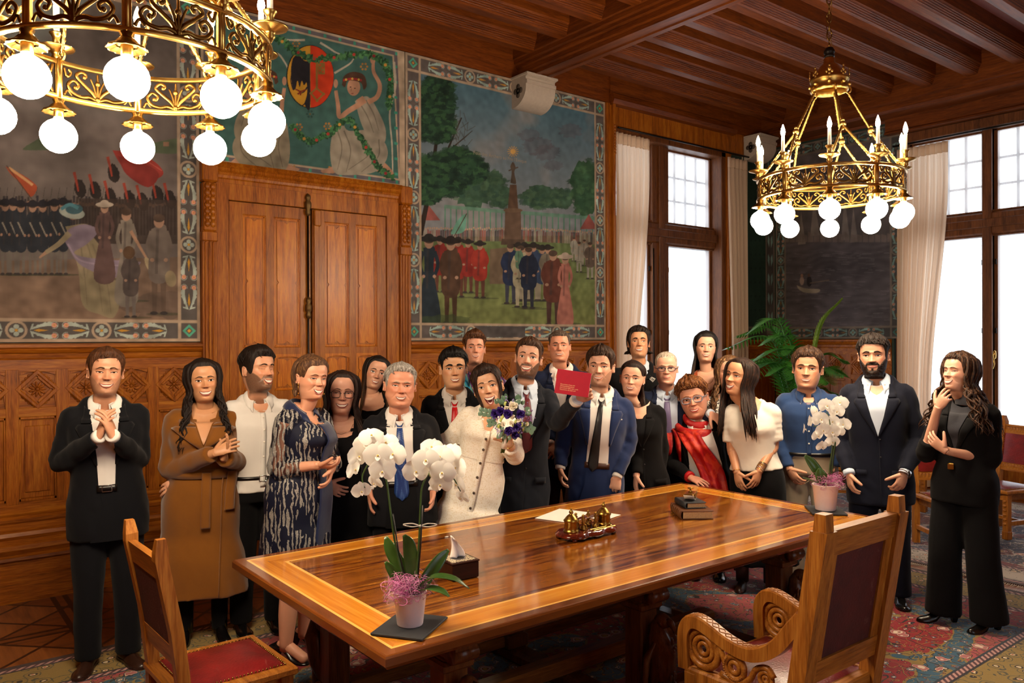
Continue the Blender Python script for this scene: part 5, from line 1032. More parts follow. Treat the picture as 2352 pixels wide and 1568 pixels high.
        for i in range(26): rr[i] *= 1 + .05 * math.sin(i * 1.9) * (1 if 9 < i < 24 else .3)
        mb.tube(pts, rr, 16)
    def shell(s, mb, name, mat, vox=.0095, it=4, wr=.004, fr=9, **t):
        V, f, N = remesh(mb, vox, it); o = len(s.bm) * 3.1 + s.O[0] * 7
        D = np.array([noise.noise((x * fr, y * fr + o, z * fr * .55)) + .5 * noise.noise((x * fr * 2.3 + z * fr, y * fr * 2, z * fr * 1.6 + o)) for x, y, z in V]); r = V - s.HP; lat, fwd, up = r @ s.L, r @ s.Fw, r @ s.U / s.len; dm = 1 - .85 * sstep(0, .05, fwd) * sstep(.17, .11, np.abs(lat) / s.k) * sstep(.0, .2, up); V = V + N * (D * wr * dm)[:, None]
        m = MB(); m.add(V, f); o = s.part(m, name, mat, **t); (s.garments.append(o) if 'trouser' not in name and 'skirt' not in name else 0); return o
    def cut(s, o, prof, f=.93):                # open a garment along the chest profile
        prof = np.array(prof, float); me = o.data; V = np.empty(len(me.vertices) * 3); me.vertices.foreach_get('co', V); r = V.reshape(-1, 3) - s.HP; lat, fw, up = np.abs(r @ s.L), r @ s.Fw, r @ s.U / s.len
        up = up + .8 * np.maximum(fw, 0) * sstep(.74, .97, up) / s.len; sv = np.where(up > .45, np.interp(up, SMY, SMX), up); bad = (fw > .01) & (sv > prof[0, 0]) & (lat < np.interp(sv, prof[:, 0], prof[:, 1]) * f) & (sv < 1.2)
        b = bmesh.new(); b.from_mesh(me); b.verts.ensure_lookup_table(); bmesh.ops.delete(b, geom=[q for q in b.faces if all(bad[v.index] for v in q.verts)], context='FACES'); b.to_mesh(me); b.free()
    # ---- head
    def head(s, eye='#3a2416', lip='#9c4f42', smile='open', open_=.03, mw=.125, eyes=.5, brow='#2a1c14', beard=0, brow_w=1.0, gaze=0, eyeb=0, tongue=False, browz=.592, lipw=1.0, teeth=True):
        F_ = s.F; az = np.unique(np.r_[np.linspace(-90, 90, 69), np.linspace(90, 270, 25)]); az = az[(az < 270)]; az = np.radians(az)
        zs = np.unique(np.r_[np.linspace(-.62, -.08, 9), np.linspace(-.08, .7, 64), np.linspace(.7, .99, 14), [.997, 1.0]]); rings = []; A = []
        for z in zs:
            x = F_.w(z) * np.sin(az); y = np.where(np.cos(az) >= -1e-6, F_.front(x, z), F_.back(x, z)); rings.append(np.stack([x, y, np.full_like(x, z)], 1)); bm = s.bmask(x, z, y) * beard; bl = (.75 * (G(x, z, .2, .40, .1, .075) + G(x, z, -.2, .40, .1, .075)) + .8 * G(x, z, 0, .37, .07, .05) + .4 * G(x, z, 0, .05, .12, .06)) * (y > 0); A.append(np.where(bm > .06, bm, -bl))
        R = np.array(rings); V = s.T(R); k = sstep(-.06, -.45, R[..., 2])[..., None]; nb = s.NK + R[..., :1] * s.Hh * s.L - R[..., 1:2] * s.Hh * np.array([0, 1, 0]) + (R[..., 2:] + .01) * s.Hh * s.U + np.array([0, .025, 0]); V = V * (1 - k) + nb * k
        s.body.loft(V, 0, a=np.array(A).ravel()); M = lambda m: (s.bm.append(m), len(s.bm) - 1)[1]
        iw, ii, ip, il, it_, im = M(EYEW), M(iris(eye)), M(PUP), M(lips(lip)), M(TEETH), M(MOUTH); ib = M(hair_mat(brow))
        fp = lambda x, z, o=0.0: np.stack([x, F_.front(x, z) + o, z], -1)
        for sg in (-1, 1):                                                    # eyes, lids, brows
            cx, cz, hw = sg * .144, .502, .067; uo, lo = (.034 * eyes + .008, .022 * eyes + .005) if eyes else (.004, .003); ar = lambda u: (1 - np.abs(u) ** 2.2); u = np.linspace(-1, 1, 15); v = np.linspace(0, 1, 7)
            zu = cz + uo * ar(u) + .006 * u * sg; zl = cz - lo * ar(u) + .006 * u * sg; zt = zl[None] + (zu - zl)[None] * v[:, None]; X = np.repeat((cx + hw * u)[None], 7, 0); bul = .014 * (1 - u ** 2)[None] * np.ones((7, 1))
            s.body.grid(s.T(fp(X, zt, .004) + np.stack([0 * X, bul, 0 * X], -1)), iw)
            gx = cx + gaze * .022
            for rad, mi, o in ((.0275, ii, .0215), (.0125, ip, .0235)):
                t = np.linspace(0, 2 * PI, 16, endpoint=False); x = gx + rad * np.cos(t); uu = np.clip((x - cx) / hw, -1, 1); z = np.clip(cz + .004 + rad * np.sin(t), cz - lo * ar(uu) + .001, cz + uo * ar(uu) - .001); p = s.T(fp(x, z, o)); c = s.T(fp(np.array(gx), np.array(np.clip(cz + .003, cz - lo + .001, cz + uo - .001)), o))
                s.body.add(np.r_[p, c[None]], [(i, (i + 1) % 16, 16) for i in range(16)], mi)
            x = cx + hw * 1.06 * u; s.body.tube(s.T(fp(x, zu + .002, .016)), s.Hh * .0062 * (1.25 - .6 * np.abs(u)), 6, ip if eyes > .02 else 0)
            s.body.tube(s.T(fp(x, zu + .018, .008)), s.Hh * .014 * (1.1 - .5 * np.abs(u)), 8, 0); s.body.tube(s.T(fp(x, zl - .008, .006)), s.Hh * .0095 * (1.1 - .5 * np.abs(u)), 7, 0)
            t = np.linspace(0, 1, 14); x = sg * (.055 + .17 * t); z = browz + .03 * np.sin(PI * np.minimum(1, t * 1.15) ** 1.1) * .8 - .012 * t + eyeb * (1 - t); s.body.tube(s.T(fp(x, z, .005)), s.Hh * brow_w * (.85 if s.fem else 1.1) * np.interp(t, [0, .15, .6, 1], [.013, .0195, .015, .004]), 8, ib, sq=.8)
            e = s.T([sg * (F_.w(.47) + .012), -.045, .465]); Re = s.Rh @ rotm((0, 0, 1), -sg * .45) @ rotm((0, 1, 0), sg * .12); s.body.sphere(e, np.array([.026, .055, .105]) * s.Hh, 12, 9, 0, Re)   # ears
            tt = np.linspace(-1.9, 2.5, 16); rim = np.stack([sg * (F_.w(.47) + .035) + .012 * sg * np.abs(np.sin(tt)), -.055 - .05 * np.cos(tt) * .9, .465 + .105 * np.sin(tt)], 1); s.body.tube(s.T(rim), s.Hh * np.interp(np.linspace(0, 1, 16), [0, .2, .8, 1], [.012, .017, .018, .02]), 7, 0); s.body.sphere(s.T([sg * (F_.w(.36) + .02), -.02, .365]), s.Hh * .024, 8, 6)
            s.body.sphere(s.T(fp(np.array(sg * .034), np.array(.341), .012)), np.array([.015, .012, .009]) * s.Hh, 8, 5, im, s.Rh)
        mw *= 1.1; open_ = open_ * 1.25 if open_ < .1 else open_; u = np.linspace(-1, 1, 19); x = mw * u; sm = .030 * F_.smile; zc = .225; hb = (1 - u ** 2)
        if smile == 'shut': zu = zl = zc + sm * u ** 2 * .8 + .004 * np.cos(3 * PI * u) * (1 - u ** 2)
        else: zu = zc + .010 + sm * (u ** 2 - .4) + .003 * np.cos(2 * PI * u) * hb; zl = zu - open_ * hb ** .7 - .001
        if smile != 'shut':
            v = np.linspace(0, 1, 5)[:, None]; s.body.grid(s.T(fp(np.repeat(x[None], 5, 0), zl + (zu - zl) * v, .004)), im)
            th = min(open_, .052); zb = np.maximum(zl, zu - th * hb ** .6 - .001)
            if teeth:
                s.body.grid(s.T(fp(np.repeat((x * .93)[None], 5, 0), zb + .002 + (zu - zb) * v, .008)), it_)
            if open_ > .07: s.body.grid(s.T(fp(np.repeat((x * .7)[None], 5, 0), zl + .3 * (zu - zl) * v, .007)), M(plain('tongue', '#a4524e', .4))); s.body.grid(s.T(fp(np.repeat((x * .62)[None], 5, 0), zl + .004 + .018 * hb * v, .009)), it_)
        wv = (1.02 - .85 * np.abs(u) ** 2.5) * lipw; cup = 1 - .12 * np.exp(-(u / .12) ** 2)
        s.body.tube(s.T(fp(x * 1.02, zu + .008, .006)), s.Hh * .0125 * wv * cup, 8, il, sq=.9); s.body.tube(s.T(fp(x * .97, zl - .010, .007)), s.Hh * .0165 * wv, 8, il, sq=.9)
        s.brow_i = ib
    def bmask(s, x, z, y=None):
        ax = np.abs(x); zc = np.where(ax > .10, .15 + (ax - .10) * 1.35, .125); m = sstep(.02, -.02, z - zc) * (ax > .1) + (ax <= .1) * sstep(.015, -.015, z - .125) + sstep(.15, .12, ax) * sstep(.262, .275, z) * sstep(.335, .312, z) + sstep(.03, .015, ax) * sstep(.19, .17, z) * (z < .2) + sstep(.03, .0, np.abs(ax - .145)) * sstep(.30, .27, z) * (z > .1)
        m = np.clip(m, 0, 1) * sstep(-.14, -.04, z) * (z < .5); return m * (np.asarray(y) > -.06) if y is not None else m
    def fullbeard(s, mat, th=.03):
        m = MB(); az = np.radians(np.linspace(-88, 88, 61)); zs = np.linspace(-.10, .44, 44); Gd = []; K = []
        for z in zs:
            x = s.F.w(z) * np.sin(az); y = s.F.front(x, z); k = s.bmask(x, z, y); o = -.012 + (th + .012) * k * (.8 + .25 * np.array([noise.noise((xx * 30, z * 30, 1.7)) for xx in x])); Gd.append(np.stack([x * (1 + o * 1.2), y + o, np.full_like(x, z) - .5 * np.maximum(o, 0) * (z < .06)], 1)); K.append(k)
        m.grid(s.T(np.array(Gd))); s.part(m, 'beard', mat)
    # ---- hair
    def hair(s, mat, hl=.83, temple=.68, burn=.42, ear=.56, nape=.12, top=.05, side=.022, back=.03, front=0.0, part=0, amp=.25, fr=9, locks=None, lock_n=0, curl=0, seed=0, name='hair', az0=None, lean=0, extra=None):
        m = MB(); rs = random.Random(seed + 11); A = np.radians(np.linspace(-180, 180, 145)); nt = 15; ca = [0, 30, 50, 66, 80, 97, 118, 145, 180]; cz = [hl, hl - .012, temple, burn, burn + .03, ear, ear - .14, (nape + ear) / 2 - .12, nape]
        zh = cr(ca, cz, np.abs(np.degrees(A))) + part * .03 * np.exp(-((np.degrees(A) - part * 25) / 22) ** 2); Gd = []
        for t in np.linspace(0, 1, nt):
            z = zh + (1 - zh) * np.sin((1 - t) * PI / 2); p = s.F.skull(A, z); c = np.array([0, -.03, .55]); nr = p - c; nr /= np.linalg.norm(nr, axis=1)[:, None]; q = 1 - t
            ab = np.abs(A); base = np.where(ab < PI / 2, side + (front) * np.cos(ab) ** 2, side + (back - side) * np.sin(ab - PI / 2)); th = base * sstep(0, .30, q) + (top - side) * sstep(.55, 1.0, z) * sstep(0, .35, q)
            nz = np.array([noise.noise((math.sin(a) * fr * .7 + seed, math.cos(a) * fr * .7, t * 3.0 + seed * 1.7)) + (.7 * noise.noise((math.sin(a) * fr * 2.6, math.cos(a) * fr * 2.6, t * (9 if curl else 2)))) for a in A]); nz[-1] = nz[0]
            th = th * (1 + amp * nz) + .002 + (part * lean * np.sin(A) * sstep(.6, 1, z)); Gd.append(p + nr * th[:, None])
        m.grid(s.T(np.array(Gd)), 0)
        def sk(a, z, o): p = s.F.skull(a, min(z, .985)); n = norm(p - np.array([0, -.03, .55])); return p + n * o
        for i in range(lock_n):                                               # short tufts over the cap
            a = rs.uniform(-PI, PI); z = rs.uniform(.78, .98); za = np.interp(abs(a), np.abs(A[72:]), zh[72:])
            if z < za + .03: continue
            da = rs.uniform(-.35, .35); o = top * .8; L = [sk(a, z, o), sk(a + da * .5, max(za, z - .1), o * .9 + .01), sk(a + da, max(za - .01, z - .2), side * 1.1 + rs.uniform(0, .02))]
            pts = catmull(L, 9)
            if curl: pts = pts + np.stack([curl * np.sin(np.linspace(0, 7, 9) + i), curl * np.cos(np.linspace(0, 6, 9) + i), curl * .7 * np.cos(np.linspace(0, 7, 9))], 1)
            m.tube(s.T(pts), s.Hh * np.interp(np.linspace(0, 1, 9), [0, .3, 1], [.008, .016, .003]), 6)
        if locks: s.locks(m, seed=seed, sk=sk, **locks)
        if extra: extra(m, sk)
        return s.part(m, name, mat)
    def locks(s, m, sk, n=70, length=.36, wave=.008, freq=16, f0=52, spread=.02, off=.05, fwd=.05, r=.013, seed=0, left=1, right=1, drop=.2, bring=75):
        rs = random.Random(seed + 5); n = int(n * 1.9); r = r * .62
        for i in range(n):
            sg = 1 if i % 2 else -1; a = math.radians(rs.uniform(f0, 178)) * sg
            if rs.random() > (right if sg > 0 else left): continue
            o = off * rs.uniform(.55, 1.15); zr = rs.uniform(.86, .985); ad = abs(math.degrees(a)); q = [sk(a * .85, zr, o * .5), sk(a, .8, o * .8), sk(a, .55, o), sk(a, .28, o * 1.05)]
            P0 = [s.T(x) for x in q]; A0 = P0[-1]; outw = s.Rh @ np.array([math.sin(a), -math.cos(a), 0]); outw = np.array([outw[0], outw[1], 0]); Lh = length * rs.uniform(.78, 1.05); fr = ad < bring
            D = [A0 + outw * spread * u + np.array([0, (-fwd if fr else fwd * .6) * sstep(.1, .7, u), -Lh * u]) + s.L * sg * (.02 * u) for u in (.2, .45, .7, 1.0)]
            pts = catmull(P0 + D, 26); u = np.linspace(0, 1, 26); ph = rs.uniform(0, 6); wv = wave * rs.uniform(.4, 1.3) * sstep(.2, .75, u); k = u * length * freq * 3 * rs.uniform(.65, 1.35); pts = pts + np.outer(wv * np.sin(k + ph), s.L) + np.outer(wv * .8 * np.cos(k * .9 + ph * 2.3), [0, 1, 0])
            m.tube(pts, np.interp(u, [0, .15, .6, .9, 1], [.5, 1, 1, .6, .1]) * r * rs.uniform(.7, 1.3), 7, sq=.7)
    # ---- hands
    def hand(s, k, d, n, bare=False, curl=None, **kw): return s._hand(k, d, n, curl or (12, 20, 15), bare=bare, **kw)
    def _hand(s, k, d, n, curl=(12, 20, 15), spread=4, thumb=(.62, .7, .25), tcurl=15, sc=None, fore=.55, rem=.0036, curls=None, bare=False):
        sh, el, wr = s.arm[k]; sc = sc or (1.0 if s.sex == 'm' else .9); d = norm(d); n = np.asarray(n, float); n = norm(n - d * (n @ d)); sd = 1 if k == 'a' else -1; u = sd * np.cross(d, n); m = MB()
        t = np.linspace(0, 2 * PI, 14, endpoint=False); el2 = wr + (el - wr) * (1 if bare else fore)
        if bare: m.tube(catmull([sh, sh * .5 + el * .5, el, el * .72 + wr * .28], 16), np.interp(np.linspace(0, 1, 16), [0, .35, .65, .8, 1], [.05, .045, .038, .039, .041]) * sc, 14)
        def rg(c, ru, rn): return c + np.outer(np.cos(t) * ru * sc, u) + np.outer(np.sin(t) * rn * sc, n)
        m.tube([el2, el2 * .5 + wr * .5, wr * .9 + el2 * .1, wr + d * .015], np.array([.040, .035, .028, .027]) * sc, 14)
        m.loft([rg(wr - d * .01 * sc, .026, .02), rg(wr + d * .02 * sc, .032, .019), rg(wr + d * .05 * sc, .040, .017), rg(wr + d * .08 * sc, .041, .0145), rg(wr + d * .096 * sc, .036, .010)])
        s.tips = []
        for i, (lu, ld, L, r) in enumerate(((.031, .088, .072, .0092), (.0105, .093, .080, .0095), (-.0105, .089, .074, .0090), (-.030, .079, .058, .0080))):
            p = wr + (d * (ld - .018) + u * lu) * sc; an = math.radians(spread * (1.5 - i)); dd = norm(d * math.cos(an) + u * math.sin(an)); pts = [p]; c = curls[i] if curls else curl; ang = 0
            for j, f in enumerate((.018 / L, .43, .31, .26)):
                if j: ang += math.radians(c[j - 1])
                q = dd * math.cos(ang) + n * math.sin(ang); pts.append(pts[-1] + q * L * f * sc)
            pts = catmull(pts, 15); m.tube(pts, np.interp(np.linspace(0, 1, 15), [0, .3, .5, .75, .93, 1], [r, r * 1.04, r * .97, r * .93, r * .82, r * .45]) * sc, 9); s.tips.append(pts[-1])
        p = wr + (d * .022 + u * .022) * sc; q = norm(d * thumb[0] + u * thumb[1] + n * thumb[2]); q2 = norm(q + n * math.radians(tcurl) * 1.2 + d * .25); q3 = norm(q2 + n * math.radians(tcurl) + d * .2)
        m.tube(catmull([p, p + q * .045 * sc, p + (q * .045 + q2 * .034) * sc, p + (q * .045 + q2 * .034 + q3 * .028) * sc], 12), np.interp(np.linspace(0, 1, 12), [0, .35, .7, .93, 1], [.017, .0125, .0108, .009, .005]) * sc, 9)
        V, f, N = remesh(m, rem * (1.0 if s.sex == 'm' else .92), 2, .5); s.body.add(V, f, 0); return wr
    def finish(s, neck=None, legs=None):      # inner body, then the body mesh
        s.trunk(s.body, -.1, .985 if s.fem and s.noff < .01 else .88, -.016, n=30)
        for k in 'ab': sh, el, wr = s.arm[k]; s.body.tube([sh, el * .5 + sh * .5, el, wr], np.array([.038, .034, .026, .019]) * s.k, 10)
        if legs is None: s.legs(s.body, (.07, .062, .045, .042, .034), lo=.07)
        if neck:
            for o in s.garments: s.cut(o, neck, .85)
        if neck: s.panel(s.body, neck, s.noff, m=0)
        s.part(s.body, 'body', s.bm)
    def foot(s, k): f = getattr(s, 'feet', None); return f[k] if f else np.array([(-.10 if k == 'a' else .10) * s.k, .0, 0])
    def legs(s, mb, r, lo=.08, top=0.0):
        for k, sg in (('a', -1), ('b', 1)):
            hj = s.HP + s.L * sg * .092 * s.wf + s.U * s.len * top; f = s.foot(k); an = f + np.array([0, .0, lo]); kn = hj * .47 + np.array([f[0], f[1], .06]) * .53 - s.Fw * -.02
            mb.tube(catmull([hj, hj * .5 + kn * .5, kn, kn * .5 + an * .5, an], 22), np.interp(np.linspace(0, 1, 22), [0, .25, .5, .75, 1], r), 16)
    # ---- clothes
    def panel(s, mb, prof, off, m=0, cx=0.0, n=13, thick=0, ns=30):   # strip of the chest: prof = [(s, half width)] from low to high
        prof = np.array(prof, float); sv = np.linspace(prof[0, 0], prof[-1, 0], ns); hw = np.interp(sv, prof[:, 0], prof[:, 1]); Gd = [[s.pt(v, cx + h * x, off) for x in np.linspace(-1, 1, n)] for v, h in zip(sv, hw)]; return mb.grid(Gd, m, thick=thick, nrm=s.Fw)
    def collar(s, mat, r=.060, h=.020, gap=.16, pt=.045, drop=.03, name='shirt_collar', wide=.032, lift=0.0):
        m = MB(); c0 = s.HP + s.U * s.len * .955 - s.Fw * .014 + s.U * lift; k = s.k; ph = np.linspace(gap, 2 * PI - gap, 57); Gd = []; rows = np.linspace(0, 1, 7)
        for f in ph:
            fa = min(f, 2 * PI - f); sg = 1 if f < PI else -1; dr = s.L * math.sin(f) + s.Fw * math.cos(f); tl = -s.U * r * math.cos(f) * (.8 if math.cos(f) > 0 else .3)
            up = c0 + dr * r * k + s.U * h * (1 - .2 * math.cos(f)) * k + tl; e = math.exp(-(fa - gap) ** 2 / .12)
            bk = c0 + dr * (r + wide) * k - s.U * .022 * k + tl * 1.3; q = min(1, fa / (PI / 2)); fr = s.pt(.955 - (.025 + pt * .9) * e - .035 * (1 - q), sg * (.012 + .068 * q + .022 * e * (gap + .3)) * s.wf, .016); w = float(sstep(1.2, 1.75, fa)); lo = fr * (1 - w) + bk * w
            Gd.append([up * (1 - t) + lo * t + dr * .005 * math.sin(PI * t) * k + s.U * .005 * math.sin(PI * t) for t in rows])
        m.grid(np.array(Gd), thick=.0035); m.loft([[c0 + (s.L * math.sin(f) + s.Fw * math.cos(f)) * (r - .002 + g) * k + s.U * z - s.U * r * math.cos(f) * (.8 if math.cos(f) > 0 else .3) for f in np.linspace(gap * .8, 2 * PI - gap * .8, 40)] for g, z in ((0, h), (.006, -.01))], cap=False, closed=False); return s.part(m, name, mat)
    def cuff(s, mat, k, r=.036, L=.03, name='shirt_cuff', at=0.0):
        sh, el, wr = s.arm[k]; d = norm(wr - el); m = MB(); m.tube([wr + d * (at - L), wr + d * at, wr + d * (at + .004)], np.array([r, r * 1.02, r * .9]) * s.k, 18); return s.part(m, name, mat)
    def tie(s, mat, lo=.1, w=.042, knot=.021, off=.014, cx=0.0, name='tie'):
        m = MB(); sv = np.linspace(lo, .925, 22); q = (sv - lo) / (.925 - lo); hw = np.interp(q, [0, .055, .1, 1], [.002, w * .9, w, knot * .62]); Gd = [[s.pt(v, cx * (1 - qq) + h * x, off + .004 * (1 - x * x)) for x in (-1, -.6, 0, .6, 1)] for v, h, qq in zip(sv, hw, q)]; m.grid(Gd, thick=.004, nrm=s.Fw)
        kn = np.linspace(.915, .972, 5); hk = np.interp(kn, [.915, .93, .972], [knot * .6, knot * .7, knot * 1.05]); Gd = [[s.pt(v, h * x, off + .016 * (1 - x * x) ** .5) for x in np.linspace(-1, 1, 7)] for v, h in zip(kn, hk)]; m.grid(Gd, thick=.006, nrm=s.Fw); return s.part(m, name, mat)
    def lapels(s, mat, vb, vp, off=.013, w=.075, name='lapel'):        # vp: [(s, half gap)]
        vp = np.array(vp, float)
        for sg in (-1, 1):
            m = MB(); notch = .80
            for a, b, ws in ((vb, notch - .005, [(0, .012), (.5, w * .62), (.93, w), (1, w * .80)]), (notch + .003, .975, [(0, w * .62), (.4, w * .52), (1, .02)])):
                sv = np.linspace(a, b, 14); q = np.linspace(0, 1, 14); ww = np.interp(q, *zip(*ws)); hg = np.interp(sv, vp[:, 0], vp[:, 1]); Gd = [[s.pt(v, sg * (h + x * y), off + .004 * (1 - abs(2 * x - 1))) for x in np.linspace(0, 1, 5)] for v, h, y in zip(sv, hg, ww)]; m.grid(Gd, thick=.0045, nrm=s.Fw)
            s.part(m, name, mat)
    def buttons(s, mat, svs, x=0.0, off=.012, r=.0055, name='button'):
        for v in svs:
            c = s.pt(v, x, off); m = MB(); t = np.linspace(0, 2 * PI, 10, endpoint=False); m.loft([c + np.outer(np.cos(t) * r * a, s.L) + np.outer(np.sin(t) * r * a, s.U) + s.Fw * z for a, z in ((1, -.004), (1, .001), (.7, .003))]); s.part(m, name, mat)
    def belt(s, mat, sv=.19, off=.012, buckle=None, h=.018):
        m = MB(); R = [s.ring(sv + d, off + o, 40) for d, o in ((-h, -.004), (-h, .002), (h, .002), (h, -.004))]; m.loft(R, cap=False); b = s.part(m, 'belt', mat)
        if buckle: m = MB(); c = s.pt(sv, 0, off + .006); m.tube([c + s.L * x * .022 + s.U * z * .017 for x, z in ((-1, -1), (1, -1), (1, 1), (-1, 1), (-1, -1))], .003, 6); m.build('buckle', buckle, b)
    def trousers(s, mat, r=(.102, .092, .076, .07, .066), lo=.05, hi=.21, name='trousers', vox=.011, wr=.006):
        m = MB(); s.trunk(m, -.12, hi, -.006, n=10); s.legs(m, np.array(r) * s.k, lo=lo, top=-.03); return s.shell(m, name, mat, vox, 4, wr, 7)
    def skirt(s, mat, hem, flare=.03, hi=.25, name='skirt', fold=.03):
        m = MB(); st = np.r_[[[hem, .19 + flare, .14 + flare, 0]], s.st]; s.trunk(m, hem, hi, .004, st, 26, fold); return s.part(m, name, mat)
    def shoes(s, mat, heel=0.0, L=.27, w=.048, yaw=(0, 0), boot=0, sole=None, name='shoe', h=.075):
        for k, sg in (('a', -1), ('b', 1)):
            f = s.foot(k); a = math.radians(yaw[0 if k == 'a' else 1]) + math.atan2(s.Fw[0], -s.Fw[1]); fd = np.array([math.sin(a), -math.cos(a), 0]); u = np.array([math.cos(a), math.sin(a), 0]); m = MB(); Rg = []
            for t, ww, hh in ((-.30, .3, .6), (-.285, .72, .95), (-.2, .78, 1.0), (-.05, .78, 1.02), (.1, .8, .86), (.25, .95, .66), (.42, 1.0, .52), (.56, .85, .42), (.64, .6, .34), (.685, .2, .2)):
                lift = heel * sstep(.35, -.05, t); tt = np.linspace(0, 2 * PI, 18, endpoint=False); c = f + fd * t * L * 1.02; zz = np.where(np.sin(tt) > 0, np.sin(tt) * h * hh, np.sin(tt) * .0)
                Rg.append(c + np.outer(np.cos(tt) * w * ww * (1 - .25 * np.maximum(0, np.sin(tt))), u) + np.outer(zz + lift + .004, [0, 0, 1]))
            m.loft(Rg)
            if heel: m.loft([[f + fd * (-.28 * L + y) + u * x + np.array([0, 0, z]) for x, y in ((-1 * q, -q), (q, -q), (q, q), (-q, q))] for z, q in ((0, .012), (heel, .026), (heel + .02, .03))], smooth=False)
            else: m.loft([np.array(r_) * [1, 1, 0] + (r_ - np.mean(Rg[3], axis=0)) * [.02, .02, 0] + [0, 0, z] for z in (0, .016) for r_ in [np.concatenate([[R[9] for R in Rg], [R[0] for R in Rg[::-1]]])]], smooth=False)
            if boot: m.tube([f + [0, 0, .05], f + [0, 0, .16], f + [0, 0, boot]], [.045, .047, .055], 16)
            if not boot and not heel:
                for j in range(4): c = f + fd * L * (.06 + .05 * j); z = h * (.93 - .09 * j) + .008; m.tube([c - u * .018 + [0, 0, z - .006], c + [0, 0, z + .002], c + u * .018 + [0, 0, z - .006]], .0022, 5)
            s.part(m, name, mat)
    def suit(s, mat, shirt, vb=.40, v0=.078, tie=None, open_=None, hem=-.27, collar=True, trs=None, belt=None, sleeve=None, tiekw={}, lap=.075, skin_v=False, buckle=None, buttons=None, tmat=None, cuffs='ab', endk=(.97, .97), puff=.010):
        s.g = .011; s.noff = .013; m = MB(); s.trunk(m, hem, .968, .010, n=48); r = sleeve or (.070, .063, .057, .053, .044)
        for k, e in zip('ab', endk): s.sleeve(m, k, r, e)
        s.shell(m, 'jacket', mat, .0095, 3, puff, 8)
        vp = [(vb, .0), (.6, v0 * .45 if vb < .5 else v0 * .3), (.86, v0 * .85), (.985, v0 * .78)] if open_ is None else open_
        s.cut(s.garments[-1], vp, .9)
        m = MB(); top = [(a, b + .003) for a, b in vp if a >= .2]
        if open_ is not None: w2 = float(np.interp(.2, *zip(*open_))); top = [(.2, w2)] + top
        s.panel(m, top, .010); s.part(m, 'shirt', shirt)
        if open_ is not None:
            lowp = [p for p in open_ if p[0] < .2] + [(.2, w2)]
            if len(lowp) > 1: m = MB(); s.panel(m, lowp, .008); s.part(m, 'trouser_front', trs or mat)
        s.lapels(mat, vb if open_ is None else max(.3, vb), vp, w=lap)
        if collar: s.collar(shirt, gap=.22 if tie else .42)
        if tie: s.tie(tie, **tiekw)
        if belt: s.belt_front(belt, w2 + .012, buckle)
        for k in cuffs: s.cuff(shirt, k, at=.012)
        s.buttons(tmat or BTN, [vb - .03, vb - .2] if open_ is None else [], .012, .016)
        if open_ is None:
            m = MB(); m.tube([s.pt(v, .006, .0125) for v in np.linspace(hem + .02, vb - .02, 12)], .0018, 5); s.part(m, 'front_edge', mat)
            for sg in (-1, 1): m = MB(); Gd = [[s.pt(v, sg * x, .012) for x in np.linspace(.075, .15, 6)] for v in (.02, .075)]; m.grid(Gd, thick=.003, nrm=s.Fw); s.part(m, 'pocket_flap', mat)
        s.trousers(trs or mat)
    def belt_front(s, mat, w, buckle=None):
        m = MB(); Gd = [[s.pt(v, x, .013) for x in np.linspace(-w, w, 9)] for v in (.165, .225)]; m.grid(Gd, thick=.003, nrm=s.Fw); b = s.part(m, 'belt', mat)
        if buckle: c = s.pt(.195, 0, .017); m = MB(); m.tube([c + s.L * x * .024 + s.U * z * .017 for x, z in ((-1, -1), (1, -1), (1, 1), (-1, 1), (-1, -1))], .003, 6); m.build('buckle', buckle, b)
    def top(s, mat, name, hem=-.1, sl=(.068, .06, .052, .047, .04), ends=(.98, .98), off=.006, st=None, vox=.0095, wr=.004, fold=0, hi=.955, n=46):
        s.g = off + .001; m = MB(); s.trunk(m, hem, hi, off, st, n, fold)
        for k, e in zip('ab', ends):
            if e: s.sleeve(m, k, sl, e)
        return s.shell(m, name, mat, vox, 4, wr)
    def glasses(s, mat, rx=.105, rz=.075, z=.49, sq=1.0, lens=True, r=.0075):
        m = MB()
        f = lambda x, zz, o=.075: s.T([x, float(s.F.front(0.14, .5)) + o, zz])
        for sg in (-1, 1):
            t = np.linspace(0, 2 * PI, 29); e = 2 / (2 + 2 * sq); x = sg * .155 + rx * np.sign(np.cos(t)) * np.abs(np.cos(t)) ** e; zz = z + rz * np.sign(np.sin(t)) * np.abs(np.sin(t)) ** e
            m.tube([f(a, b, .075 - .25 * max(0, abs(a) - .15)) for a, b in zip(x, zz)], s.Hh * r, 6, cap=False)
            m.tube([f(sg * (.155 + rx), z + rz * .35, .05), s.T([sg * (s.F.w(.5) + .02), .14, z + rz * .4]), s.T([sg * (s.F.w(.5) + .02), -.05, z + rz * .35])], s.Hh * r * .8, 6)
        m.tube([f(-.155 + rx, z + .02), f(0, z + .035), f(.155 - rx, z + .02)], s.Hh * r, 6); return s.part(m, 'glasses', mat)
    def chainlet(s, mat, lo=.84, w=.07, name='necklace', pend=True, hi=.97):
        m = MB(); t = np.linspace(-1, 1, 21); p = [s.pt(lo + (hi - lo) * abs(x) ** 1.6, w * x, .012) for x in t]; m.tube(p, .0014, 5)
        if pend: m.sphere(p[10] - s.U * .006, .005, 8, 6)
        s.part(m, name, mat)
    def earrings(s, mat, L=.0, r=.006):
        for sg in (-1, 1):
            e = s.T([sg * (s.F.w(.36) + .03), -.01, .33]); m = MB(); m.sphere(e, r, 8, 6)
            if L: m.tube([e, e - [0, 0, L]], .002, 5); m.sphere(e - [0, 0, L], r, 8, 6)
            s.part(m, 'earring', mat)
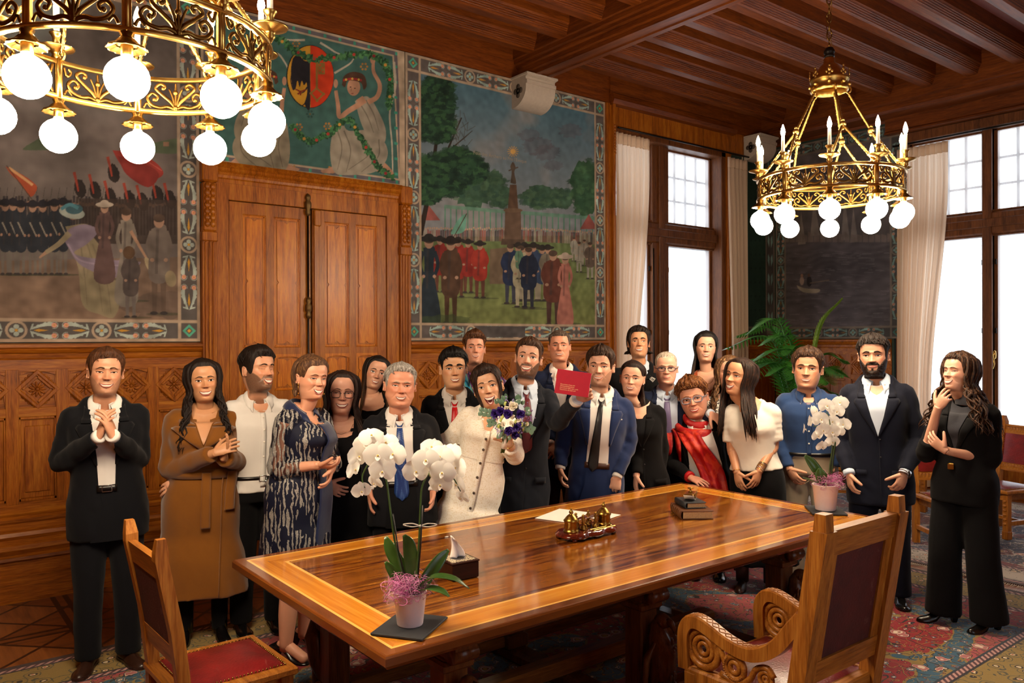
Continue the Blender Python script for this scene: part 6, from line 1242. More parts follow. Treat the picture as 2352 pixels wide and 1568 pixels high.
    def bracelet(s, mat, k, n=1, at=-.01, r=.031, th=.0022, name='bracelet'):
        sh, el, wr = s.arm[k]; d = norm(wr - el); u = norm(np.cross(d, [0, 1, .2])); w = np.cross(d, u)
        for i in range(n):
            m = MB(); c = wr + d * (at - .012 * i); t = np.linspace(0, 2 * PI, 22); m.tube([c + (u * math.cos(a) + w * math.sin(a)) * r * s.k + d * .004 * math.sin(a + i) for a in t], th, 6, cap=False); s.part(m, name, mat if not isinstance(mat, list) else mat[i % len(mat)])
BTN = plain('dark_button', '#14110f', .35); BTW = plain('pearl_button', '#d8d2c6', .3); GOLD = plain('gold', '#c89a4c', .25, 1.0); SILVER = plain('silver', '#b8b8b8', .25, 1.0)
WHITE = cloth('white_shirt_cotton', '#e4dfd8', '#cfcac6', rough=.8, bump=.18); PALEBLUE = cloth('pale_blue_shirt_cotton', '#ccd6e4', '#b4c2d6', rough=.8, bump=.18)
BLK_SHOE = plain('black_shoe_leather', '#0d0b0b', .22); BRN_SHOE = plain('brown_shoe_leather', '#2e1a12', .35); BELT = plain('black_belt_leather', '#100d0c', .3); BROWNB = plain('brown_belt_leather', '#3e2418', .35)
BLACK = cloth('black_cloth', '#070608', '#040305', rough=.9, sheen=.03); BLACKW = cloth('black_suiting', '#09090d', '#060508', rough=.85, sheen=.04); NAVYD = cloth('dark_navy_suiting', '#0a0b12', '#06070b', rough=.85, sheen=.05)
# ================================================================ the wedding party, from left to right
DK = hair_mat('#1c120d'); BKH = hair_mat('#0f0b0a'); BRN = hair_mat('#4a2c18'); GREY = hair_mat('#8f8880', '#c9c4bc'); LBR = hair_mat('#5a3a22', '#8a6238')
FAIR, MED, TAN, OLIVE = '#d6a48a', '#d09a7a', '#c8946c', '#ca9470'
Z = dict
def std(p, h=None, neck=None, legs=None, **hd): p.head(**hd); p.finish(neck, legs)

# 1 the clapping man
p = Person('clapping man in a dark open suit and white shirt, leftmost in the group', 245, 4.45, 799, 905, cx=243, roll=3, yaw=4, skin=MED, beardc='#5a3b26', face=Z(smile=1.0))
p.arms(((140, 1062, .0), (226, 1003, -.27)), ((318, 1052, .0), (259, 1001, -.29)))
p.hand('a', (.32, -.1, .94), (.85, .3, -.3), curl=(14, 22, 15), spread=6); p.hand('b', (-.30, -.12, .94), (-.85, .45, -.2), curl=(18, 25, 18), spread=7)
op = [(-.27, .085), (-.05, .04), (.05, .026), (.2, .036), (.45, .042), (.86, .066), (.985, .06)]
p.suit(NAVYD, WHITE, open_=op, belt=BELT, buckle=SILVER); p.shoes(BRN_SHOE, yaw=(-14, 22)); std(p, neck=[(.86, .002), (.985, .045)], smile='open', open_=.030, beard=.45, eyes=.25, brow='#4a2f1c', mw=.13)
p.hair(BRN, hl=.83, temple=.70, burn=.40, top=.075, side=.045, back=.05, front=.02, amp=.3, fr=6, lock_n=60, part=-1)

# 2 the woman in the camel coat
CAMEL = cloth('camel_wool', '#855218', '#6d4010', rough=.95, bump=.2, sheen=.3)
p = Person('woman with long dark wavy hair in a belted camel coat, clapping', 462, 4.83, 823, 920, cx=467, sex='f', roll=-3, yaw=6, skin=TAN, face=Z(smile=.9), wf=1.16, df=1.15)
p.arms(((390, 1080, .0), (492, 1040, -.27)), ((552, 1058, .02), (512, 1052, -.24)))
p.hand('a', (.85, -.1, .35), (.1, .75, -.5), curl=(8, 12, 8), spread=6); p.hand('b', (.25, -.25, .80), (-.75, -.1, .2), curl=(10, 15, 10), spread=6)
st = np.r_[[[-.98, .243, .185, 0], [-.6, .222, .165, 0]], TORSO['f']]
p.top(CAMEL, 'coat', -.95, (.078, .07, .062, .058, .054), (.93, .93), .016, st, .0105, .005, .02, n=60); vp = [(.55, .0), (.86, .055), (.985, .07)]; p.lapels(CAMEL, .52, vp, .022, .115)
m = MB(); m.loft([p.ring(v, o, 40) for v, o in ((.235, .02), (.235, .028), (.33, .028), (.33, .02))], cap=False); p.part(m, 'coat_belt', CAMEL)
for x, lo, w in ((.02, -.25, .026), (.135, -.08, .022)): m = MB(); p.panel(m, [(lo, w), (.3, w * .9)], .034, 0, x, 5, .006); p.part(m, 'belt_end', CAMEL)
m = MB(); m.tube([p.pt(v, .10, .021, st) for v in np.linspace(-.93, .25, 16)], .003, 5); p.part(m, 'coat_edge', CAMEL)
p.legs(p.body, (.07, .062, .045, .042, .034)); p.trousers(BLACK, (.08, .07, .055, .05, .045)); p.shoes(BLK_SHOE, .05, .24, .042, (-10, 14), boot=.38)
std(p, neck=[(.6, .002), (.86, .05), (.985, .06)], smile='open', open_=.05, mw=.135, eyes=.62, lip='#9a4a40')
p.hair(DK, hl=.86, temple=.70, burn=.40, ear=.30, nape=.0, top=.06, side=.05, back=.06, amp=.16, fr=5, locks=Z(n=86, length=.34, wave=.016, freq=26, off=.095, f0=58, spread=.045, r=.017, fwd=.06))

# 3 the bearded man laughing to the right
p = Person('bearded man in an open white shirt with eyes closed, laughing to the side', 590, 5.0, 798, 897, cx=592, yaw=40, pitch=8, roll=4, skin=MED, beardc='#2c1c12', face=Z(smile=1.1), ty=12)
p.arms(((500, 1075, -.02), (420, 1102, -.10)), ((655, 1050, .05), (640, 1120, .0)))
p.hand('a', (-.75, -.25, -.35), (.3, .75, -.2), curl=(25, 30, 20), thumb=(.5, .6, .1)); p.hand('b', (0, -.2, -1), (-.9, .1, 0))
p.top(WHITE, 'shirt', -.02, (.072, .064, .056, .052, .046), off=.006); p.collar(WHITE, gap=.55, pt=.06); p.buttons(BTW, [.35, .5, .64, .78], .004, .011, .006)
m = MB(); p.panel(m, [(.05, .016), (.84, .016)], .009, 0, 0, 3, .003); p.part(m, 'shirt_placket', WHITE)
p.trousers(BLACK, hi=.16); p.belt(BELT, .13, .006, SILVER); p.shoes(BLK_SHOE); std(p, neck=[(.80, .002), (.985, .05)], smile='open', open_=.045, eyes=0, beard=.85, brow='#22160f', mw=.12)
p.hair(DK, hl=.80, temple=.74, burn=.38, top=.10, side=.018, back=.03, front=.03, amp=.22, fr=7, lock_n=70)

# 4 the woman in the navy lace coat
NAVY = cloth('navy_satin', '#16224a', '#0e1733', rough=.45, sheen=.3)
def lace(alpha):
    n = NT('navy_lace'); v = n.coord((1, 1, .45)); d = n.noise(v, 14, 2); w = n.add('ShaderNodeTexWave', wave_type='BANDS', bands_direction='X'); w.inputs['Scale'].default_value = 14; w.inputs['Distortion'].default_value = 7; w.inputs['Detail'].default_value = 3; w.inputs['Detail Scale'].default_value = 2.2; n.link(v, w.inputs['Vector'])
    f = n.math('MULTIPLY', n.math('GREATER_THAN', w.outputs['Fac'], .60), n.math('GREATER_THAN', d, .44)); sp = n.noise(n.coord(), 500, 1); c = n.mix(f, '#0d1024', n.ramp(sp, [(.4, '#4d4a48'), (.6, '#b9b4ac')])); n.base(c, .7, 0, .2); n.link(n.math('MULTIPLY', f, .4), n.b.inputs['Metallic'])
    if alpha < 1:
        tr = n.add('ShaderNodeBsdfTransparent'); mx = n.add('ShaderNodeMixShader'); n.link(n.math('MULTIPLY_ADD', f, 1 - alpha, alpha), mx.inputs[0]); n.link(tr.outputs[0], mx.inputs[1]); n.link(n.b.outputs[0], mx.inputs[2]); n.link(mx.outputs[0], n.out.inputs[0])
    return n.m
p = Person('laughing woman with a brown bob in a navy dress and silver-patterned sheer coat', 695, 4.5, 817, 915, cx=716, sex='f', yaw=30, roll=5, ty=50, hip=(688, 1125), nk=(700, 952), skin='#cc967a', face=Z(smile=1.2, age=.5), wf=1.0, df=1.1)
p.arms(((640, 1078, -.10), (728, 1068, -.22)), ((760, 1060, .1), (762, 1072, -.18)))
p.feet = dict(a=np.array([-.10, .02, .0]), b=np.array([.0, .20, 0]))
p.hand('a', (.9, -.1, -.1), (-.1, .3, .9), bare=True, curl=(35, 40, 25)); p.hand('b', (-.2, -.35, -.75), (-.5, .1, .3), bare=True, curl=(25, 30, 20))
st = np.r_[[[-.85, .185, .15, 0], [-.5, .188, .142, 0]], TORSO['f']]; p.top(NAVY, 'dress', -.62, ends=(None, None), off=.004, st=st, fold=.02)
p.g = .008; m = MB(); p.trunk(m, -.80, .955, .016, st, 60, .03); p.shell(m, 'lace_coat', lace(1), .0105, 3, .003)
for k in 'ab': m = MB(); p.sleeve(m, k, (.075, .068, .062, .056, .05), .62); p.part(m, 'sheer_sleeve', lace(.42))
m = MB(); p.panel(m, [(-.68, .075), (.3, .055), (.75, .05), (.9, .06)], .024, 0, .03, 9, .003); p.part(m, 'dress_front', NAVY); p.collar(NAVY, r=.066, gap=.6, pt=.055, wide=.045, drop=.03, name='dress_collar')
m = MB(); m.loft([p.ring(v, .022, 40) for v in (.265, .30)], cap=False); p.part(m, 'sequin_belt', lace(1)); p.legs(p.body, (.075, .068, .05, .052, .034), lo=.06)
for k in 'ab':
    f = p.foot(k); p.body.tube(catmull([f - p.Fw * .05 + [0, 0, .082], f + [0, 0, .088], f + p.Fw * .06 + [0, 0, .066], f + p.Fw * .12 + [0, 0, .042], f + p.Fw * .15 + [0, 0, .03]], 14), np.interp(np.linspace(0, 1, 14), [0, .25, .6, .85, 1], [.018, .031, .030, .030, .02]), 12)
p.shoes(BLK_SHOE, .06, .235, .037, h=.035); std(p, neck=[(.62, .002), (.80, .035), (.985, .06)], legs=True, smile='open', open_=.065, mw=.12, eyes=.22, brow='#5a3a26', lip='#a65048', browz=.585); p.earrings(GOLD, .05); p.chainlet(GOLD, .8, .05)
p.hair(hair_mat('#4a3020', '#83603c'), hl=.84, temple=.74, burn=.50, ear=.46, nape=.02, top=.07, side=.045, back=.085, front=.01, amp=.14, fr=6, part=-1, locks=Z(n=60, length=.045, wave=.001, off=.085, f0=98, spread=-.01, r=.015, fwd=0))

# 5 the woman in black with round glasses
p = Person('long-haired woman with round dark glasses in a black dress beside the lace coat', 790, 4.95, 850, 948, cx=785, sex='f', roll=3, yaw=3, skin='#d6a48c', face=Z(smile=1.1, age=.7), wf=1.22, df=1.2)
p.arms(((738, 1075, .02), (748, 1112, -.17)), ((865, 1080, .05), (850, 1150, .0))); p.hand('a', (.85, -.2, -.45), (-.2, .8, .2), curl=(20, 28, 20)); p.hand('b', (0, -.1, -1), (-.9, 0, 0))
st = np.r_[[[-.95, .225, .17, 0], [-.5, .215, .16, 0]], TORSO['f']]; p.top(BLACK, 'black_dress', -.9, (.072, .066, .06, .056, .05), (.92, .92), .008, st, .0105, .005)
p.trousers(BLACK, (.07, .06, .05, .046, .04)); p.shoes(BLK_SHOE); std(p, neck=[(.78, .03), (.80, .06), (.9, .068), (.985, .066)], smile='open', open_=.040, mw=.135, eyes=.15, brow='#6a4a3a', lip='#8f4038'); p.chainlet(SILVER, .82, .06, pend=False)
p.glasses(plain('dark_glasses_frame', '#15131a', .25), .10, .082, .475, 1.0, r=.009)
p.hair(hair_mat('#1e110c', '#3a2016'), hl=.88, temple=.66, burn=.34, ear=.26, nape=.0, top=.05, side=.05, back=.06, amp=.12, fr=5, locks=Z(n=90, length=.30, wave=.006, freq=14, off=.10, f0=56, spread=.05, r=.018, fwd=.06))

# 6 the young woman behind
p = Person('young woman with long straight brown hair and tilted head, behind the grey-haired man', 862, 5.6, 815, 891, cx=864, sex='f', roll=14, yaw=6, skin='#d3a084', face=Z(smile=.6), nk=(850, 912))
p.arms(); [p.hand(k, (0, -.1, -1), (.9 if k == 'a' else -.9, 0, 0)) for k in 'ab']; st = np.r_[[[-.95, .2, .15, 0]], TORSO['f']]
p.top(BLACK, 'black_top', -.8, off=.004, st=st); p.trousers(BLACK, (.08, .07, .055, .05, .045)); p.shoes(BLK_SHOE); std(p, neck=[(.80, .03), (.83, .08), (.9, .09), (.985, .064)], smile='open', open_=.030, mw=.10, eyes=.75, brow='#241610', lip='#a04c42', brow_w=1.15, eyeb=.008); p.earrings(SILVER)
p.hair(tip_hair('#1c1410', '#6a4320', 1.25, 1.6), hl=.86, temple=.72, burn=.36, ear=.3, nape=.0, top=.04, side=.035, back=.05, amp=.1, fr=5, locks=Z(n=76, length=.36, wave=.003, freq=8, off=.065, f0=62, spread=.03, r=.015, fwd=.05))

# 7 the grey-haired man with the blue tie
DOT = NT('blue_dotted_silk'); v_ = DOT.add('ShaderNodeTexVoronoi'); v_.inputs['Scale'].default_value = 190; v_.inputs['Randomness'].default_value = 0; DOT.link(DOT.coord(), v_.inputs['Vector']); DOT.base(DOT.mix(DOT.math('LESS_THAN', v_.outputs['Distance'], .28), '#12306a', '#5f86c0'), .4); DOT = DOT.m
CHAR = cloth('charcoal_suiting', '#121217', '#0c0c10', rough=.85, sheen=.05)
p = Person('grey-haired man in a black suit and dotted blue tie behind the near orchid', 922, 4.9, 833, 932, cx=919, roll=3, yaw=5, skin='#d2967a', face=Z(smile=.9, age=.9, fat=1.06, jaw=1.08, nose=1.12), wf=1.08, df=1.12)
p.arms(((848, 1050, .02), (850, 1120, -.05)), ((1003, 1050, .02), (994, 1122, -.06))); p.hand('a', (0, -.1, -1), (.9, 0, 0)); p.hand('b', (-.15, -.2, -1), (-.85, -.3, 0), curl=(25, 35, 25))
p.suit(CHAR, WHITE, open_=[(-.27, .1), (.0, .085), (.2, .078), (.6, .072), (.86, .075), (.985, .062)], tie=DOT, tiekw=Z(lo=.02, w=.044), belt=BELT, lap=.07, trs=BLACKW); p.shoes(BLK_SHOE)
std(p, smile='open', open_=.032, mw=.115, eyes=.28, brow='#8a7a6c', lip='#9a5a4c', browz=.578); p.hair(GREY, hl=.85, temple=.76, burn=.45, top=.06, side=.022, back=.03, front=.03, amp=.3, fr=8, lock_n=70)

# 8 the young man with the red tie
REDT = plain('red_silk_tie', '#c00a14', .42, nz=.06); p = Person('young man with short black curls, dark suit and bright red tie', 1045, 5.45, 798, 890, cx=1042, roll=-2, yaw=4, skin='#d0a07c', face=Z(smile=.6, fat=.97), nk=(1044, 912))
p.arms(((985, 1035, .02), (1030, 1012, -.24)), ((1100, 1030, .05), (1105, 1090, .05))); p.hand('a', (.8, -.35, -.05), (-.1, .5, -.8), curl=(70, 85, 50)); p.hand('b', (0, -.1, -1), (-.9, 0, 0))
p.suit(NAVYD, WHITE, vb=.30, v0=.08, tie=REDT, tiekw=Z(lo=.2, w=.04), lap=.065, trs=NAVYD); p.shoes(BLK_SHOE); std(p, smile='open', open_=.036, mw=.105, eyes=.45, brow='#120c0a', brow_w=1.5, lip='#a35a4c')
p.hair(BKH, hl=.80, temple=.72, burn=.46, top=.075, side=.035, back=.04, front=.03, amp=.35, fr=12, lock_n=170, curl=.012)

# 9 the tall man in the striped shirt
STR = NT('multicolour_striped_cotton'); w_ = STR.add('ShaderNodeTexWave', bands_direction='X'); w_.inputs['Scale'].default_value = 4.2; w_.inputs['Distortion'].default_value = .5; STR.link(STR.coord(rot=(0, .35, 0)), w_.inputs['Vector']); STR.base(STR.ramp(w_.outputs['Fac'], [(0, '#3fb0d8'), (.3, '#3fb0d8'), (.34, '#e08a4a'), (.42, '#4ab88a'), (.6, '#3a8fc0'), (.66, '#5a3478'), (.85, '#8a2a60'), (.93, '#1c1a40')], 'CONSTANT'), .8); STR = STR.m
p = Person('tall man with swept-up brown hair in a multicoloured striped shirt, back row', 1092, 5.95, 762, 836, cx=1090, yaw=5, pitch=6, roll=1, skin='#d49a80', beardc='#6a4630', face=Z(smile=.6, fat=.94), nk=(1095, 862))
p.arms(); [p.hand(k, (0, -.1, -1), (.9 if k == 'a' else -.9, 0, 0)) for k in 'ab']; p.top(STR, 'shirt', -.15); p.collar(STR, gap=.4); p.trousers(BLACK); p.shoes(BLK_SHOE)
std(p, neck=[(.86, .002), (.985, .04)], smile='open', open_=.018, mw=.10, eyes=.3, beard=.25, brow='#3c2618'); p.hair(hair_mat('#4a2b18', '#7a4e2c'), hl=.80, temple=.76, burn=.45, top=.11, side=.012, back=.02, front=.05, amp=.25, fr=8, lock_n=90)

# 10 the bride
TWEED = NT('ivory_tweed'); a_ = TWEED.noise(TWEED.coord((300, 300, 60)), 1, 2); b_ = TWEED.noise(TWEED.coord((60, 60, 300)), 1, 2); TWEED.base(TWEED.mix(TWEED.math('GREATER_THAN', TWEED.math('MAXIMUM', a_, b_), .62), '#f0e9dc', '#dccbac'), .9); TWEED.bump(TWEED.math('ADD', a_, b_), .3, .004); TWEED = TWEED.m
p = Person('laughing bride in an ivory button-front coat dress holding the bouquet', 1095, 5.08, 838, 934, cx=1121, sex='f', roll=-13, yaw=-4, pitch=4, hip=(1093, 1100), nk=(1131, 955), skin='#d4a684', face=Z(smile=1.0), wf=1.02, df=1.05)
p.arms(((1035, 1008, .08), (985, 1035, .12)), ((1183, 1046, -.08), (1170, 1022, -.25))); p.hand('a', (-.8, .3, -.4), (0, .5, -.5)); p.hand('b', (-.18, -.15, .95), (-.55, -.75, 0), curl=(60, 75, 50), thumb=(.5, .5, .6), tcurl=35)
st = np.r_[[[-.78, .225, .18, 0], [-.4, .205, .155, 0]], TORSO['f']]; p.top(TWEED, 'coat_dress', -.66, (.068, .066, .066, .062, .052), (.95, .80), .010, st, .0095, .004, .012, n=54)
p.collar(TWEED, r=.064, gap=.6, pt=.055, wide=.03, drop=.03, name='coat_collar'); m = MB(); p.panel(m, [(-.62, .018), (.72, .018)], .016, 0, 0, 3, .003); p.part(m, 'button_placket', TWEED); p.buttons(plain('horn_button', '#4a3c30', .3), [-.32, -.12, .08, .26, .44, .6], .0, .020, .0085)
m = MB(); m.loft([p.ring(v, .0155, 40) for v in (.29, .315)], cap=False); p.part(m, 'waist_seam', TWEED); p.trousers(BLACK, (.085, .075, .055, .05, .045)); p.shoes(BLK_SHOE)
std(p, neck=[(.62, .002), (.86, .045), (.985, .055)], smile='open', open_=.155, mw=.125, eyes=.7, brow='#2a1a12', lip='#a8564c', browz=.605, brow_w=1.1); p.earrings(GOLD); p.bracelet(GOLD, 'b', at=.02)
def bun(m, sk):
    for i in range(40): a = random.uniform(2.4, 3.9); q = [sk(a, .8, .05), sk(a + .2, .62, .14), sk(a + .1, .45, .16), sk(a - .1, .38, .06)]; m.tube(p.T(catmull(q, 12)), p.Hh * .022, 6)
    for sg, f in ((-1, .8), (1, .9), (-1, 1.0), (1, 1.05)):
        q = [sk(sg * .35, .9, .06), sk(sg * .85 * f, .72, .06), sk(sg * 1.05 * f, .5, .045), sk(sg * 1.1 * f, .28, .05), sk(sg * 1.0 * f, .08, .09), sk(sg * 1.05 * f, -.02, .10)]; m.tube(p.T(catmull(q, 18)), p.Hh * np.interp(np.linspace(0, 1, 18), [0, .3, .7, 1], [.02, .035, .02, .004]), 7)
p.hair(hair_mat('#241610', '#4a2e1e'), hl=.82, temple=.70, burn=.46, ear=.56, nape=.14, top=.085, side=.05, back=.06, front=.03, amp=.3, fr=6, part=-1, lock_n=50, extra=bun); BRIDE = p

# 11 the groom
GROOM = cloth('slate_navy_suiting', '#141823', '#0e1118', rough=.85, sheen=.05); WINE = plain('burgundy_silk_tie', '#5a0f1c', .5, nz=.1)
p = Person('bearded groom in a dark suit and burgundy tie holding up the red booklet', 1195, 5.36, 775, 866, cx=1214, roll=7, yaw=-6, pitch=5, hip=(1190, 1105), nk=(1205, 888), skin=FAIR, beardc='#3c271a', face=Z(smile=.9, fat=.95), ty=12)
p.arms(((1160, 1010, .10), (1150, 1080, .05)), ((1280, 972, -.18), (1326, 917, -.48))); p.hand('a', (0, -.1, -1), (.9, 0, 0)); p.hand('b', (.80, -.12, .42), (-.25, -.9, .1), curls=[(70, 78, 22), (74, 78, 25), (78, 78, 25), (80, 78, 25)], thumb=(.5, .8, -.1), tcurl=5)
p.suit(GROOM, PALEBLUE, vb=.36, v0=.085, tie=WINE, tiekw=Z(lo=.3, w=.044), lap=.075, trs=GROOM, endk=(.97, .93)); p.shoes(BLK_SHOE); std(p, smile='open', open_=.055, mw=.125, eyes=.85, beard=1.0, brow='#3a261a', lip='#b06058', browz=.60); p.cuff(WHITE, 'b', .040, .05)
p.hair(hair_mat('#3e2719', '#5c3c26'), hl=.80, temple=.72, burn=.40, top=.07, side=.028, back=.03, front=.02, amp=.25, fr=7, lock_n=70); GRM = p

# 12 the man in the navy blazer, back row
BLZ = cloth('navy_blazer_wool', '#16203e', '#10172e', rough=.85, sheen=.06); p = Person('man in a navy blazer and burgundy trousers with folded hands, back row', 1288, 6.2, 758, 830, cx=1285, pitch=4, skin='#d29478', beardc='#8a6a54', face=Z(smile=.7, fat=1.0, jaw=1.05), nk=(1289, 850))
p.arms(((1250, 960, .0), (1262, 1018, -.16)), ((1335, 960, .0), (1288, 1022, -.18))); p.hand('a', (.7, -.3, -.5), (.1, .7, -.3), curl=(30, 35, 25)); p.hand('b', (-.7, -.3, -.5), (0, .7, -.3), curl=(30, 35, 25))
p.suit(BLZ, plain('rose_white_shirt', '#e0d2cc', .8), vb=.35, v0=.075, lap=.07, trs=cloth('burgundy_trouser_cloth', '#3a1218', '#2a0c12')); p.shoes(BRN_SHOE); std(p, neck=[(.82, .002), (.985, .05)], smile='open', open_=.022, mw=.115, eyes=.3, brow='#4a3426')
p.hair(hair_mat('#4a3a30', '#85786c'), hl=.83, temple=.80, burn=.5, top=.05, side=.008, back=.012, front=.02, amp=.2, fr=9, lock_n=50)

# 13 the man in the bright blue suit
BLUE = cloth('blue_suiting', '#172c5a', '#102045', rough=.8, sheen=.25); p = Person('man in a blue suit and black tie behind the red booklet, hand on table', 1372, 5.72, 794, 885, cx=1379, yaw=-8, roll=3, skin=FAIR, beardc='#5a3a26', face=Z(smile=.9, fat=.97), nk=(1384, 908), hip=(1368, 1105))
p.arms(((1295, 1005, .0), (1287, 1072, -.08)), ((1447, 1015, .0), (1418, 1092, -.12))); p.hand('a', (.05, -.15, -1), (.85, .1, 0), curl=(25, 30, 20)); p.hand('b', (-.2, -.15, -.95), (.1, .9, -.2), curl=(45, 80, 50))
p.suit(BLUE, WHITE, open_=[(-.27, .12), (.0, .075), (.2, .07), (.6, .066), (.86, .072), (.985, .062)], tie=plain('black_silk_tie', '#0e0d12', .45), tiekw=Z(lo=.13, w=.036, cx=-.03), belt=BROWNB, lap=.075); p.shoes(BRN_SHOE)
m = MB(); Gd = [[p.pt(v, x, .013) for x in np.linspace(.09, .14, 5)] for v in (.70, .712)]; m.grid(Gd, thick=.004, nrm=p.Fw); p.part(m, 'pocket_square', WHITE)
std(p, smile='open', open_=.024, mw=.125, eyes=.38, beard=.6, brow='#32200f', lip='#b06a5a'); p.hair(hair_mat('#2c1c12', '#4e3422'), hl=.80, temple=.66, burn=.42, top=.08, side=.055, back=.06, front=.045, amp=.3, fr=6, part=-1, lock_n=90)

# 14 the man with the brooch
p = Person('tall man with wavy dark hair, black suit and white brooch before the far window', 1468, 6.75, 749, 822, cx=1467, yaw=3, pitch=8, skin=OLIVE, beardc='#4a3020', face=Z(smile=.9, fat=.97), nk=(1466, 845), hs=.97)
p.arms(); [p.hand(k, (0, -.1, -1), (.9 if k == 'a' else -.9, 0, 0)) for k in 'ab']; p.suit(BLACKW, PALEBLUE, vb=.40, v0=.072, lap=.07); p.shoes(BLK_SHOE); std(p, neck=[(.84, .002), (.985, .05)], smile='open', open_=.026, mw=.12, eyes=.3, beard=.15, brow='#1c120d', brow_w=1.3)
m = MB(); c = p.pt(.80, .105, .02); m.tube([c + p.L * x * .022 + p.U * z * .02 for x, z in ((-1, .3), (-.2, 1), (1, .3), (.1, -1), (-1, .3))], .004, 6); m.tube([c + p.L * x * .01 + p.U * z * .01 for x, z in ((-1, 1), (0, -1), (1, 1), (-1, 1))], .003, 5); p.part(m, 'brooch', plain('white_enamel', '#e8e4da', .3))
p.hair(hair_mat('#1a110c', '#3a261a'), hl=.82, temple=.70, burn=.30, ear=.40, nape=.02, top=.09, side=.06, back=.075, amp=.35, fr=6, lock_n=60, locks=Z(n=40, length=.02, wave=.006, freq=60, off=.085, f0=112, spread=.02, r=.016, fwd=0))

# 15 the dark-haired woman in black
p = Person('dark-haired woman in a black blazer with hair falling over her shoulder, beside the blue suit', 1462, 5.85, 827, 906, cx=1452, sex='f', yaw=-6, roll=4, skin=FAIR, face=Z(smile=.7), nk=(1466, 932), hip=(1480, 1110))
p.arms(((1462, 1035, -.05), (1462, 1090, -.15)), ((1520, 1035, .05), (1510, 1100, .0))); p.hand('a', (-.1, -.2, -1), (.8, .3, 0), curl=(15, 25, 20)); p.hand('b', (0, -.1, -1), (-.9, 0, 0))
p.suit(BLACK, BLACKW, vb=.45, v0=.055, collar=False, lap=.06, cuffs=''); p.shoes(BLK_SHOE); std(p, neck=[(.80, .02), (.9, .05), (.985, .06)], smile='open', open_=.03, mw=.115, eyes=.4, brow='#22150f', brow_w=1.1); p.earrings(SILVER)
p.hair(hair_mat('#1c110d', '#3c2418'), hl=.84, temple=.72, burn=.56, ear=.54, nape=.1, top=.05, side=.035, back=.05, amp=.12, fr=5, locks=Z(n=64, length=.42, wave=.008, freq=12, off=.06, f0=100, spread=.0, r=.017, fwd=.09, left=0, bring=140))

# 16 the older man with glasses
p = Person('older man with rectangular glasses, navy suit and lavender tie', 1532, 6.25, 806, 882, cx=1530, skin='#d8a48c', face=Z(smile=.5, age=.9, jaw=1.02), nk=(1532, 902), yaw=2)
p.arms(((1488, 1010, .0), (1495, 1080, -.05)), ((1598, 985, .05), (1632, 950, -.18))); p.hand('a', (0, -.1, -1), (.9, 0, 0)); p.hand('b', (.65, -.55, -.35), (0, .5, -.75), curl=(25, 28, 18), spread=7)
p.suit(cloth('navy_suiting', '#16203a', '#10182c', rough=.85, sheen=.05), PALEBLUE, open_=[(-.27, .1), (.2, .075), (.6, .075), (.86, .075), (.985, .062)], tie=plain('lavender_silk_tie', '#6f6286', .5, nz=.12, scale=300), tiekw=Z(lo=.1, w=.046, knot=.026), belt=BELT, lap=.065); p.shoes(BLK_SHOE)
std(p, smile='shut', mw=.115, eyes=.35, brow='#a48a72', lip='#b06a5c', brow_w=.7); p.glasses(plain('navy_glasses_frame', '#141c34', .25), .112, .06, .485, .45, r=.011)
p.hair(hair_mat('#a89684', '#d8cdbd'), hl=.86, temple=.80, burn=.48, top=.028, side=.012, back=.02, front=.0, amp=.15, fr=8, part=-1)

# 17 the woman in rust
RUST = cloth('rust_satin', '#a8481a', '#8a3812', rough=.55, sheen=.3); p = Person('tall woman with long dark hair in a rust-orange top before the far window', 1622, 6.7, 759, 832, cx=1621, sex='f', pitch=2, roll=2, yaw=4, skin=FAIR, face=Z(smile=.7), nk=(1624, 862), hs=.96)
p.arms(); [p.hand(k, (0, -.1, -1), (.9 if k == 'a' else -.9, 0, 0)) for k in 'ab']; p.top(RUST, 'rust_top', -.2, (.072, .068, .064, .06, .05)); p.trousers(BLACK, (.09, .08, .06, .055, .05)); p.shoes(BLK_SHOE); std(p, neck=[(.74, .02), (.78, .055), (.88, .075), (.985, .066)], smile='open', open_=.024, mw=.12, eyes=.55, brow='#1c120e', lip='#b0564c'); p.chainlet(GOLD, .84, .05)
p.hair(tip_hair('#150f0d', '#5e3a1e', 1.38, 1.62), hl=.84, temple=.70, burn=.50, ear=.40, nape=.05, top=.075, side=.04, back=.05, amp=.12, fr=5, locks=Z(n=74, length=.36, wave=.004, freq=9, off=.065, f0=80, spread=.03, r=.016, fwd=.07, bring=110))

# 18 the woman with the red scarf
p = Person('short-haired woman with patterned glasses and a red scarf leaning on the table corner', 1622, 6.08, 868, 958, cx=1592, sex='f', roll=-13, yaw=-4, hip=(1632, 1130), nk=(1600, 972), skin='#d2967c', face=Z(smile=.8, age=.8, fat=1.06, jaw=1.06), wf=1.22, df=1.25, hipz=.5)
p.k = .93; p.arms(((1542, 1062, -.05), (1585, 1096, -.26)), ((1668, 1060, .05), (1655, 1110, .0))); p.hand('a', (.75, -.45, -.25), (.1, .25, -.9), curl=(8, 14, 12), spread=9); p.hand('b', (0, -.1, -1), (-.9, 0, 0))
p.suit(BLACK, WHITE, open_=[(-.27, .15), (.2, .11), (.6, .1), (.86, .08), (.985, .06)], lap=.04, trs=BLACK, cuffs=''); p.shoes(BLK_SHOE)
SCARF = NT('red_damask_silk'); SCARF.base(SCARF.ramp(SCARF.noise(SCARF.coord(), 9, 3, .5, 1.2), [(.52, '#b00d12'), (.56, '#c8321a')]), .5); SCARF.bump(SCARF.noise(SCARF.coord((8, 8, 3)), 4, 3), .3, .02); SCARF = SCARF.m
p.cuff(SCARF, 'a', .044, .035, 'scarf_red_cuff'); m = MB()
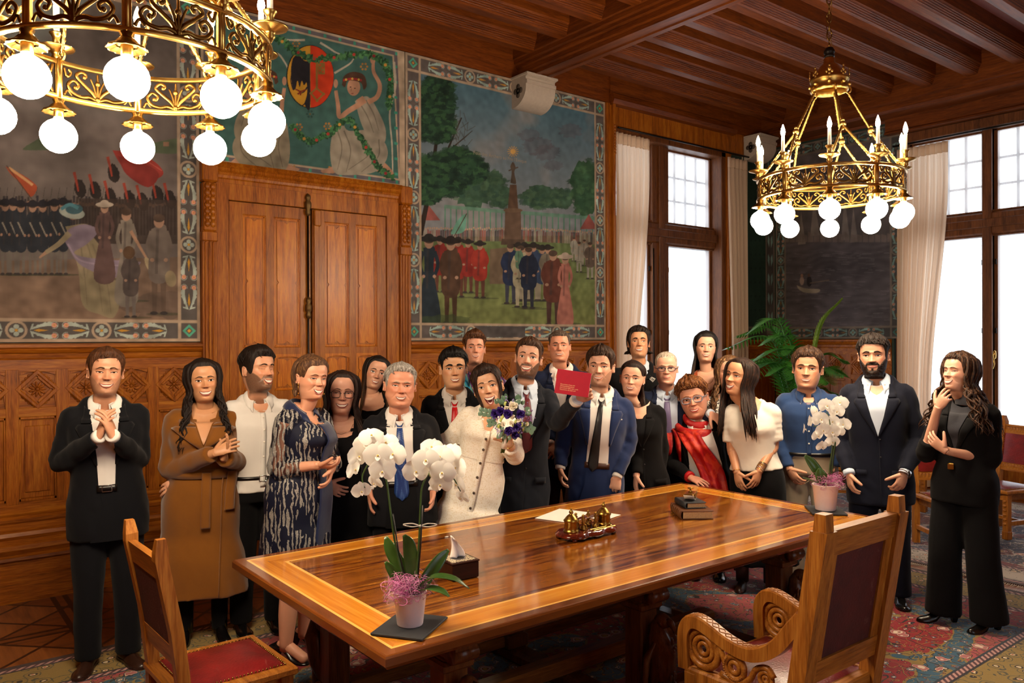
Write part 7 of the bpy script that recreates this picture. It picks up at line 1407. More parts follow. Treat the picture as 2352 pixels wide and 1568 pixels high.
for j, (lift, r0, w0) in enumerate(((.02, .085, .07), (-.045, .135, .085))):
    Gd = []
    for a in np.linspace(0, 2 * PI, 49):
        c = p.HP + p.U * (p.len * .90 + lift - .055 * math.cos(a) - .035 * math.sin(a)) - p.Fw * .01; dr = p.L * math.sin(a) * r0 * 1.15 + p.Fw * math.cos(a) * r0; Gd.append([c + dr * (1 + .17 * math.cos(v) + .04 * math.sin(5 * a + j)) + p.U * w0 * .5 * math.sin(v) * (1 + .2 * math.sin(3 * a + j)) for v in np.linspace(0, 2 * PI, 15)])
    m.grid(Gd)
Gd = [[p.pt(v, (-.045 + .02 * math.sin(v * 5)) + (.8 - v) * .10 + h * x, .034 + .012 * math.sin(x * 7 + v * 4)) for x in np.linspace(-1, 1, 15)] for v, h in zip(np.linspace(-.20, .92, 26), np.linspace(.085, .06, 26))]; m.grid(Gd, thick=.005, nrm=p.Fw)
Gd = [[p.pt(v, -.17 + h * x - (.95 - v) * .03, .03 + .012 * math.sin(x * 6 + v * 5)) for x in np.linspace(-1, 1, 9)] for v, h in zip(np.linspace(.45, .92, 14), np.linspace(.05, .05, 14))]; m.grid(Gd, thick=.005, nrm=p.Fw); p.part(m, 'scarf', SCARF)
std(p, neck=[(.84, .002), (.985, .05)], smile='open', open_=.026, mw=.115, eyes=.35, brow='#7a5034', lip='#b02a24', brow_w=.7); p.earrings(plain('pearl', '#e6ddd0', .25), .012); p.glasses(plain('tortoise_grey_frame', '#7a7c8a', .3, nz=.5, scale=90), .115, .075, .49, .5, r=.014)
p.hair(hair_mat('#5a3016', '#a06a34'), hl=.78, temple=.68, burn=.50, ear=.52, nape=.1, top=.115, side=.075, back=.09, front=.05, amp=.4, fr=7, lock_n=140, curl=.022)

# 19 the woman in the animal print
LEO = NT('black_white_print'); LEO.base(LEO.ramp(LEO.noise(LEO.coord(), 95, 2, .6), [(.46, '#16141a'), (.50, '#cfc8bc')], 'CONSTANT'), .8); LEO = LEO.m
p = Person('woman with wavy light-brown hair in a black and white print blouse, mostly hidden', 1668, 6.38, 815, 893, cx=1675, sex='f', yaw=4, roll=4, skin=FAIR, face=Z(smile=.9), nk=(1670, 918)); p.arms(); [p.hand(k, (0, -.1, -1), (.9 if k == 'a' else -.9, 0, 0)) for k in 'ab']
p.top(LEO, 'print_blouse', -.2, (.072, .066, .062, .058, .05)); p.trousers(BLACK, (.09, .08, .06, .055, .05)); p.shoes(BLK_SHOE); std(p, neck=[(.80, .002), (.985, .055)], smile='open', open_=.036, mw=.12, eyes=.25, brow='#4a3020')
p.hair(hair_mat('#4c301e', '#a07a4e'), hl=.86, temple=.70, burn=.40, ear=.30, nape=.0, top=.05, side=.05, back=.06, amp=.2, fr=5, part=1, locks=Z(n=76, length=.32, wave=.016, freq=22, off=.085, f0=60, spread=.04, r=.017, fwd=.07))

# 20 the laughing woman in the white knit
KNIT = cloth('white_knit', '#e6dfd4', '#d2c9bc', rough=.95, weave=500, bump=.25); p = Person('laughing woman with long dark hair, white short-sleeved knit top and black skirt', 1735, 5.75, 820, 908, cx=1700, sex='f', yaw=-38, roll=9, pitch=3, ty=-8, hip=(1738, 1095), nk=(1722, 935), skin=OLIVE, face=Z(smile=1.2, nose=1.15), wf=1.05)
p.arms(((1680, 1025, -.02), (1692, 1082, -.16)), ((1778, 1022, -.02), (1744, 1080, -.17))); p.hand('a', (.22, -.2, -.95), (.6, .75, 0), bare=True, curl=(15, 22, 15)); p.hand('b', (-.32, -.2, -.92), (-.6, .75, 0), bare=True, curl=(15, 22, 15))
p.g = .012; m = MB(); p.trunk(m, .1, .95, .012, n=40); [p.sleeve(m, k, (.078, .074, .07, .07, .07), -.12) for k in 'ab']; p.shell(m, 'knit_top', KNIT, .0095, 4, .005); m = MB(); st = np.r_[[[-1.1, .25, .20, 0], [-.5, .22, .17, 0]], TORSO['f']]; p.trunk(m, -1.05, .26, .004, st, 34, .05); p.shell(m, 'black_skirt', BLACK, .0115, 3, .004)
p.legs(p.body, (.075, .068, .05, .05, .034)); p.shoes(BRN_SHOE, .03, .24, .04, boot=.34); std(p, neck=[(.88, .03), (.92, .06), (.985, .064)], smile='open', open_=.065, mw=.125, eyes=.6, brow='#1a100c', lip='#a8564c', gaze=-.6); p.bracelet([GOLD, SILVER, GOLD], 'b', 6, .0); p.bracelet(GOLD, 'a', 1, .0)
p.hair(hair_mat('#1e120c', '#46291a'), hl=.87, temple=.66, burn=.34, ear=.3, nape=.0, top=.045, side=.045, back=.055, amp=.1, fr=5, locks=Z(n=100, length=.36, wave=.006, freq=10, off=.075, f0=58, spread=.03, r=.017, fwd=.10, bring=115))

# 21 the man in the blue shirt
DENIM = cloth('blue_oxford_cotton', '#26406a', '#1c3156', rough=.85, bump=.25); CHINO = cloth('beige_chino', '#9a8a74', '#857662'); p = Person('man in a blue button-down shirt and beige trousers behind the far orchid', 1858, 5.92, 796, 893, cx=1855, yaw=-5, roll=3, skin='#cf9878', beardc='#6a4830', face=Z(smile=.4, fat=1.0, jaw=1.0), nk=(1857, 912), hs=.95, wf=1.05)
p.arms(((1792, 1010, .0), (1812, 1075, -.10)), ((1928, 1010, .0), (1914, 1070, -.02))); p.hand('a', (.5, -.25, -.8), (.5, .6, 0), curl=(25, 30, 22)); p.hand('b', (-.1, -.1, -1), (-.9, 0, 0), curl=(25, 30, 22))
p.top(DENIM, 'shirt', .12, (.072, .066, .058, .054, .046), wr=.005); p.collar(DENIM, gap=.42, pt=.05); m = MB(); p.panel(m, [(.16, .015), (.88, .015)], .010, 0, 0, 3, .003); p.part(m, 'shirt_placket', DENIM); p.buttons(BTW, [.3, .46, .62, .78], .0, .014, .006)
p.buttons(BTW, [.90], -.05, .02, .005); p.buttons(BTW, [.90], .05, .02, .005); p.trousers(CHINO, hi=.19); p.belt(BELT, .155, .008); p.shoes(BRN_SHOE, yaw=(-12, 12), boot=.2); std(p, neck=[(.84, .002), (.985, .045)], smile='open', open_=.022, mw=.11, eyes=.5, beard=.25, brow='#3e2818', lip='#a86a5a', brow_w=1.15)
p.hair(hair_mat('#2e1b10', '#5c4029'), hl=.82, temple=.66, burn=.40, ear=.5, nape=.1, top=.085, side=.065, back=.075, front=.03, amp=.42, fr=6, part=-1, lock_n=120, curl=.012)

# 22 the bearded man in navy
NVY = cloth('midnight_navy_suiting', '#0c1124', '#080b18', rough=.8, sheen=.06); p = Person('bearded curly-haired man in a navy suit with a wrist watch, right of the far orchid', 2022, 5.5, 768, 861, cx=2006, yaw=-5, roll=-2, skin='#cf9c80', beardc='#1a100b', face=Z(smile=.6), nk=(2012, 880), hip=(2020, 1090), wf=1.0)
p.feet = dict(a=np.array([-.13, .12, 0]), b=np.array([.12, -.03, 0])); p.arms(((1930, 1010, .0), (1950, 1085, -.14)), ((2112, 1008, .0), (2078, 1086, -.18))); p.hand('a', (.12, -.2, -1), (.8, .4, 0), curl=(25, 30, 20)); p.hand('b', (-.35, -.2, -.95), (-.5, .7, 0), curl=(30, 40, 25))
p.suit(NVY, PALEBLUE, vb=.40, v0=.085, lap=.075, buttons=1); p.shoes(BLK_SHOE, yaw=(-8, 8)); std(p, neck=[(.84, .002), (.985, .05)], smile='shut', mw=.115, eyes=.4, beard=1.0, brow='#1a110c', brow_w=1.35, lip='#a86458'); p.fullbeard(hair_mat('#1a100b', '#3a2416'), .04)
p.bracelet(BROWNB, 'b', 2, .014, .033, .006, 'watch_strap'); m = MB(); sh, el, wr = p.arm['b']; d = norm(wr - el); q = norm(np.array([.75, -.65, .2])); q = norm(q - d * (q @ d)); u = np.cross(d, q); t = np.linspace(0, 2 * PI, 20, endpoint=False); m.loft([wr + d * .006 + q * (.034 + z) + np.outer(np.cos(t) * r, d) + np.outer(np.sin(t) * r, u) for r, z in ((.018, 0), (.019, .006), (.016, .009))]); p.part(m, 'watch', SILVER)
p.hair(hair_mat('#150d09', '#301d11'), hl=.80, temple=.74, burn=.38, top=.08, side=.03, back=.04, front=.03, amp=.4, fr=12, lock_n=200, curl=.018)

# 23 the woman in the black trouser suit
p = Person('curly-haired woman in a black trouser suit and grey roll-neck, hand at her chin', 2215, 5.02, 811, 897, cx=2203, sex='f', yaw=-42, pitch=10, roll=-2, ty=-24, hip=(2215, 1105), nk=(2222, 930), skin=FAIR, face=Z(smile=1.2), wf=.98, df=1.0)
p.feet = dict(a=np.array([-.12, -.02, 0]), b=np.array([.13, -.06, 0])); p.arms(((2127, 1042, -.02), (2153, 938, -.16)), ((2275, 1055, -.02), (2172, 1035, -.22))); p.hand('a', (.42, -.15, .75), (.35, .75, .1), bare=True, curls=[(18, 30, 20), (25, 35, 25), (35, 45, 30), (45, 50, 35)]); p.hand('b', (-.55, .1, .45), (.4, .8, .2), bare=True, curl=(15, 25, 20))
p.g = .013; m = MB(); p.trunk(m, -.24, .955, .012, n=44); [p.sleeve(m, k, (.074, .068, .064, .062, .058), .28) for k in 'ab']; p.shell(m, 'blazer', BLACK, .0095, 4, .005); TURT = cloth('grey_rib_knit', '#3a3a40', '#2a2a30', weave=400, bump=.3)
m = MB(); p.panel(m, [(.38, .004), (.6, .03), (.86, .055), (.985, .06)], .012); p.part(m, 'roll_neck_front', TURT); m = MB(); c = p.HP + p.U * p.len * .95 - p.Fw * .012; m.loft([[c + (p.L * math.sin(f) + p.Fw * math.cos(f)) * r + p.U * z for f in np.linspace(0, 2 * PI, 32, endpoint=False)] for r, z in ((.072, -.035), (.074, -.005), (.068, .0), (.07, .025), (.066, .06), (.06, .066))], cap=False); p.part(m, 'roll_neck', TURT)
p.lapels(BLACK, .36, [(.36, 0), (.6, .035), (.86, .06), (.985, .07)], .016, .06); p.trousers(BLACK, (.105, .10, .098, .104, .112), lo=.055, hi=.25, wr=.004); p.shoes(BLK_SHOE, .07, .24, .04, (-38, -18), boot=.12)
m = MB(); c = p.pt(.19, -.02, .016); m.box(c, (.035, .02, .04), .004); p.part(m, 'buckle', GOLD); std(p, smile='open', open_=.042, mw=.125, eyes=.1, brow='#4a301e', lip='#b0665a', browz=.585)
p.hair(hair_mat('#2e1c12', '#6a4428'), hl=.83, temple=.74, burn=.45, ear=.40, nape=.02, top=.09, side=.08, back=.10, amp=.4, fr=7, lock_n=60, curl=.012, locks=Z(n=120, length=.31, wave=.026, freq=24, off=.125, f0=72, spread=.11, r=.014, fwd=.05, bring=100))
# ================================================================ things in hands and on the table
def petal(m, o, d, u, n, L, W, curl, mi=0, tip=.0, k=7, wn=7):
    G_ = []
    for t in np.linspace(0, 1, k):
        w = W * math.sin(PI * min(1, .12 + .88 * t) ** (.9)) ** .7 if t < 1 else W * tip; c = o + d * L * t + n * curl * (t * t); G_.append([c + u * w * x + n * (-.18 * w * x * x) for x in np.linspace(-1, 1, wn)])
    m.grid(G_, mi)
PETAL = NT('orchid_petal'); PETAL.base('#fbf8f2', .6, 0, .2); PETAL = add_translucent(PETAL, '#fdfbf4', .45)
LIPM = plain('orchid_lip', '#d9b64a', .5, nz=.2, scale=200); GREEN = plain('orchid_stem_green', '#3f5a24', .45, nz=.2); BUDG = plain('orchid_bud', '#c9d39a', .5)
def leafm(name, a, b):
    n = NT(name); n.base(n.ramp(n.noise(n.coord(), 9, 3), [(.35, a), (.65, b)]), .32); n.b.inputs['Coat Weight'].default_value = .15; return n.m
OLEAF = leafm('orchid_leaf', '#2c4a1c', '#45682a')
def orchid_flower(pos, face, roll, r, parent, o0):
    n = norm(face); u = norm(np.cross([0, 0, 1], n)); v = np.cross(n, u); c, s = math.cos(roll), math.sin(roll); u, v = u * c + v * s, v * c - u * s; m = MB(); o = np.zeros(3)
    for a, L, W, cu, z in ((PI / 2, .048, .019, -.006, -.003), (PI / 2 + 2.15, .046, .017, -.006, -.003), (PI / 2 - 2.15, .046, .017, -.006, -.003), (.16, .052, .037, -.004, .002), (PI - .16, .052, .037, -.004, .002)):
        d = u * math.cos(a) + v * math.sin(a); w = -u * math.sin(a) + v * math.cos(a); petal(m, o + n * z, d, w, n, L * r, W * r, cu * r)
    f = m.build('orchid_flower', PETAL, parent); f.location = pos - o0
    m = MB(); petal(m, n * .004, -v * .7 + n * .6, u, n, .022 * r, .009 * r, .004 * r, tip=.3); petal(m, n * .004, -v * .2 + u * .5 + n * .7, v, n, .014 * r, .006 * r, .0); petal(m, n * .004, -v * .2 - u * .5 + n * .7, v, n, .014 * r, .006 * r, 0); m.sphere(n * .009, .0035 * r, 8, 6, 1); m.build('flower_lip', [PETAL, LIPM], f)
def orchid(label, base, slate_label, slate_rot, potr, flowers, stems, leaves, depth, seed, raff, bow=None, buds=()):
    rs = random.Random(seed); b = np.array(base); fr = RC[:, 2] * [1, 1, 0]; fr = norm(fr); rt = RC[:, 0]
    m = MB(); m.box((0, 0, .006), (.235, .20, .009), .002); m.build('slate_tile', plain('slate', '#23252a', .75, nz=.25, scale=12), label=slate_label, cat='tile', group=None); sl = bpy.data.objects['slate_tile' + ('' if 'slate_tile.001' not in bpy.data.objects else '.001')]; sl.location = b; sl.rotation_euler = (0, 0, slate_rot)
    o0 = b + [0, 0, .0115]; e = empty('potted_orchid', o0, 0, label=label, cat='orchid'); h = potr * 2.05
    m = MB(); m.lathe([(.004, .0), (potr * .76, 0), (potr * .79, .004), (potr, h - .006), (potr * 1.03, h - .004), (potr * 1.03, h), (potr * .95, h), (potr * .93, h - .02), (.004, h - .02)], 40); m.build('pot', plain('pale_pink_ceramic', '#f0dcdc', .3, nz=.03), e)
    m = MB(); c0 = np.array([0, 0, h])
    for i in range(260):
        a, r = rs.uniform(0, 2 * PI), rs.uniform(.1, 1.2) * potr; c = c0 + [r * math.cos(a) + raff[0] * rs.random(), r * math.sin(a) + raff[1] * rs.random(), rs.uniform(-.02, .05)]; R_ = rs.uniform(.012, .034); t0 = rs.uniform(0, 6); ax = norm([rs.gauss(0, 1), rs.gauss(0, 1), rs.gauss(0, 1)]); w = norm(np.cross(ax, [.3, .5, .8])); w2 = np.cross(ax, w)
        m.tube([c + w * R_ * math.cos(t0 + q) + w2 * R_ * math.sin(t0 + q) * .8 + ax * .012 * math.sin(q * 1.3) for q in np.linspace(0, 4, 11)], .0009, 3, i % 2)
    m.build('sisal_filling', [plain('pink_sisal', '#d977b4', .8), plain('pale_pink_sisal', '#d9a0bc', .8)], e, kind='stuff')
    for L in leaves:                                                      # (pixel path of the midrib, width, depth offsets)
        pts = catmull([P(x, y, depth + dd) - o0 for x, y, dd in L[0]], 14); T = np.gradient(pts, axis=0); m = MB(); G_ = []
        for i in range(14):
            t = i / 13; u = norm(np.cross(T[i], fr if L[2] else np.array([0, 0, 1.]))); n_ = norm(np.cross(u, T[i])); w = L[1] * (math.sin(PI * min(.97, .1 + .9 * t)) ** .6); G_.append([pts[i] + u * w * x + n_ * .25 * w * abs(x) for x in np.linspace(-1, 1, 7)])
        m.grid(G_, thick=.0016); m.build('leaf', OLEAF, e)
    for S_ in stems: m = MB(); pts = catmull([P(x, y, depth + dd) - o0 for x, y, dd in S_], 30); m.tube(pts, np.linspace(.0042, .0024, 30), 8); m.build('flower_stem', GREEN, e)
    for S_ in stems[:2]: m = MB(); q = [P(x, y, depth + dd) - o0 + rt * .007 for x, y, dd in S_[:3]]; m.tube(q, .0026, 6); m.build('support_stick', plain('dark_plastic_stick', '#14140f', .4), e)
    for x, y, dd, yaw, pit, r in flowers:
        f = rotm((0, 0, 1), yaw) @ fr + np.array([0, 0, pit]); orchid_flower(P(x, y, depth + dd), f, rs.uniform(-.25, .25), r, e, o0)
    for x, y in buds: m = MB(); m.sphere(P(x, y, depth) - o0, (.011, .011, .014), 12, 8); m.build('bud', BUDG, e)
    if bow:
        m = MB(); c = P(bow[0], bow[1], depth) - o0
        for sg in (-1, 1): m.tube(catmull([c, c + rt * sg * .03 + [0, 0, .008], c + rt * sg * .062 + [0, 0, .004], c + rt * sg * .03 - [0, 0, .004], c], 20), .0022, 6)
        m.sphere(c, .006, 8, 6); m.build('string_bow', plain('cream_string', '#d8d0c2', .8), e)
    for k in range(7): a = rs.uniform(0, 2 * PI); q = np.array([math.cos(a), math.sin(a), 0]); m = MB(); m.tube(catmull([c0 + q * potr * .4, c0 + q * potr * 1.0 + [0, 0, .02], c0 + q * potr * 1.7 + [0, 0, rs.uniform(-.03, .03)]], 12), np.linspace(.003, .0014, 12), 6); m.build('aerial_root', plain('grey_orchid_root', '#9a9a84', .7), e)
B1 = Pz(942, 1440, TZ + .003); D1 = float((B1 - CAM) @ -RC[:, 2])
orchid('large two-stemmed white orchid in a pink pot at the near end of the table', B1, 'dark slate tile under the near orchid', .60, .060,
       [(853, 1002, .0, .3, .9, .95), (868, 1046, -.03, .1, .1, 1.1), (905, 1043, -.02, -.4, .1, 1.0), (822, 1048, .01, .8, .0, .9), (812, 1078, .02, 1.1, -.1, .8), (878, 1082, -.04, .1, -.2, 1.0), (838, 1022, .02, .5, .3, .9), (830, 1127, .0, .3, -.3, .75), (862, 1108, .02, -.6, -.5, .7), (888, 1018, .03, -.2, .5, .9),
        (955, 1083, -.02, .3, .0, 1.0), (978, 1058, -.03, .1, .2, 1.05), (1012, 1050, .0, -.2, .3, 1.05), (1035, 1040, .03, -.5, .5, .9), (1016, 1085, -.04, -.1, -.1, 1.0), (1050, 1075, .01, -.8, .1, .95), (1012, 1112, -.02, -.2, -.3, .9), (1052, 1112, .02, -.9, -.2, .85), (1062, 1142, .03, -.7, -.5, .65), (992, 1028, .04, .0, .6, .9)],
       [[(938, 1372, 0), (910, 1260, 0), (898, 1180, -.01), (888, 1105, 0), (878, 1068, .01), (850, 1062, 0), (832, 1095, .0), (838, 1120, .0)], [(952, 1372, 0), (962, 1250, 0), (966, 1160, 0), (972, 1110, 0), (1000, 1075, .02), (1035, 1090, .02), (1058, 1128, .02)]],
       [([(945, 1368, 0), (925, 1310, .02), (898, 1262, .03), (886, 1232, .04)], .026, 1), ([(945, 1366, 0), (945, 1300, .01), (940, 1250, .0), (928, 1228, -.01)], .026, 1), ([(955, 1368, 0), (985, 1320, .03), (1010, 1285, .05), (1030, 1262, .07)], .024, 1), ([(952, 1362, -.03), (990, 1328, -.05), (1040, 1330, -.06), (1078, 1352, -.06)], .030, 0), ([(955, 1368, -.04), (980, 1352, -.07), (1012, 1358, -.09), (1032, 1370, -.10)], .026, 0), ([(930, 1360, 0), (905, 1315, .02), (885, 1290, .02)], .020, 1)],
       D1, 3, (-.05, -.03), (965, 1207), [(992, 1088)])
B2 = Pz(1896, 1174, TZ + .003); D2 = float((B2 - CAM) @ -RC[:, 2])
orchid('smaller white orchid in a pink pot at the far end of the table', B2, 'dark slate tile under the far orchid', .75, .075,
       [(1898, 932, 0, .1, .1, 1.05), (1930, 925, .02, -.5, .2, 1.0), (1922, 945, -.02, -.3, -.1, .95), (1872, 945, .02, .7, .3, .9), (1885, 963, -.02, .1, 0, 1.1), (1862, 968, .01, .9, 0, .85), (1912, 968, 0, -.2, -.1, .9), (1848, 985, .02, 1.2, -.1, .75), (1890, 988, -.03, .1, -.2, .95), (1938, 975, .02, -.8, 0, .95), (1912, 992, -.02, -.2, -.2, 1.0), (1878, 1000, 0, .3, -.3, .85), (1925, 990, .02, -.6, -.3, .85), (1912, 1015, 0, -.1, -.3, .9), (1888, 1025, 0, .2, -.5, .8)],
       [[(1903, 1120, 0), (1906, 1070, 0), (1912, 1020, 0), (1905, 965, 0), (1898, 945, .01)], [(1908, 1120, 0), (1912, 1060, 0), (1918, 1005, 0), (1900, 985, .02), (1868, 978, .02)]],
       [([(1898, 1112, 0), (1880, 1085, .01), (1862, 1060, .02), (1848, 1046, .02)], .030, 1), ([(1896, 1112, -.02), (1885, 1092, -.03), (1882, 1075, -.03)], .036, 1), ([(1900, 1112, -.02), (1875, 1108, -.03), (1845, 1096, -.02)], .026, 0)], D2, 5, (.02, -.01))

# ---- tissue box
def at(px, py, z=TZ + .0035): return Pz(px, py, z)
e = empty('tissue_box', at(1052, 1322), -.06, label='dark wooden tissue box with patterned lid beside the near orchid', cat='tissue box'); DW = wood('dark_box_wood', '#120806', '#2a120c', '#3e1c12', axis=0, rough=.3)
m = MB(); m.box((0, .0, .036), (.135, .135, .072), .004); m.build('box_body', DW, e); m = MB(); m.box((0, 0, .075), (.142, .142, .008), .003); m.build('lid_frame', DW, e)
n = NT('gilt_pattern_lid'); v = n.add('ShaderNodeTexVoronoi', feature='DISTANCE_TO_EDGE'); v.inputs['Scale'].default_value = 110; n.link(n.coord(), v.inputs['Vector']); n.base(n.mix(n.math('LESS_THAN', v.outputs[0], .12), '#d8c9a8', '#4a3826'), .35); m = MB(); m.box((0, 0, .0795), (.118, .118, .002), .0005); m.build('patterned_lid', n.m, e)
m = MB(); m.lathe([(.026, .0805), (.032, .0815), (.036, .0805)], 28); m.build('oval_opening_rim', SILVER, e); m = MB(); m.lathe([(.001, .0808), (.028, .0808)], 24); m.build('opening', plain('dark_opening', '#0a0808', .8), e)
m = MB(); G_ = []
for t in np.linspace(0, 1, 12): w = .030 * (1 - t) ** .5 + .006; G_.append([np.array([x * w + .006 * math.sin(3 * t) - .030 * t * t, .010 * math.sin(5 * x + 3 * t) + .004, .08 + .10 * t - .022 * (x > 0) * x * t]) for x in np.linspace(-1, 1, 9)])
m.grid(G_, thick=.0012); m.build('tissue', plain('white_tissue', '#f0e6e0', .9, nz=.03), e)
m = MB(); m.sphere((0, 0, .002), (.012, .008, .002), 12, 6); o = m.build('fallen_petal', PETAL, label='single white fallen petal on the tabletop behind the tissue box', cat='petal'); o.location = at(1026, 1233)

# ---- paper, inkstand, books, blotter
WP = plain('white_paper', '#eae4da', .8, nz=.02)
for k, (px, py, a, lb) in enumerate(((1293, 1184, .35, 'white sheets of paper lying behind the brass inkstand'), (1388, 1186, .25, 'corner of white paper showing between the inkstand and the back edge'))):
    m = MB(); m.box((0, 0, .002), (.30 if k == 0 else .18, .21 if k == 0 else .12, .003), .0008); o = m.build('paper_sheets', WP, label=lb, cat='paper'); o.location = at(px, py); o.rotation_euler = (0, 0, a)
MAH = wood('mahogany', '#2a0a06', '#5a1a0e', '#7d2c18', axis=0, rough=.14, coat=.8); ANT = plain('antique_brass', '#a8843e', .28, 1.0, nz=.25, scale=90)
e = empty('desk_inkstand', at(1347, 1228), .05, label='brass inkstand with two domed inkwells on a polished mahogany base', cat='inkstand')
m = MB(); out = []
for i in range(72):
    t = 2 * PI * i / 72; c, s_ = math.cos(t), math.sin(t); x = .19 * np.sign(c) * abs(c) ** .55; y = .095 * np.sign(s_) * abs(s_) ** .6 * (1 + .10 * math.cos(3 * PI * x / .19)); out.append((x, y))
out = np.array(out)
for z, k in ((.012, .97), (.016, 1.0), (.026, 1.0), (.032, .96), (.036, .93), (.040, .90)): pass
m.loft([np.c_[out * k, np.full(72, z)] for z, k in ((.012, .95), (.014, 1.0), (.024, 1.0), (.028, .97), (.033, .94), (.038, .90), (.039, .86))]); m.build('base', MAH, e)
for x, y in ((-.15, -.06), (.15, -.06), (-.15, .06), (.15, .06), (0, -.07)): m = MB(); m.lathe([(.004, 0), (.012, 0), (.016, .007), (.010, .014)], 14, (x, y, 0)); m.build('foot', MAH, e)
m = MB(); m.bx(-.02, .15, -.075, -.062, .038, .042, .002); m.bx(-.02, .15, -.048, -.04, .038, .041, .001); m.build('pen_groove', ANT, e)
for x in (-.125, .125):
    m = MB(); m.lathe([(.004, .039), (.040, .039), (.042, .045), (.036, .05), (.034, .056), (.037, .062), (.034, .085), (.037, .09), (.038, .095)], 28, (x, -.01, 0), flute=.03, nf=14); w = m.build('inkwell', ANT, e)
    m = MB(); m.lathe([(.039, .094), (.040, .1), (.033, .108), (.026, .118), (.018, .126), (.012, .13), (.008, .134), (.012, .14), (.009, .148), (.004, .154), (.006, .158), (.001, .163)], 28, (x, -.01, 0), flute=.03, nf=14); m.build('inkwell_lid', ANT, w)
for x in (-.05, .045):
    m = MB()
    for y in (-.025, .03): m.lathe([(.004, .039), (.016, .039), (.018, .045), (.008, .055), (.007, .07), (.012, .078), (.006, .088), (.011, .1), (.005, .108), (.009, .115), (.001, .122)], 14, (x, y, 0)); m.tube(catmull([(x - .02, y, .045), (x - .022, y, .06), (x - .008, y, .066)], 10), .004, 6); m.tube(catmull([(x + .02, y, .045), (x + .022, y, .06), (x + .008, y, .066)], 10), .004, 6)
    m.build('pen_rest', ANT, e)
m = MB(); m.box((0, .003, .092), (.17, .03, .006), .002); m.build('pen_tray', MAH, e)
def book(name, loc, rz, sz, cover, label, cords=True):
    e = empty(name, loc, rz, label=label, cat='book', group='old leather books'); a, b, c = sz; m = MB(); m.box((0, 0, .003), (a, b, .005), .001); m.box((0, 0, c - .003), (a, b, .005), .001); G_ = [[(-a / 2 - .006 * math.sin(PI * t), y, .0005 + (c - .001) * t) for y in (-b / 2, b / 2)] for t in np.linspace(0, 1, 9)]; m.grid(G_, thick=.004)
    cv = m.build('cover', cover, e); m = MB(); m.box((.002, 0, c / 2), (a - .012, b - .010, c - .009), .0015); n = 'page_block'; m.build(n, plain('aged_page_edges', '#a98a64', .8, nz=.2, scale=120), e)
    if cords:
        m = MB()
        for y in np.linspace(-b * .38, b * .38, 6): m.tube([(-a / 2 - .0085 * math.sin(PI * t) - .002, y, c * t) for t in np.linspace(.03, .97, 9)], .004, 6)
        m.build('spine_band', plain('gilt_leather_band', '#6a4420', .4), cv)
ba = at(1590, 1182); book('closed_book', ba, -.62, (.185, .245, .05), plain('brown_book_leather', '#5a3316', .4, nz=.2, scale=20), 'large brown leather book lying under the smaller book')
book('closed_book', ba + [.012, .02, .0505], -.50, (.12, .175, .036), plain('marbled_black_cover', '#22262a', .45, nz=.6, scale=70), 'small black marbled book lying on the large brown book', False)
e = empty('rocker_blotter', ba + [.015, .025, .0875], .5, label='brass rocker blotter with white blotting paper on top of the two books', cat='blotter'); m = MB()
G_ = [[(.085 * math.sin(t), y, .055 - .055 * math.cos(t) * 1.0) for y in (-.03, .03)] for t in np.linspace(-.95, .95, 17)]; m.grid([[(.075 * math.sin(t), y, .075 - .075 * math.cos(t)) for y in (-.03, .03)] for t in np.linspace(-1.0, 1.0, 17)], thick=.002); m.build('blotting_paper', WP, e)
m = MB(); m.box((0, 0, .036), (.128, .058, .008), .003); 
for sy in (-1, 1): m.loft([[(.07 * math.sin(t), sy * .031, .075 - .07 * math.cos(t)) for t in np.linspace(-.95, .95, 13)], [(.07 * math.sin(t), sy * .029, .075 - .07 * math.cos(t)) for t in np.linspace(-.95, .95, 13)]])
m.lathe([(.004, .04), (.014, .041), (.006, .05), (.005, .058), (.016, .064), (.017, .068), (.004, .07)], 16); m.build('blotter_body', ANT, e)

# ---- the red booklet held by the groom
RBK = plain('red_booklet_cover', '#b3122c', .5, nz=.06); q = [P(x, y, 4.735) for x, y in ((1281, 846), (1359, 857), (1353, 914), (1271, 901))]; c = sum(q) / 4; u = norm(q[1] - q[0]); v = norm((q[0] - q[3]) - u * ((q[0] - q[3]) @ u)); nn = np.cross(u, v); W_, H_ = np.linalg.norm(q[1] - q[0]), np.linalg.norm(q[0] - q[3])
e = empty('red_booklet', c, label='red certificate booklet held up by the groom', cat='booklet'); R_ = np.stack([u, v, nn], 1); m = MB(); m.box((0, 0, 0), (W_, H_, .005), .001, R_); m.build('booklet_cover', RBK, e); m = MB(); m.box(R_ @ np.array([.003, -.002, -.0045]), (W_ - .004, H_ - .004, .004), .001, R_); m.build('pages', WP, e)
Mx = Matrix(np.c_[np.r_[R_, [[0, 0, 0]]], [*(R_ @ np.array([-W_ * .36, 0, .0027])), 1]].tolist())
CTX = plain('cream_print', '#f2d79a', .6)
for i, tx in enumerate(("Documents d'etat civil", 'Zivilstandsdokumente', 'Documenti dello stato civile', 'Documents da stadi civil')): text_mesh(tx, .0096, CTX, 'cover_text', e, Mx @ Matrix.Translation((0, -H_ * .12 - .0105 * i, 0)), 'LEFT', .0002)

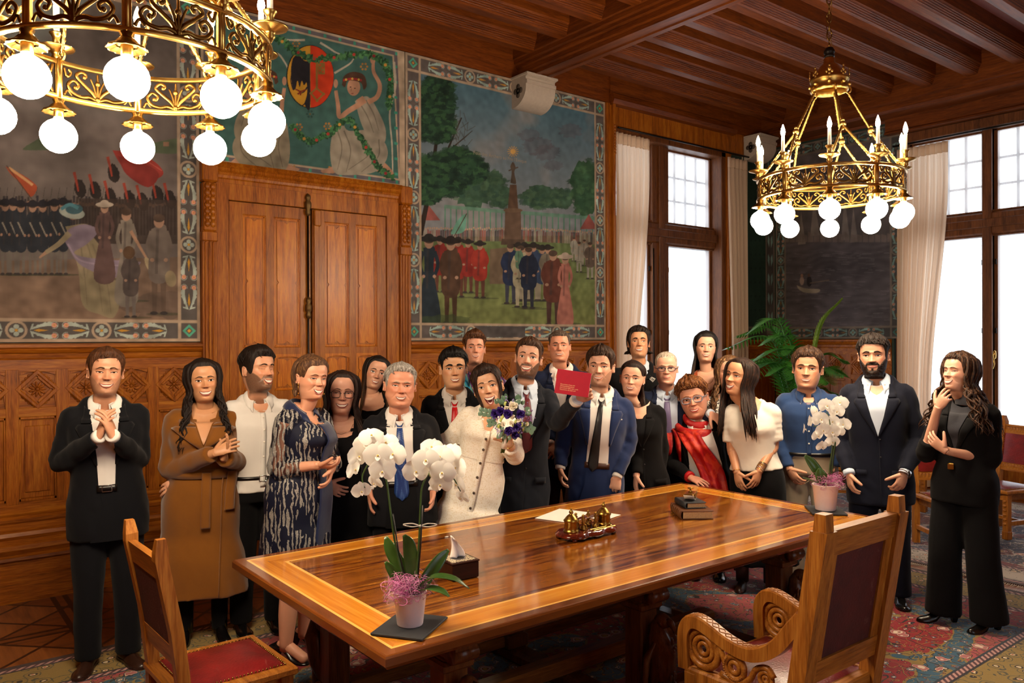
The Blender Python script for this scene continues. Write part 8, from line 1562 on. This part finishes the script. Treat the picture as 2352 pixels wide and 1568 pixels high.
# ---- the bride's bouquet
def bouquet():
    c = P(1172, 958, 4.66); hnd = P(1158, 1022, 4.70); e = empty('bridal_bouquet', hnd, label='bridal bouquet of purple and white flowers with eucalyptus leaves in the bride\'s hand', cat='bouquet'); rs = random.Random(4); o = hnd; ax = norm(c - hnd); view = norm(CAM - c)
    m = MB(); m.tube([-ax * .02, ax * .03, ax * .075], [.016, .015, .017], 14); m.build('ribbon_wrap', plain('white_ribbon', '#ece6dc', .5), e)
    m = MB()
    for i in range(16): a = rs.uniform(0, 2 * PI); q = np.array([math.cos(a) * .012, math.sin(a) * .012, 0]); m.tube([q * .8 - ax * .05, q, q * 2.2 + ax * .1], .0022, 5)
    m.build('stem_ends', GREEN, e)
    PU, LIL, CRM, SAGE, FRES = plain('purple_lisianthus', '#3c2478', .5, nz=.25), plain('lilac_flower', '#9a86c0', .6), plain('cream_rose_petal', '#efe6d2', .5), leafm('eucalyptus_leaf', '#4a6a52', '#6f8a72'), plain('lime_freesia', '#b9c468', .5)
    def pos(t, f, r): return c - o + (RC[:, 0] * math.cos(t) + RC[:, 1] * math.sin(t)) * f * .112 + view * (.085 * math.sqrt(max(0, 1 - f * f)) + r)
    def rose(p, r, mt, nm):
        n = norm(p - (c - o) + view * .08); u = norm(np.cross(n, [.2, .3, .9])); v = np.cross(n, u); m = MB()
        for k in range(13): a = k * 2.4; f = .25 + .75 * k / 13; d = u * math.cos(a) + v * math.sin(a); petal(m, n * r * (.5 - .5 * f), norm(d * f + n * (1.15 - f)), np.cross(n, d), n, r * (.55 + .5 * f), r * .55 * (.5 + f * .5), r * .15)
        ob = m.build(nm, mt, e); ob.location = p
    for t, f in ((2.6, .55), (2.2, .2), (5.3, .55), (4.6, .65), (5.0, .85), (2.9, .75), (.3, .5)): rose(pos(t, f, .01), .034, PU, 'purple_flower')
    for t, f, r in ((1.35, .55, .034), (3.9, .5, .019), (4.9, .3, .018), (.2, .1, .018), (2.0, .5, .017), (6.0, .45, .017), (5.9, .9, .016)): rose(pos(t, f, .015), r, CRM, 'white_rose')
    for i in range(12): t, f = rs.uniform(0, 2 * PI), rs.uniform(.3, 1); m = MB(); m.sphere((0, 0, 0), (.007, .007, .012), 8, 6); m.sphere(np.array([.009, .004, .008]), .006, 8, 6); ob = m.build('freesia_bud', FRES, e); ob.location = pos(t, f, .02)
    for i in range(16):
        t, f = rs.uniform(0, 2 * PI), rs.uniform(.5, 1.05); m = MB(); p = pos(t, f, .012)
        for k in range(9): q = np.array([rs.gauss(0, .013) for _ in range(3)]); m.sphere(q, .004, 6, 4); m.tube([(0, 0, 0), q], .0008, 3)
        ob = m.build('lilac_sprig', LIL, e); ob.location = p
    for i in range(46):
        t = rs.uniform(0, 2 * PI); f = rs.uniform(.55, 1.25); p = pos(t, min(f, .98), -.01) * 1; d = norm((RC[:, 0] * math.cos(t) + RC[:, 1] * math.sin(t)) + view * rs.uniform(-.1, .6)); m = MB(); petal(m, np.zeros(3), d, norm(np.cross(d, view + .2)), view, rs.uniform(.026, .042), rs.uniform(.010, .015), -.006); ob = m.build('leaf', SAGE, e); ob.location = p
    for t0, n_ in ((2.95, 4), (3.4, 2), (5.75, 3)):
        d = RC[:, 0] * math.cos(t0) + RC[:, 1] * math.sin(t0)
        for k in range(n_):
            for sg in (-1, 1): m = MB(); q = norm(d * .6 + sg * np.cross(d, view) * .8); petal(m, np.zeros(3), q, norm(np.cross(q, view)), view, .032, .015, -.004); ob = m.build('leaf', SAGE, e); ob.location = c - o + d * (.09 + .025 * k) + view * .05
bouquet()

# ---- the palm in the corner
def palm():
    e = empty('potted_palm', (8.95, 5.55, .0), label='large green potted palm in the corner behind the group', cat='palm'); rs = random.Random(12); LG = leafm('palm_leaf', '#28601e', '#4f9236'); YG = leafm('young_palm_leaf', '#5a7a24', '#86a03c')
    m = MB(); m.lathe([(.004, 0), (.2, 0), (.22, .02), (.27, .42), (.29, .43), (.29, .46), (.25, .46), (.24, .42), (.004, .42)], 32); m.build('planter', plain('brown_planter', '#4a3024', .5), e)
    o = np.array([8.95, 5.55, 0.]); fr = []
    def D(px, py, dd=0): return P(px, py, 9.75 + dd) - o
    spec = [((1665, 800), -.3), ((1672, 842), -.5), ((1690, 772), .1), ((1718, 765), -.2), ((1752, 790), -.5), ((1790, 800), .2), ((1812, 812), -.6), ((1730, 830), -.9), ((1770, 860), -.8), ((1948, 830), .0), ((1940, 862), -.4), ((1905, 880), -.6), ((1820, 870), -.7), ((1700, 875), -.8), ((1850, 900), -.7), ((1925, 905), .1), ((1665, 870), .1)]
    def frond(tip, up, mt, n=34, LL=.26, hang=.5, w=.012):
        b = np.array([rs.uniform(-.06, .06), rs.uniform(-.06, .06), .45]); mid = b * .35 + tip * .65; mid = np.array([b[0] * .55 + tip[0] * .45, b[1] * .55 + tip[1] * .45, max(tip[2] + up, 1.0)]); pts = catmull([b, b * .5 + mid * .5 + [0, 0, .12], mid, tip], 40); T = np.gradient(pts, axis=0); m = MB(); m.tube(pts, np.linspace(.011, .003, 40), 6)
        for i in range(n):
            k = int(12 + 27 * i / n); t = norm(T[k]); s_ = norm(np.cross(t, [0, 0, 1])); L = LL * math.sin(PI * min(.95, .18 + .78 * i / n)) ** .7
            for sg in (-1, 1):
                d = norm(t * .65 + s_ * sg * .8); q = [pts[k], pts[k] + d * L * .5 + [0, 0, -.03 * hang], pts[k] + d * L - np.array([0, 0, L * .55 * hang])]; q = catmull(q, 6); u = norm(np.cross(d, [0, 0, 1])); u = norm(np.cross(u, d) * .5 + u); m.grid([[c - u * w * x, c + u * w * x] for c, x in zip(q, (.3, .9, 1, .8, .5, .08))])
        m.build('frond', mt, e)
    for (x, y), dd in spec: frond(D(x, y, dd), rs.uniform(.05, .22), LG)
    frond(D(1935, 683, .1), -.35, YG, 44, .17, .1, .010)
palm()
